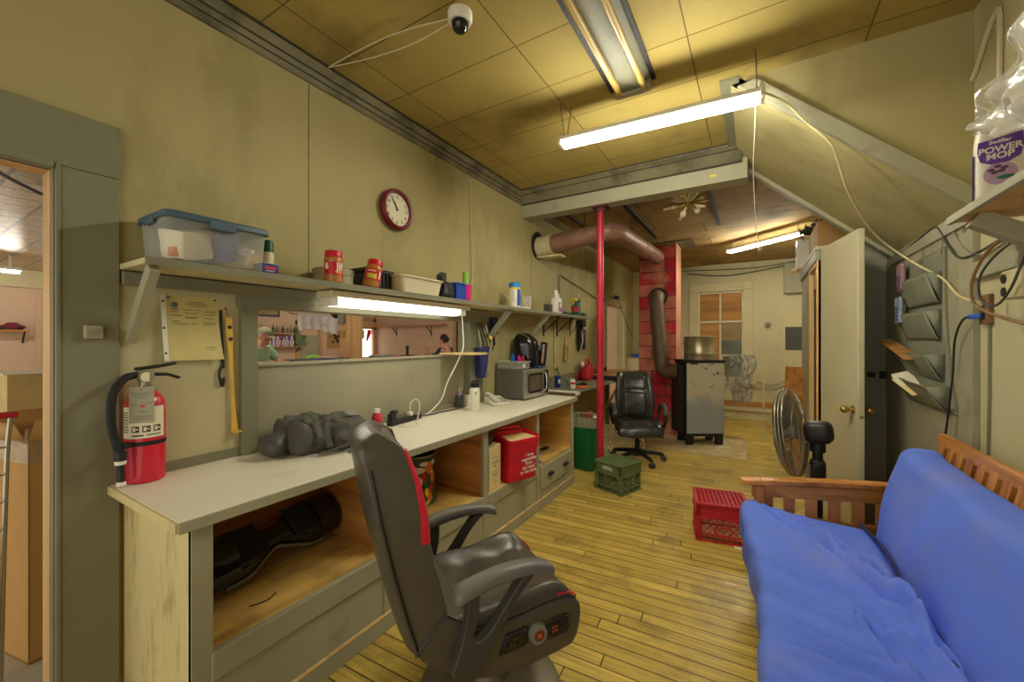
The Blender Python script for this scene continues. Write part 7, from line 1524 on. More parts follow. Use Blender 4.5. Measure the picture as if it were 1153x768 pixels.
# upper right shelf
t = thing('corner_shelf', 'wooden shelf with a grey edge high on the right wall', 'shelf', (0.79, 1.6, 1.945))
b = MB(); b.box(0.64, 0.94, 0.9, 2.18, 1.945, 1.963); link('board', b, M['ply_pale'], t)
b = MB(); b.box(0.625, 0.642, 0.9, 2.185, 1.940, 1.968); link('edge_strip', b, M['trim_l'], t, bevel=0.002)
b = MB(); b.bar((0.665, 2.08, 1.935), (0.935, 2.08, 1.76), 0.05, 0.06); link('brace', b, M['trim_l'], t, bevel=0.003)
t = thing('cleaner_bottle', 'white refill bottle with purple label standing on the high right shelf', 'bottle', (0.745, 2.10, 1.963))
bm2 = Matrix.Translation((0.735, 2.10, 1.964)) @ Matrix.Rotation(math.radians(-19), 4, 'Z')    # local -Y faces the camera
b = MB(); b.M = bm2; b.soft((0.125, 0.07, 0.30), 0.033, (10, 6, 14), M=Matrix.Translation((0, 0, 0.15)), warp=lambda x, y, z: (x * (1 - 0.12 * max(0, z - 0.08) / 0.07), y, z)); b.cyl((0.02, 0, 0.29), (0.02, 0, 0.31), 0.022); link('bottle_body', b, M['white'], t, ang=70)
b = MB(); b.M = bm2; b.cyl((0.02, 0, 0.31), (0.02, 0, 0.335), 0.026); link('cap', b, M['white'], t)
b = MB(); b.M = bm2; yb = -0.0362
b.prism([(-0.05, 0.235), (0.05, 0.245), (0.052, 0.20), (0.045, 0.165), (0.02, 0.150), (-0.02, 0.150), (-0.045, 0.165), (-0.052, 0.20)], lambda u, w, q: (u, yb - q, w), 0, 0.0006); b.box(-0.064, -0.0625, -0.02, 0.02, 0.04, 0.2); link('purple_label', b, M['purple'], t)
b = MB(); b.M = bm2; b.cyl((0.0, yb, 0.115), (0.0, yb - 0.0005, 0.115), 0.038, n=24); link('lilac_disc', b, mat('lilac', C(186, 160, 196), 0.5), t)
b = MB(); b.M = bm2
b.text('POWER', 0.030, lambda u, w: (u * 0.95, yb - 0.0012, 0.200 + w), bold=0.001); b.text('MOP', 0.030, lambda u, w: (u, yb - 0.0012, 0.176 + w), bold=0.001); b.text('Swiffer', 0.018, lambda u, w: (u, yb - 0.0012, 0.226 + w), bold=0.0006); link('lettering', b, M['white'], t, fixn=False)
b = MB(); b.M = bm2
for dx, dz in ((-0.02, 0.13), (-0.005, 0.14), (0.01, 0.132), (-0.012, 0.12), (0.004, 0.123)): b.ell((dx, yb - 0.001, dz), (0.009, 0.0008, 0.006), 10, 6)
link('flower_print', b, mat('dark_lavender', C(90, 66, 100), 0.5), t)
b = MB(); b.M = bm2; b.ell((0.012, yb - 0.001, 0.10), (0.02, 0.0008, 0.007), 12, 6); link('leaf_print', b, M['green'], t)
t = thing('plastic_bag', 'clear plastic bag holding wipes packs on the high right shelf', 'bag', (0.72, 1.80, 1.97))
b = MB()
def pbag(u, v):
    y = 2.07 - 0.52 * u; z = 2.24 - 0.05 * u + (0.05 + 0.50 * u) * (v - 0.35) * 0.9; x = 0.66 + 0.02 * math.sin(u * 14 + v * 9) + 0.025 * noise.noise(Vector((u * 6, v * 7, 2)))
    return (x, y, z + 0.02 * noise.noise(Vector((u * 9, v * 6, 5))))
b.grid(pbag, 26, 26); o = link('film', b, M['film'], t, ang=12); o.modifiers.new('solid', 'SOLIDIFY').thickness = 0.001
b = MB(); b.soft((0.05, 0.20, 0.13), 0.02, (5, 8, 6), amp=0.01, freq=14, M=Matrix.Translation((0.75, 1.80, 2.15)) @ Euler((0.35, 0, 0)).to_matrix().to_4x4()); solo('blue_pack', b, M['blue'], 'blue pack inside the clear plastic bag on the high right shelf', 'pack')
b = MB(); b.soft((0.04, 0.22, 0.06), 0.018, (5, 8, 5), amp=0.008, freq=14, M=Matrix.Translation((0.745, 1.87, 2.29)) @ Euler((-0.6, 0, 0)).to_matrix().to_4x4()); solo('mauve_pack', b, mat('mauve_pack', C(150, 92, 120), 0.5, var=0.2), 'mauve pack inside the clear plastic bag above the blue pack', 'pack')
# electrical things on the right wall
t = thing('junction_box', 'cream surface outlet box with two dark sockets on the right wall', 'outlet box', (0.90, 2.55, 1.72))
b = MB(); b.box(0.875, 0.94, 2.35, 2.50, 1.668, 1.785); link('box_body', b, M['cream_wood'], t, bevel=0.008)
b = MB()
for z in (1.698, 1.752): b.cyl((0.875, 2.468, z), (0.871, 2.468, z), 0.019, n=16)
link('socket', b, M['iron'], t)
b = MB(); b.cyl((0.90, 2.42, 1.785), (0.91, 2.44, 1.90), 0.012, n=8); link('conduit_stub', b, M['steel'], t)
t = thing('outlet_plate', 'brown wood-backed outlet on the right wall below the sage organiser level', 'outlet', (0.93, 2.77, 1.58)); t['label'] = 'brown outlet on the right wall with a blue plug in it'
b = MB(); b.box(0.92, 0.94, 2.735, 2.825, 1.575, 1.715); link('plate', b, M['outlet'], t, bevel=0.003)
b = MB(); b.cyl((0.92, 2.78, 1.615), (0.917, 2.78, 1.615), 0.018, n=14); b.cyl((0.92, 2.78, 1.675), (0.917, 2.78, 1.675), 0.018, n=14); link('receptacle', b, M['iron'], t)
def cable(pts, r, mk, label, nm='cable'):
    b = MB(); b.tube(smooth_path(pts, 8), r, 6); return solo(nm, b, M[mk], label, nm.split('_')[-1])
t = thing('extension_cord', 'yellowed extension cord looping from the hanging tube light to the right wall outlet', 'cord', (0.5, 3.0, 1.66))
b = MB(); b.tube(smooth_path([(0.03, 2.685, 2.91), (0.14, 2.80, 2.88), (0.25, 2.87, 2.76), (0.355, 2.885, 2.63), (0.40, 2.95, 2.55), (0.47, 3.1, 2.40), (0.60, 3.35, 2.24), (0.72, 3.5, 2.13), (0.86, 3.45, 1.97), (0.90, 3.2, 1.85), (0.90, 2.98, 1.73), (0.915, 2.80, 1.68)], 8), 0.0058, 7); link('cord_body', b, mat('yellowed_cord', C(214, 202, 150), 0.5), t)
b = MB(); b.obox((0.91, 2.79, 1.675), (0.03, 0.03, 0.025)); link('plug', b, M['cream'], t)
t = thing('futon_cable', 'black cord with a blue plug running from the wall outlet down behind the futon', 'cord', (0.9, 3.0, 0.8))
b = MB(); b.tube(smooth_path([(0.90, 2.80, 1.615), (0.88, 2.87, 1.60), (0.885, 2.98, 1.50), (0.89, 3.02, 1.33), (0.885, 3.05, 1.15), (0.885, 3.12, 0.9), (0.89, 3.16, 0.6), (0.89, 3.2, 0.2)], 8), 0.005, 6); link('cord_body', b, M['black'], t)
b = MB(); b.bar((0.917, 2.78, 1.615), (0.89, 2.83, 1.612), 0.022, 0.022); link('plug', b, M['blue'], t, bevel=0.004)
cable([(0.85, 2.28, 1.90), (0.82, 2.40, 1.88), (0.80, 2.50, 1.78), (0.80, 2.52, 1.68), (0.82, 2.46, 1.62), (0.85, 2.25, 1.56), (0.88, 2.0, 1.50)], 0.0065, 'outlet', 'thick dark cable looping down from the high right shelf')
cable([(0.90, 2.36, 1.92), (0.86, 2.48, 1.86), (0.85, 2.60, 1.78), (0.86, 2.62, 1.68), (0.86, 2.50, 1.645), (0.86, 2.38, 1.70), (0.87, 2.25, 1.86), (0.9, 2.1, 1.93)], 0.005, 'dgrey', 'thinner black cable looped in front of the cream outlet box')
cable([(0.92, 4.3, 2.17), (0.915, 4.1, 2.14), (0.915, 3.9, 2.15), (0.91, 3.6, 2.16), (0.91, 3.35, 2.17), (0.91, 3.25, 2.12), (0.91, 3.15, 2.02), (0.91, 3.0, 1.93), (0.91, 2.8, 1.92), (0.91, 2.5, 1.95), (0.91, 2.2, 1.98)], 0.006, 'dgrey', 'dark cable running along the wall above the green organiser')
cable([(0.92, 3.32, 2.15), (0.915, 3.12, 2.10), (0.912, 2.95, 1.97), (0.912, 2.75, 1.90), (0.912, 2.5, 1.93)], 0.005, 'trim', 'grey cable sagging to the right of the green organiser')
cable([(0.935, 2.955, 2.80), (0.93, 2.88, 2.84), (0.93, 2.78, 2.93), (0.93, 2.70, 2.98), (0.93, 2.66, 2.95), (0.93, 2.66, 2.6)], 0.010, 'cream', 'pale thick cable bent down the right wall beside the gable', 'wall_cable')
cable([(0.932, 2.76, 1.575), (0.932, 2.765, 1.2), (0.932, 2.79, 0.6)], 0.005, 'trim', 'thin grey wire running straight down from the brown outlet', 'wire')
cable([(-0.005, 2.67, 2.86), (-0.003, 2.675, 2.75), (-0.012, 2.67, 2.5), (-0.004, 2.67, 2.25), (0.014, 2.67, 2.03)], 0.0018, 'cream', 'pull cord hanging from the right end of the near tube light', 'cord')
b = MB(); b.ell((0.02, 2.67, 2.02), (0.012, 0.012, 0.016)); solo('pull_knob', b, M['cream'], 'small pale knob at the end of the pull cord', 'knob')
b = MB(); b.soft((0.05, 0.002, 0.02), 0.001, (4, 2, 3), M=Matrix.Translation((-0.325, 3.994, 2.968))); solo('yellow_sticker', b, M['yellow'], 'small yellow sticker on the face of the ceiling beam', 'sticker')

# ================================================================ THE SHOP SEEN THROUGH HATCH AND DOORWAY
def skin_mesh(verts, edges, radii, root=0, subs=2):
    me = bpy.data.meshes.new('s'); me.from_pydata(verts, edges, []); ob = bpy.data.objects.new('s', me); COL.objects.link(ob)
    ob.modifiers.new('skin', 'SKIN')
    for i, sv in enumerate(me.skin_vertices[0].data):
        r = radii[i]; sv.radius = r if isinstance(r, tuple) else (r, r); sv.use_root = (i == root)
    sb = ob.modifiers.new('sub', 'SUBSURF'); sb.levels = subs
    dg = bpy.context.evaluated_depsgraph_get(); m2 = bpy.data.meshes.new_from_object(ob.evaluated_get(dg))
    v = [x.co.copy() for x in m2.vertices]; f = [tuple(p.vertices) for p in m2.polygons]
    bpy.data.objects.remove(ob); bpy.data.meshes.remove(me); bpy.data.meshes.remove(m2); return v, f
def person(label, loc, rz, skel, mats, hand_dir, cap=None, hairfn=None):
    """skel: named joints in metres, local x = forward, y = left"""
    t = thing('person', label, 'person', loc, rz); J = {k: Vector(v) for k, v in skel.items() if k != 'sleeve'}
    names = ['pel', 'waist', 'chest', 'neck', 'jaw', 'head', 'crown', 'shl', 'ell', 'wrl', 'shr', 'elr', 'wrr', 'hpl', 'knl', 'anl', 'tol', 'hpr', 'knr', 'anr', 'tor']
    ix = {n: i for i, n in enumerate(names)}
    rad = dict(pel=(0.15, 0.12), waist=(0.145, 0.115), chest=(0.15, 0.115), neck=0.055, jaw=0.06, head=(0.082, 0.095), crown=(0.06, 0.07), shl=0.062, shr=0.062, ell=0.042, elr=0.042, wrl=0.028, wrr=0.028, hpl=0.09, hpr=0.09, knl=0.058, knr=0.058, anl=0.038, anr=0.038, tol=0.032, tor=0.032)
    ed = [('pel', 'waist'), ('waist', 'chest'), ('chest', 'neck'), ('neck', 'jaw'), ('jaw', 'head'), ('head', 'crown'), ('chest', 'shl'), ('shl', 'ell'), ('ell', 'wrl'), ('chest', 'shr'), ('shr', 'elr'), ('elr', 'wrr'), ('pel', 'hpl'), ('hpl', 'knl'), ('knl', 'anl'), ('anl', 'tol'), ('pel', 'hpr'), ('hpr', 'knr'), ('knr', 'anr'), ('anr', 'tor')]
    v, f = skin_mesh([J[n] for n in names], [(ix[a], ix[c]) for a, c in ed], [rad[n] for n in names])
    b = MB(); b.add(v, f)
    hd = J['head']; fw = Vector(skel.get('look', (1, 0, -0.2))).normalized(); sd = Vector((0, 0, 1)).cross(fw).normalized(); upv = fw.cross(sd)
    HM = Matrix.Translation(hd) @ Matrix((fw, sd, upv)).transposed().to_4x4()
    b.ell((0.0, 0, 0.015), (0.095, 0.076, 0.115), 18, 14, HM); b.ell((0.045, 0, -0.07), (0.045, 0.05, 0.045), 14, 10, HM)
    b.tube([HM @ Vector((0.085, 0, 0.03)), HM @ Vector((0.112, 0, -0.02)), HM @ Vector((0.095, 0, -0.03))], [0.008, 0.016, 0.010], 8)
    for s_ in (-1, 1): b.ell((-0.005, s_ * 0.078, 0.0), (0.022, 0.010, 0.032), 10, 8, HM); b.ell((0.088, s_ * 0.03, 0.035), (0.012, 0.02, 0.008), 8, 6, HM)
    b.ell((0.088, 0, -0.06), (0.008, 0.024, 0.007), 10, 6, HM)
    for wr, el, d in (('wrl', 'ell', hand_dir[0]), ('wrr', 'elr', hand_dir[1])):
        p = J[wr]; d = Vector(d).normalized(); s2 = Vector((0, 0, 1)).cross(d)
        s2 = s2.normalized() if s2.length > .1 else Vector((0, 1, 0)); n2 = d.cross(s2)
        b.tube([p - d * 0.01, p + d * 0.04, p + d * 0.085], [0.027, 0.036, 0.034], 10, flat=0.5)
        for k in range(4):
            q = p + d * 0.08 + s2 * (-0.027 + 0.018 * k); L = (0.07, 0.08, 0.075, 0.058)[k]; b.tube([q, q + d * L * 0.5 - n2 * 0.012, q + d * L * 0.85 - n2 * 0.035], [0.010, 0.009, 0.007], 7)
        q = p + d * 0.03 + s2 * 0.03; b.tube([q, q + d * 0.03 + s2 * 0.025 - n2 * 0.012, q + d * 0.06 + s2 * 0.03 - n2 * 0.025], [0.012, 0.010, 0.008], 7)
    link('body', b, M['skin'], t, world=False, ang=180)
    # shirt, trousers, shoes: the same skeleton, a little fuller, cut at hems
    nn = ['waist', 'chest', 'coll', 'shl', 'mul', 'shr', 'mur', 'hem']
    J2 = dict(J); J2['coll'] = J['chest'].lerp(J['neck'], 0.62); J2['mul'] = J['shl'].lerp(J['ell'], skel.get('sleeve', 0.8)); J2['mur'] = J['shr'].lerp(J['elr'], skel.get('sleeve', 0.8)); J2['hem'] = J['pel'] + Vector((0, 0, -0.05))
    v, f = skin_mesh([J2[n] for n in nn], [(7, 0), (0, 1), (1, 2), (1, 3), (3, 4), (1, 5), (5, 6)], [(0.168, 0.14), (0.175, 0.14), 0.085, 0.08, 0.066, 0.08, 0.066, (0.17, 0.145)])
    b = MB(); b.add(v, f); link('shirt', b, M[mats[0]], t, world=False, ang=180)
    nn = ['pel', 'hpl', 'knl', 'anl', 'hpr', 'knr', 'anr']
    v, f = skin_mesh([J[n] for n in nn], [(0, 1), (1, 2), (2, 3), (0, 4), (4, 5), (5, 6)], [(0.165, 0.135), 0.105, 0.075, 0.062, 0.105, 0.075, 0.062])
    b = MB(); b.add(v, f); link('trousers', b, M[mats[1]], t, world=False, ang=180)
    for s_ in 'lr':
        b = MB(); p = J['an' + s_]; b.soft((0.27, 0.10, 0.09), 0.04, (8, 6, 5), M=Matrix.Translation((p.x + 0.06, p.y, 0.046))); link('shoe', b, M['black'], t, world=False)
    if cap:
        b = MB(); b.grid(lambda u, v: tuple(HM @ Vector((0.105 * math.cos(2 * PI * u) * math.cos(v * PI / 2), 0.088 * math.sin(2 * PI * u) * math.cos(v * PI / 2), 0.045 + 0.095 * math.sin(v * PI / 2)))), 24, 9, True)
        b.grid(lambda u, v: tuple(HM @ Vector((0.09 + 0.085 * v * math.sin(PI * (0.1 + 0.8 * u)), -0.08 + 0.16 * u, 0.05 - 0.02 * v))), 12, 5); link('cap', b, M[cap], t, world=False)
        b = MB(); b.ell((-0.03, 0, 0.0), (0.078, 0.080, 0.075), 14, 10, HM); link('hair', b, M['grey'], t, world=False)
    else:
        b = MB(); b.ell((-0.022, 0, 0.035), (0.098, 0.086, 0.108), 18, 12, HM); b.ell((-0.095, 0, 0.02), (0.045, 0.05, 0.06), 12, 8, HM); link('hair', b, M['hair'], t, world=False)
    return t
rzR = math.atan2(0.52, 0.85)
person('man in a khaki cap and mint green shirt leaning over the shop table', (-6.18, 3.03, 0), rzR - 0.1,
       dict(pel=(-0.05, 0, 0.95), waist=(-0.02, 0, 1.10), chest=(0.03, 0, 1.28), neck=(0.09, 0, 1.43), jaw=(0.15, 0, 1.50), head=(0.14, 0, 1.56), crown=(0.13, 0, 1.60), shl=(0.05, 0.20, 1.37), ell=(0.17, 0.27, 1.17), wrl=(0.42, 0.18, 1.16), shr=(0.05, -0.20, 1.37), elr=(0.18, -0.26, 1.17), wrr=(0.40, -0.20, 1.16),
            hpl=(-0.05, 0.10, 0.88), knl=(-0.03, 0.11, 0.48), anl=(-0.06, 0.12, 0.09), tol=(0.10, 0.13, 0.04), hpr=(-0.05, -0.10, 0.88), knr=(-0.02, -0.11, 0.48), anr=(-0.06, -0.12, 0.09), tor=(0.10, -0.13, 0.04), look=(1, 0, -0.45), sleeve=0.85),
       ('mint', 'jeans'), ((1, 0, -0.15), (1, 0, -0.15)), cap='cap')
person('woman with tied dark hair in a charcoal shirt holding up one hand in the shop', (-5.72, 6.62, 0), rzR + PI - 0.35,
       dict(pel=(0, 0, 0.92), waist=(0, 0, 1.05), chest=(0, 0, 1.20), neck=(0.01, 0, 1.36), jaw=(0.05, 0, 1.43), head=(0.03, 0, 1.49), crown=(0.02, 0, 1.54), shl=(0, 0.18, 1.28), ell=(0.12, 0.24, 1.06), wrl=(0.32, 0.12, 1.28), shr=(0, -0.18, 1.28), elr=(0.03, -0.27, 1.03), wrr=(0.2, -0.22, 0.90),
            hpl=(0, 0.10, 0.85), knl=(0.02, 0.11, 0.46), anl=(0, 0.11, 0.09), tol=(0.15, 0.12, 0.04), hpr=(0, -0.10, 0.85), knr=(0.02, -0.11, 0.46), anr=(0, -0.11, 0.09), tor=(0.15, -0.12, 0.04), look=(1, 0.1, -0.1), sleeve=0.95),
       ('darkshirt', 'jeans'), ((0.5, 0, 0.85), (0.6, 0, -0.6)))

# display tables and what lies on them
def table(label, x0, x1, y0, y1, z, mk):
    t = thing('shop_table', label, 'table', ((x0 + x1) / 2, (y0 + y1) / 2, 0))
    b = MB(); b.box(x0, x1, y0, y1, z - 0.04, z); link('tabletop', b, M[mk], t, bevel=0.004)
    for x in (x0 + 0.03, x1 - 0.08):
        for y in (y0 + 0.03, y1 - 0.08): b = MB(); b.box(x, x + 0.05, y, y + 0.05, 0, z - 0.04); link('leg', b, M[mk], t)
table('shop display table in front of the man in the mint shirt', -7.6, -5.6, 3.45, 4.6, 1.095, 'tanwood')
table('second shop display table right of the square post', -8.2, -6.1, 5.75, 8.2, 1.075, 'tanwood')
def lump(nm, label, cat, c, s, mk, seed=0, group=None, amp=0.025, r=0.03):
    b = MB(); b.soft(s, r, (7, 9, 5), amp=amp, freq=12, seed=seed, warp=lambda x, y, z: (x, y, max(z, -s[2] / 2)), M=Matrix.Translation((c[0], c[1], c[2] + s[2] / 2))); return solo(nm, b, M[mk], label, cat, group)
b = MB(); b.box(-6.35, -6.1, 3.55, 3.85, 1.097, 1.195); solo('dark_crate', b, M['dgrey'], 'dark flat box on the shop table next to the man', 'box', bevel=0.01)
b = MB(); b.box(-6.6, -6.36, 3.62, 4.2, 1.097, 1.185); solo('grey_case', b, M['jeans'], 'blue-grey case on the shop table behind the dark flat box', 'case', bevel=0.012)
lump('cloth_pile', 'pile of dark blue clothes on the shop table', 'clothes', (-6.1, 4.05, 1.097), (0.35, 0.32, 0.09), 'navy', 1)
lump('cloth_pile', 'pile of grey clothes at the right end of the shop table before the post', 'clothes', (-6.3, 4.4, 1.097), (0.4, 0.34, 0.085), 'dgrey', 5)
lump('cloth_pile', 'salmon coloured cloth on the shop table beside the green dish', 'clothes', (-6.62, 4.50, 1.097), (0.2, 0.22, 0.12), 'shop_wall', 8)
b = MB(); b.ell((-6.75, 4.28, 1.185), (0.10, 0.14, 0.06)); b.cyl((-6.75, 4.28, 1.097), (-6.75, 4.28, 1.155), 0.05); solo('green_dish', b, M['lime'], 'bright green rounded dish on the shop table', 'dish')
lump('magazine_heap', 'grey heap of papers on the second shop table nearest the post', 'papers', (-6.9, 5.95, 1.077), (0.5, 0.35, 0.10), 'grey', 3)
lump('red_cloth', 'red cloth lying on the second shop table', 'cloth', (-6.6, 6.16, 1.077), (0.35, 0.22, 0.08), 'redcrate', 4)
b = MB(); b.box(-6.75, -6.45, 6.62, 6.9, 1.077, 1.17); solo('yellow_box', b, mat('mustard_box', C(190, 150, 60), 0.7), 'mustard yellow box on the second shop table', 'box', bevel=0.008)
b = MB(); b.box(-6.65, -6.3, 7.0, 8.0, 1.077, 1.185); solo('long_blue_box', b, mat('slate_blue_box', C(52, 64, 92), 0.6), 'long slate blue case on the second shop table left of the woman', 'case', bevel=0.01)
b = MB(); b.box(-6.75, -6.45, 6.32, 6.5, 1.077, 1.17); b.cyl((-6.6, 6.4, 1.17), (-6.6, 6.4, 1.32), 0.03); b.ell((-6.6, 6.4, 1.34), (0.04, 0.04, 0.04)); solo('black_dispenser', b, M['black'], 'small black dispenser on the second shop table near the window', 'dispenser', bevel=0.01)
# media shelves on the far shop wall
for z, y0, y1, lb in ((1.69, 5.1, 6.28, 'upper wooden shelf of bottles on the far shop wall'), (1.335, 5.5, 6.6, 'lower wooden shelf of upright cases on the far shop wall')):
    t = thing('shop_shelf', lb, 'shelf', (SX + 0.12, (y0 + y1) / 2, z))
    b = MB(); b.box(SX, SX + 0.26, y0, y1, z - 0.025, z); link('board', b, M['tanwood'], t)
    for y in (y0 + 0.15, y1 - 0.15): b = MB(); b.bar((SX + 0.2, y, z - 0.03), (SX, y, z - 0.2), 0.02, 0.02); link('bracket', b, M['iron'], t)
rr = random.Random(2)
cols = ['purple', 'white', 'navy', 'paper', 'blue', 'mauve_', 'white', 'jarred', 'purple', 'dgrey', 'paper', 'navy', 'white', 'purple', 'blue', 'orange', 'white', 'dgrey']
M['mauve_'] = mat('mauve_case', C(160, 120, 160), 0.5)
y = 5.60
for k in range(18):
    w = rr.uniform(0.030, 0.046); hh = rr.uniform(0.25, 0.29)
    t = thing('media_case', 'thin upright case in the row on the lower far shop shelf', 'case', (SX + 0.12, y + w / 2, 1.336), 0, 'upright cases on the far shop shelf')
    b = MB(); b.box(SX + 0.03, SX + 0.22, y, y + w - 0.004, 1.336, 1.336 + hh); link('case_body', b, M[cols[k]], t)
    b = MB(); b.box(SX + 0.22, SX + 0.2215, y + 0.006, y + w - 0.010, 1.36, 1.336 + hh * 0.6); link('spine_band', b, M['paper' if k % 2 else 'mauve_'], t)
    y += w
y = 5.15
for k in range(15):
    r = rr.uniform(0.022, 0.036); hh = rr.uniform(0.12, 0.24); y += r + 0.006
    t = thing('shelf_bottle', 'small dark bottle in the row on the upper far shop shelf', 'bottle', (SX + 0.12, y, 1.691), 0, 'bottles on the upper far shop shelf')
    b = MB(); b.lathe([(r, 0), (r, hh * 0.6), (r * 0.45, hh * 0.75), (r * 0.4, hh)], (SX + 0.12 + rr.uniform(-.04, .04), y, 1.691), 12); link('bottle_body', b, M[['dgrey', 'olive', 'tanwood', 'black', 'trim', 'orgn'][k % 6]], t)
    y += r + 0.03
lump('soft_toy_heap', 'dark heap of small goods at the right end of the lower far shop shelf', 'goods', (SX + 0.13, 6.48, 1.336), (0.2, 0.3, 0.30), 'olive', 2, amp=0.06)
t = thing('framed_picture', 'framed dark-edged print high on the far shop wall', 'picture', (SX, 5.6, 2.12))
b = MB(); b.box(SX, SX + 0.03, 5.25, 6.0, 2.12, 2.42); link('frame', b, M['black'], t)
b = MB(); b.box(SX + 0.03, SX + 0.034, 5.30, 5.95, 2.17, 2.37); link('print', b, M['murk2'], t)
t = thing('poster', 'brown patterned poster on the far shop wall left of the post', 'poster', (SX, 7.6, 1.25))
b = MB(); b.box(SX, SX + 0.02, 7.42, 7.95, 1.25, 1.78); link('sheet', b, M['card_d'], t)
b = MB()
for y_, z_, r_ in ((7.70, 1.58, 0.13), (7.76, 1.47, 0.10), (7.83, 1.62, 0.11), (7.64, 1.66, 0.08), (7.60, 1.44, 0.07), (7.88, 1.38, 0.06), (7.52, 1.60, 0.05)): b.ell((SX + 0.02, y_, z_), (0.004, r_ * .6, r_ * .6), 10, 6)
link('dark_motif', b, M['ink'], t)
lump('hanging_white_bag', 'small white bag hanging under the poster on the far shop wall', 'bag', (SX + 0.05, 7.92, 1.2), (0.08, 0.12, 0.2), 'white', 2)
t = thing('covered_sign', 'long box hung across the shop draped in white plastic sheeting', 'sign', (-8.0, 5.15, 1.68))
d0, d1 = Vector((-8.0, 4.72, 0)), Vector((-8.0, 5.62, 0))
b = MB(); b.box(-8.04, -7.96, 4.6, 5.66, 2.02, 2.05); b.bar((-8.0, 4.6, 2.04), (-8.0, 4.3, 2.2), 0.03, 0.03); b.bar((-8.0, 4.62, 2.05), (-8.0, 4.62, SZ), 0.02, 0.02); b.bar((-8.0, 5.62, 2.05), (-8.0, 5.62, SZ), 0.02, 0.02); link('rod', b, M['tanwood'], t)
b = MB(); b.box(-8.03, -7.97, 4.75, 5.58, 1.78, 2.02); link('sign_box', b, M['cream'], t)
b = MB(); b.grid(lambda u, v: (-7.93 + 0.03 * math.sin(u * 30) * (1 - v) + 0.02 * noise.noise(Vector((u * 8, v * 5, 0))), 4.72 + 0.90 * u, 1.68 + 0.05 * math.sin(u * 5) * (1 - v) + 0.37 * v), 50, 14); o = link('white_sheeting', b, M['sheet_white'], t, ang=20); o.modifiers.new('solid', 'SOLIDIFY').thickness = 0.003
t = thing('shop_camera', 'black camera hanging from the shop ceiling beside the white sheeting', 'camera', (-7.4, 5.1, 2.0))
b = MB(); b.cyl((-7.4, 5.12, 2.03), (-7.2, 5.05, 1.98), 0.05, n=14); link('camera_body', b, M['black'], t)
b = MB(); b.bar((-7.4, 5.12, 2.05), (-7.4, 5.12, SZ), 0.02, 0.02); link('mount', b, M['grey'], t)
t = thing('post_box', 'grey meter box fixed to the square shop post', 'box', (-6.30, 4.72, 1.75))
b = MB(); b.box(-6.60, -6.45, 4.66, 4.72, 1.80, 2.04); link('box_body', b, M['grey'], t, bevel=0.01)
b = MB(); b.box(-6.58, -6.47, 4.70, 4.72, 1.54, 1.68); solo('post_plate', b, M['card_d'], 'small brown plate on the square shop post under the meter box', 'plate')
t = thing('long_shelf', 'long empty brown shelf along the back shop wall above the woman', 'shelf', (-9.4, SY - 0.12, 1.93))
b = MB(); b.box(-10.95, -7.85, SY - 0.26, SY, 1.935, 1.965); link('board', b, M['ply'], t)
for x in (-10.0, -8.5): b = MB(); b.bar((x, SY - 0.22, 1.93), (x, SY, 1.68), 0.02, 0.02); b.box(x - 0.01, x + 0.01, SY - 0.012, SY, 1.6, 1.935); link('bracket', b, M['iron'], t)
# left doorway: boxes, hand truck, toy car shelf
t = thing('tall_carton', 'tall open brown carton with clear tape just beyond the left doorway', 'box', (-3.057, 0.559, 0))
b = MB(); tm2 = Matrix.Translation((-3.057, 0.559, 0)) @ Matrix.Rotation(math.radians(11.6), 4, 'Z'); b.M = tm2
for q in ((-0.16, -0.155, -0.17, 0.17), (0.155, 0.16, -0.17, 0.17), (-0.16, 0.16, -0.17, -0.165), (-0.16, 0.16, 0.165, 0.17)): b.box(*q, 0, 1.02)
b.box(-0.16, 0.16, -0.17, 0.17, 0, 0.01)
link('carton_body', b, M['card'], t)
b = MB(); b.M = tm2
b.bar((0.16, 0, 1.02), (0.22, 0, 1.14), 0.30, 0.005, up=(1, 0, 0.3)) if False else b.add([(0.16, -0.17, 1.02), (0.16, 0.17, 1.02), (0.20, 0.16, 1.13), (0.20, -0.16, 1.13)], [(0, 1, 2, 3)])
b.add([(-0.16, -0.17, 1.02), (0.16, -0.17, 1.02), (0.15, -0.21, 1.12), (-0.15, -0.21, 1.12)], [(0, 1, 2, 3)]); b.add([(-0.16, -0.17, 1.02), (-0.16, 0.17, 1.02), (-0.19, 0.16, 1.14), (-0.19, -0.16, 1.14)], [(0, 1, 2, 3)])
o = link('flap', b, M['card'], t); o.modifiers.new('solid', 'SOLIDIFY').thickness = 0.004
b = MB(); b.M = tm2; b.grid(lambda u, v: (0.166 + 0.006 * noise.noise(Vector((u * 9, v * 6, 0))), -0.18 + 0.36 * u, 0.93 + 0.16 * v), 16, 8); b.grid(lambda u, v: (-0.17 + 0.34 * u, -0.177 - 0.006 * noise.noise(Vector((u * 9, v * 6, 4))), 0.93 + 0.16 * v), 16, 8); link('clear_tape', b, M['film'], t, ang=12)
t = thing('stacked_carton', 'cream carton with a hand hole on the shop table beyond the doorway', 'box', (-4.9, 0.80, 0.55))
b = MB(); b.box(-5.2, -4.75, 0.60, 1.02, 0.56, 1.24); link('box_body', b, mat('pale_card', C(206, 178, 122), 0.85), t, bevel=0.004)
b = MB(); b.box(-4.749, -4.745, 0.80, 0.90, 1.10, 1.125); link('hand_hole', b, M['ink'], t)
b = MB(); b.box(-5.22, -4.73, 0.58, 1.04, 1.24, 1.25); solo('flat_papers', b, M['paper'], 'flat sheets lying on the cream carton in the shop', 'papers')
table('low shop bench under the cream carton beyond the doorway', -6.6, -4.6, 0.3, 1.6, 0.55, 'dgrey')
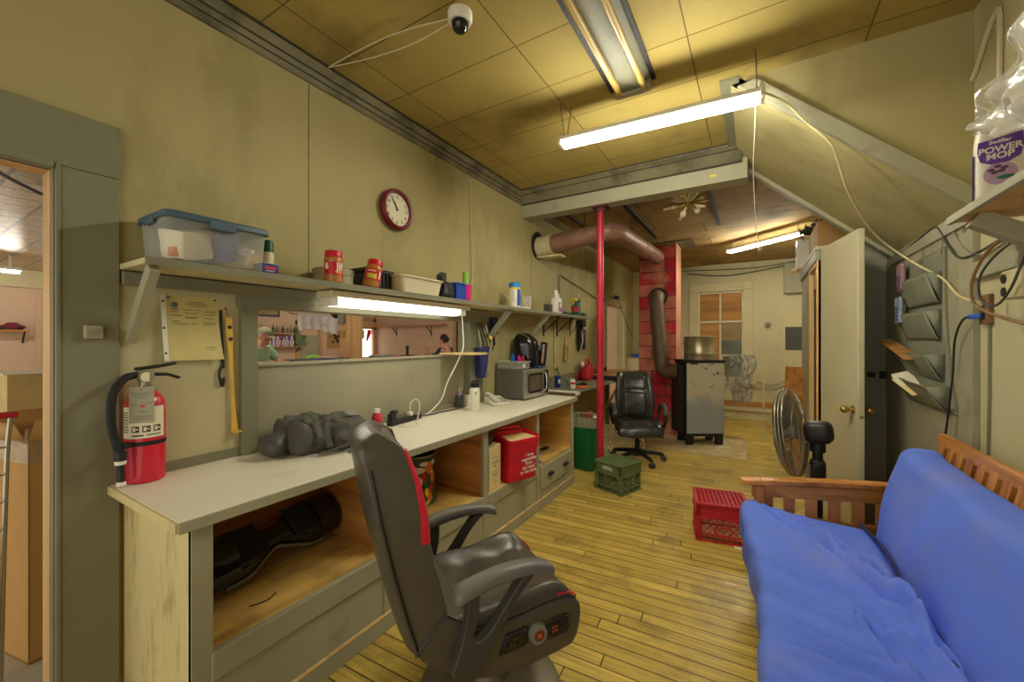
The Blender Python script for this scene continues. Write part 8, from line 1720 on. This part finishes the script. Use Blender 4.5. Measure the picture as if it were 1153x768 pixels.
for k, (y, z) in enumerate(((0.50, 1.0), (0.62, 1.0))):
    t = thing('yellow_case', ['yellow storage case on the bench at the left edge beyond the doorway', 'second yellow case right of the first beyond the doorway'][k], 'case', (-5.9, y, z), 0, 'yellow cases beyond the doorway')
    b = MB(); b.box(-6.05, -5.75, y - 0.055 + 0.06, y + 0.055 + 0.06, z + 0.02, z + 0.20); link('case_body', b, M['yellow'], t, bevel=0.01)
    b = MB(); b.box(-5.75, -5.745, y + 0.03, y + 0.09, z + 0.08, z + 0.14); link('dark_print', b, M['ink'], t)
b = MB(); b.box(-6.1, -5.6, 0.35, 0.8, 0.56, 1.018); solo('grey_cabinet', b, M['grey'], 'grey cabinet holding the yellow cases beyond the doorway', 'cabinet', bevel=0.01)
t = thing('hand_truck', 'steel hand truck frame standing at the left edge of the doorway', 'hand truck', (-3.95, 0.36, 0))
b = MB(); b.tube(smooth_path([(-3.9, 0.44, 0.1), (-3.9, 0.44, 1.1), (-3.9, 0.43, 1.27), (-3.9, 0.36, 1.36), (-3.9, 0.26, 1.37)]), 0.016, 8); b.tube([(-3.9, 0.12, 0.1), (-3.9, 0.12, 1.25)], 0.016, 8)
for z in (0.4, 0.8): b.bar((-3.9, 0.12, z), (-3.9, 0.44, z), 0.02, 0.03)
link('frame', b, M['steel'], t)
b = MB(); b.tube(smooth_path([(-3.9, 0.42, 1.29), (-3.9, 0.36, 1.365), (-3.9, 0.26, 1.375)]), 0.02, 8); link('grip', b, M['black'], t)
b = MB(); b.cyl((-3.9, 0.05, 0.12), (-3.9, 0.12, 0.12), 0.12); b.cyl((-3.9, 0.44, 0.12), (-3.9, 0.51, 0.12), 0.12); link('wheel', b, M['rubber'], t)
b = MB(); b.box(-3.9, -3.65, 0.1, 0.46, 0.0, 0.01); link('toe_plate', b, M['steel'], t)
t = thing('shopping_basket', 'wire cart with a red handle at the left edge beyond the doorway', 'cart', (-2.8, 0.31, 0))
b = MB(); b.tube([(-2.80, 0.22, 1.17), (-2.80, 0.385, 1.17)], 0.013, 8); link('handle', b, M['redcrate'], t)
b = MB(); b.tube(smooth_path([(-2.80, 0.24, 1.17), (-2.79, 0.28, 0.95), (-2.79, 0.31, 0.5), (-2.79, 0.31, 0.012)]), 0.010, 6); b.tube(smooth_path([(-2.80, 0.365, 1.17), (-2.80, 0.355, 1.0), (-2.79, 0.345, 0.6), (-2.79, 0.335, 0.012)]), 0.008, 6)
for k in range(5): b.tube([(-2.80, 0.26, 1.05 - 0.12 * k), (-2.80, 0.352, 1.03 - 0.12 * k)], 0.004, 5)
link('wire_frame', b, M['steel'], t)
t = thing('car_shelf', 'thin shelf holding a model car on the far wall through the doorway', 'shelf', (SX + 0.15, 1.45, 1.66))
b = MB(); b.box(SX, SX + 0.28, 0.9, 1.60, 1.65, 1.675); link('board', b, M['ply'], t)
b = MB(); b.bar((SX + 0.2, 1.56, 1.65), (SX, 1.56, 1.45), 0.02, 0.02); link('bracket', b, M['iron'], t)
t = thing('model_car', 'maroon model car on the thin shelf through the left doorway', 'model car', (SX + 0.15, 1.43, 1.676))
b = MB(); b.prism([(1.27, 1.70), (1.57, 1.70), (1.58, 1.74), (1.52, 1.76), (1.47, 1.80), (1.38, 1.80), (1.33, 1.76), (1.26, 1.745)], fYZ, SX + 0.08, SX + 0.20); link('car_body', b, mat('maroon_car', C(120, 30, 50), 0.25), t, bevel=0.01)
for y in (1.32, 1.52): b = MB(); b.cyl((SX + 0.07, y, 1.705), (SX + 0.21, y, 1.705), 0.03, n=14); link('wheel', b, M['rubber'], t)
b = MB(); b.tube(smooth_path([(-2.9, 0.3, 2.66), (-3.6, 0.42, 2.60), (-4.4, 0.50, 2.66), (-5.0, 0.85, 2.68)]), 0.012, 6); b.box(-4.6, -4.3, 0.3, 0.5, 2.62, 2.70); solo('ceiling_wire', b, M['iron'], 'black wire and grey box on the tin ceiling through the left doorway', 'cable')
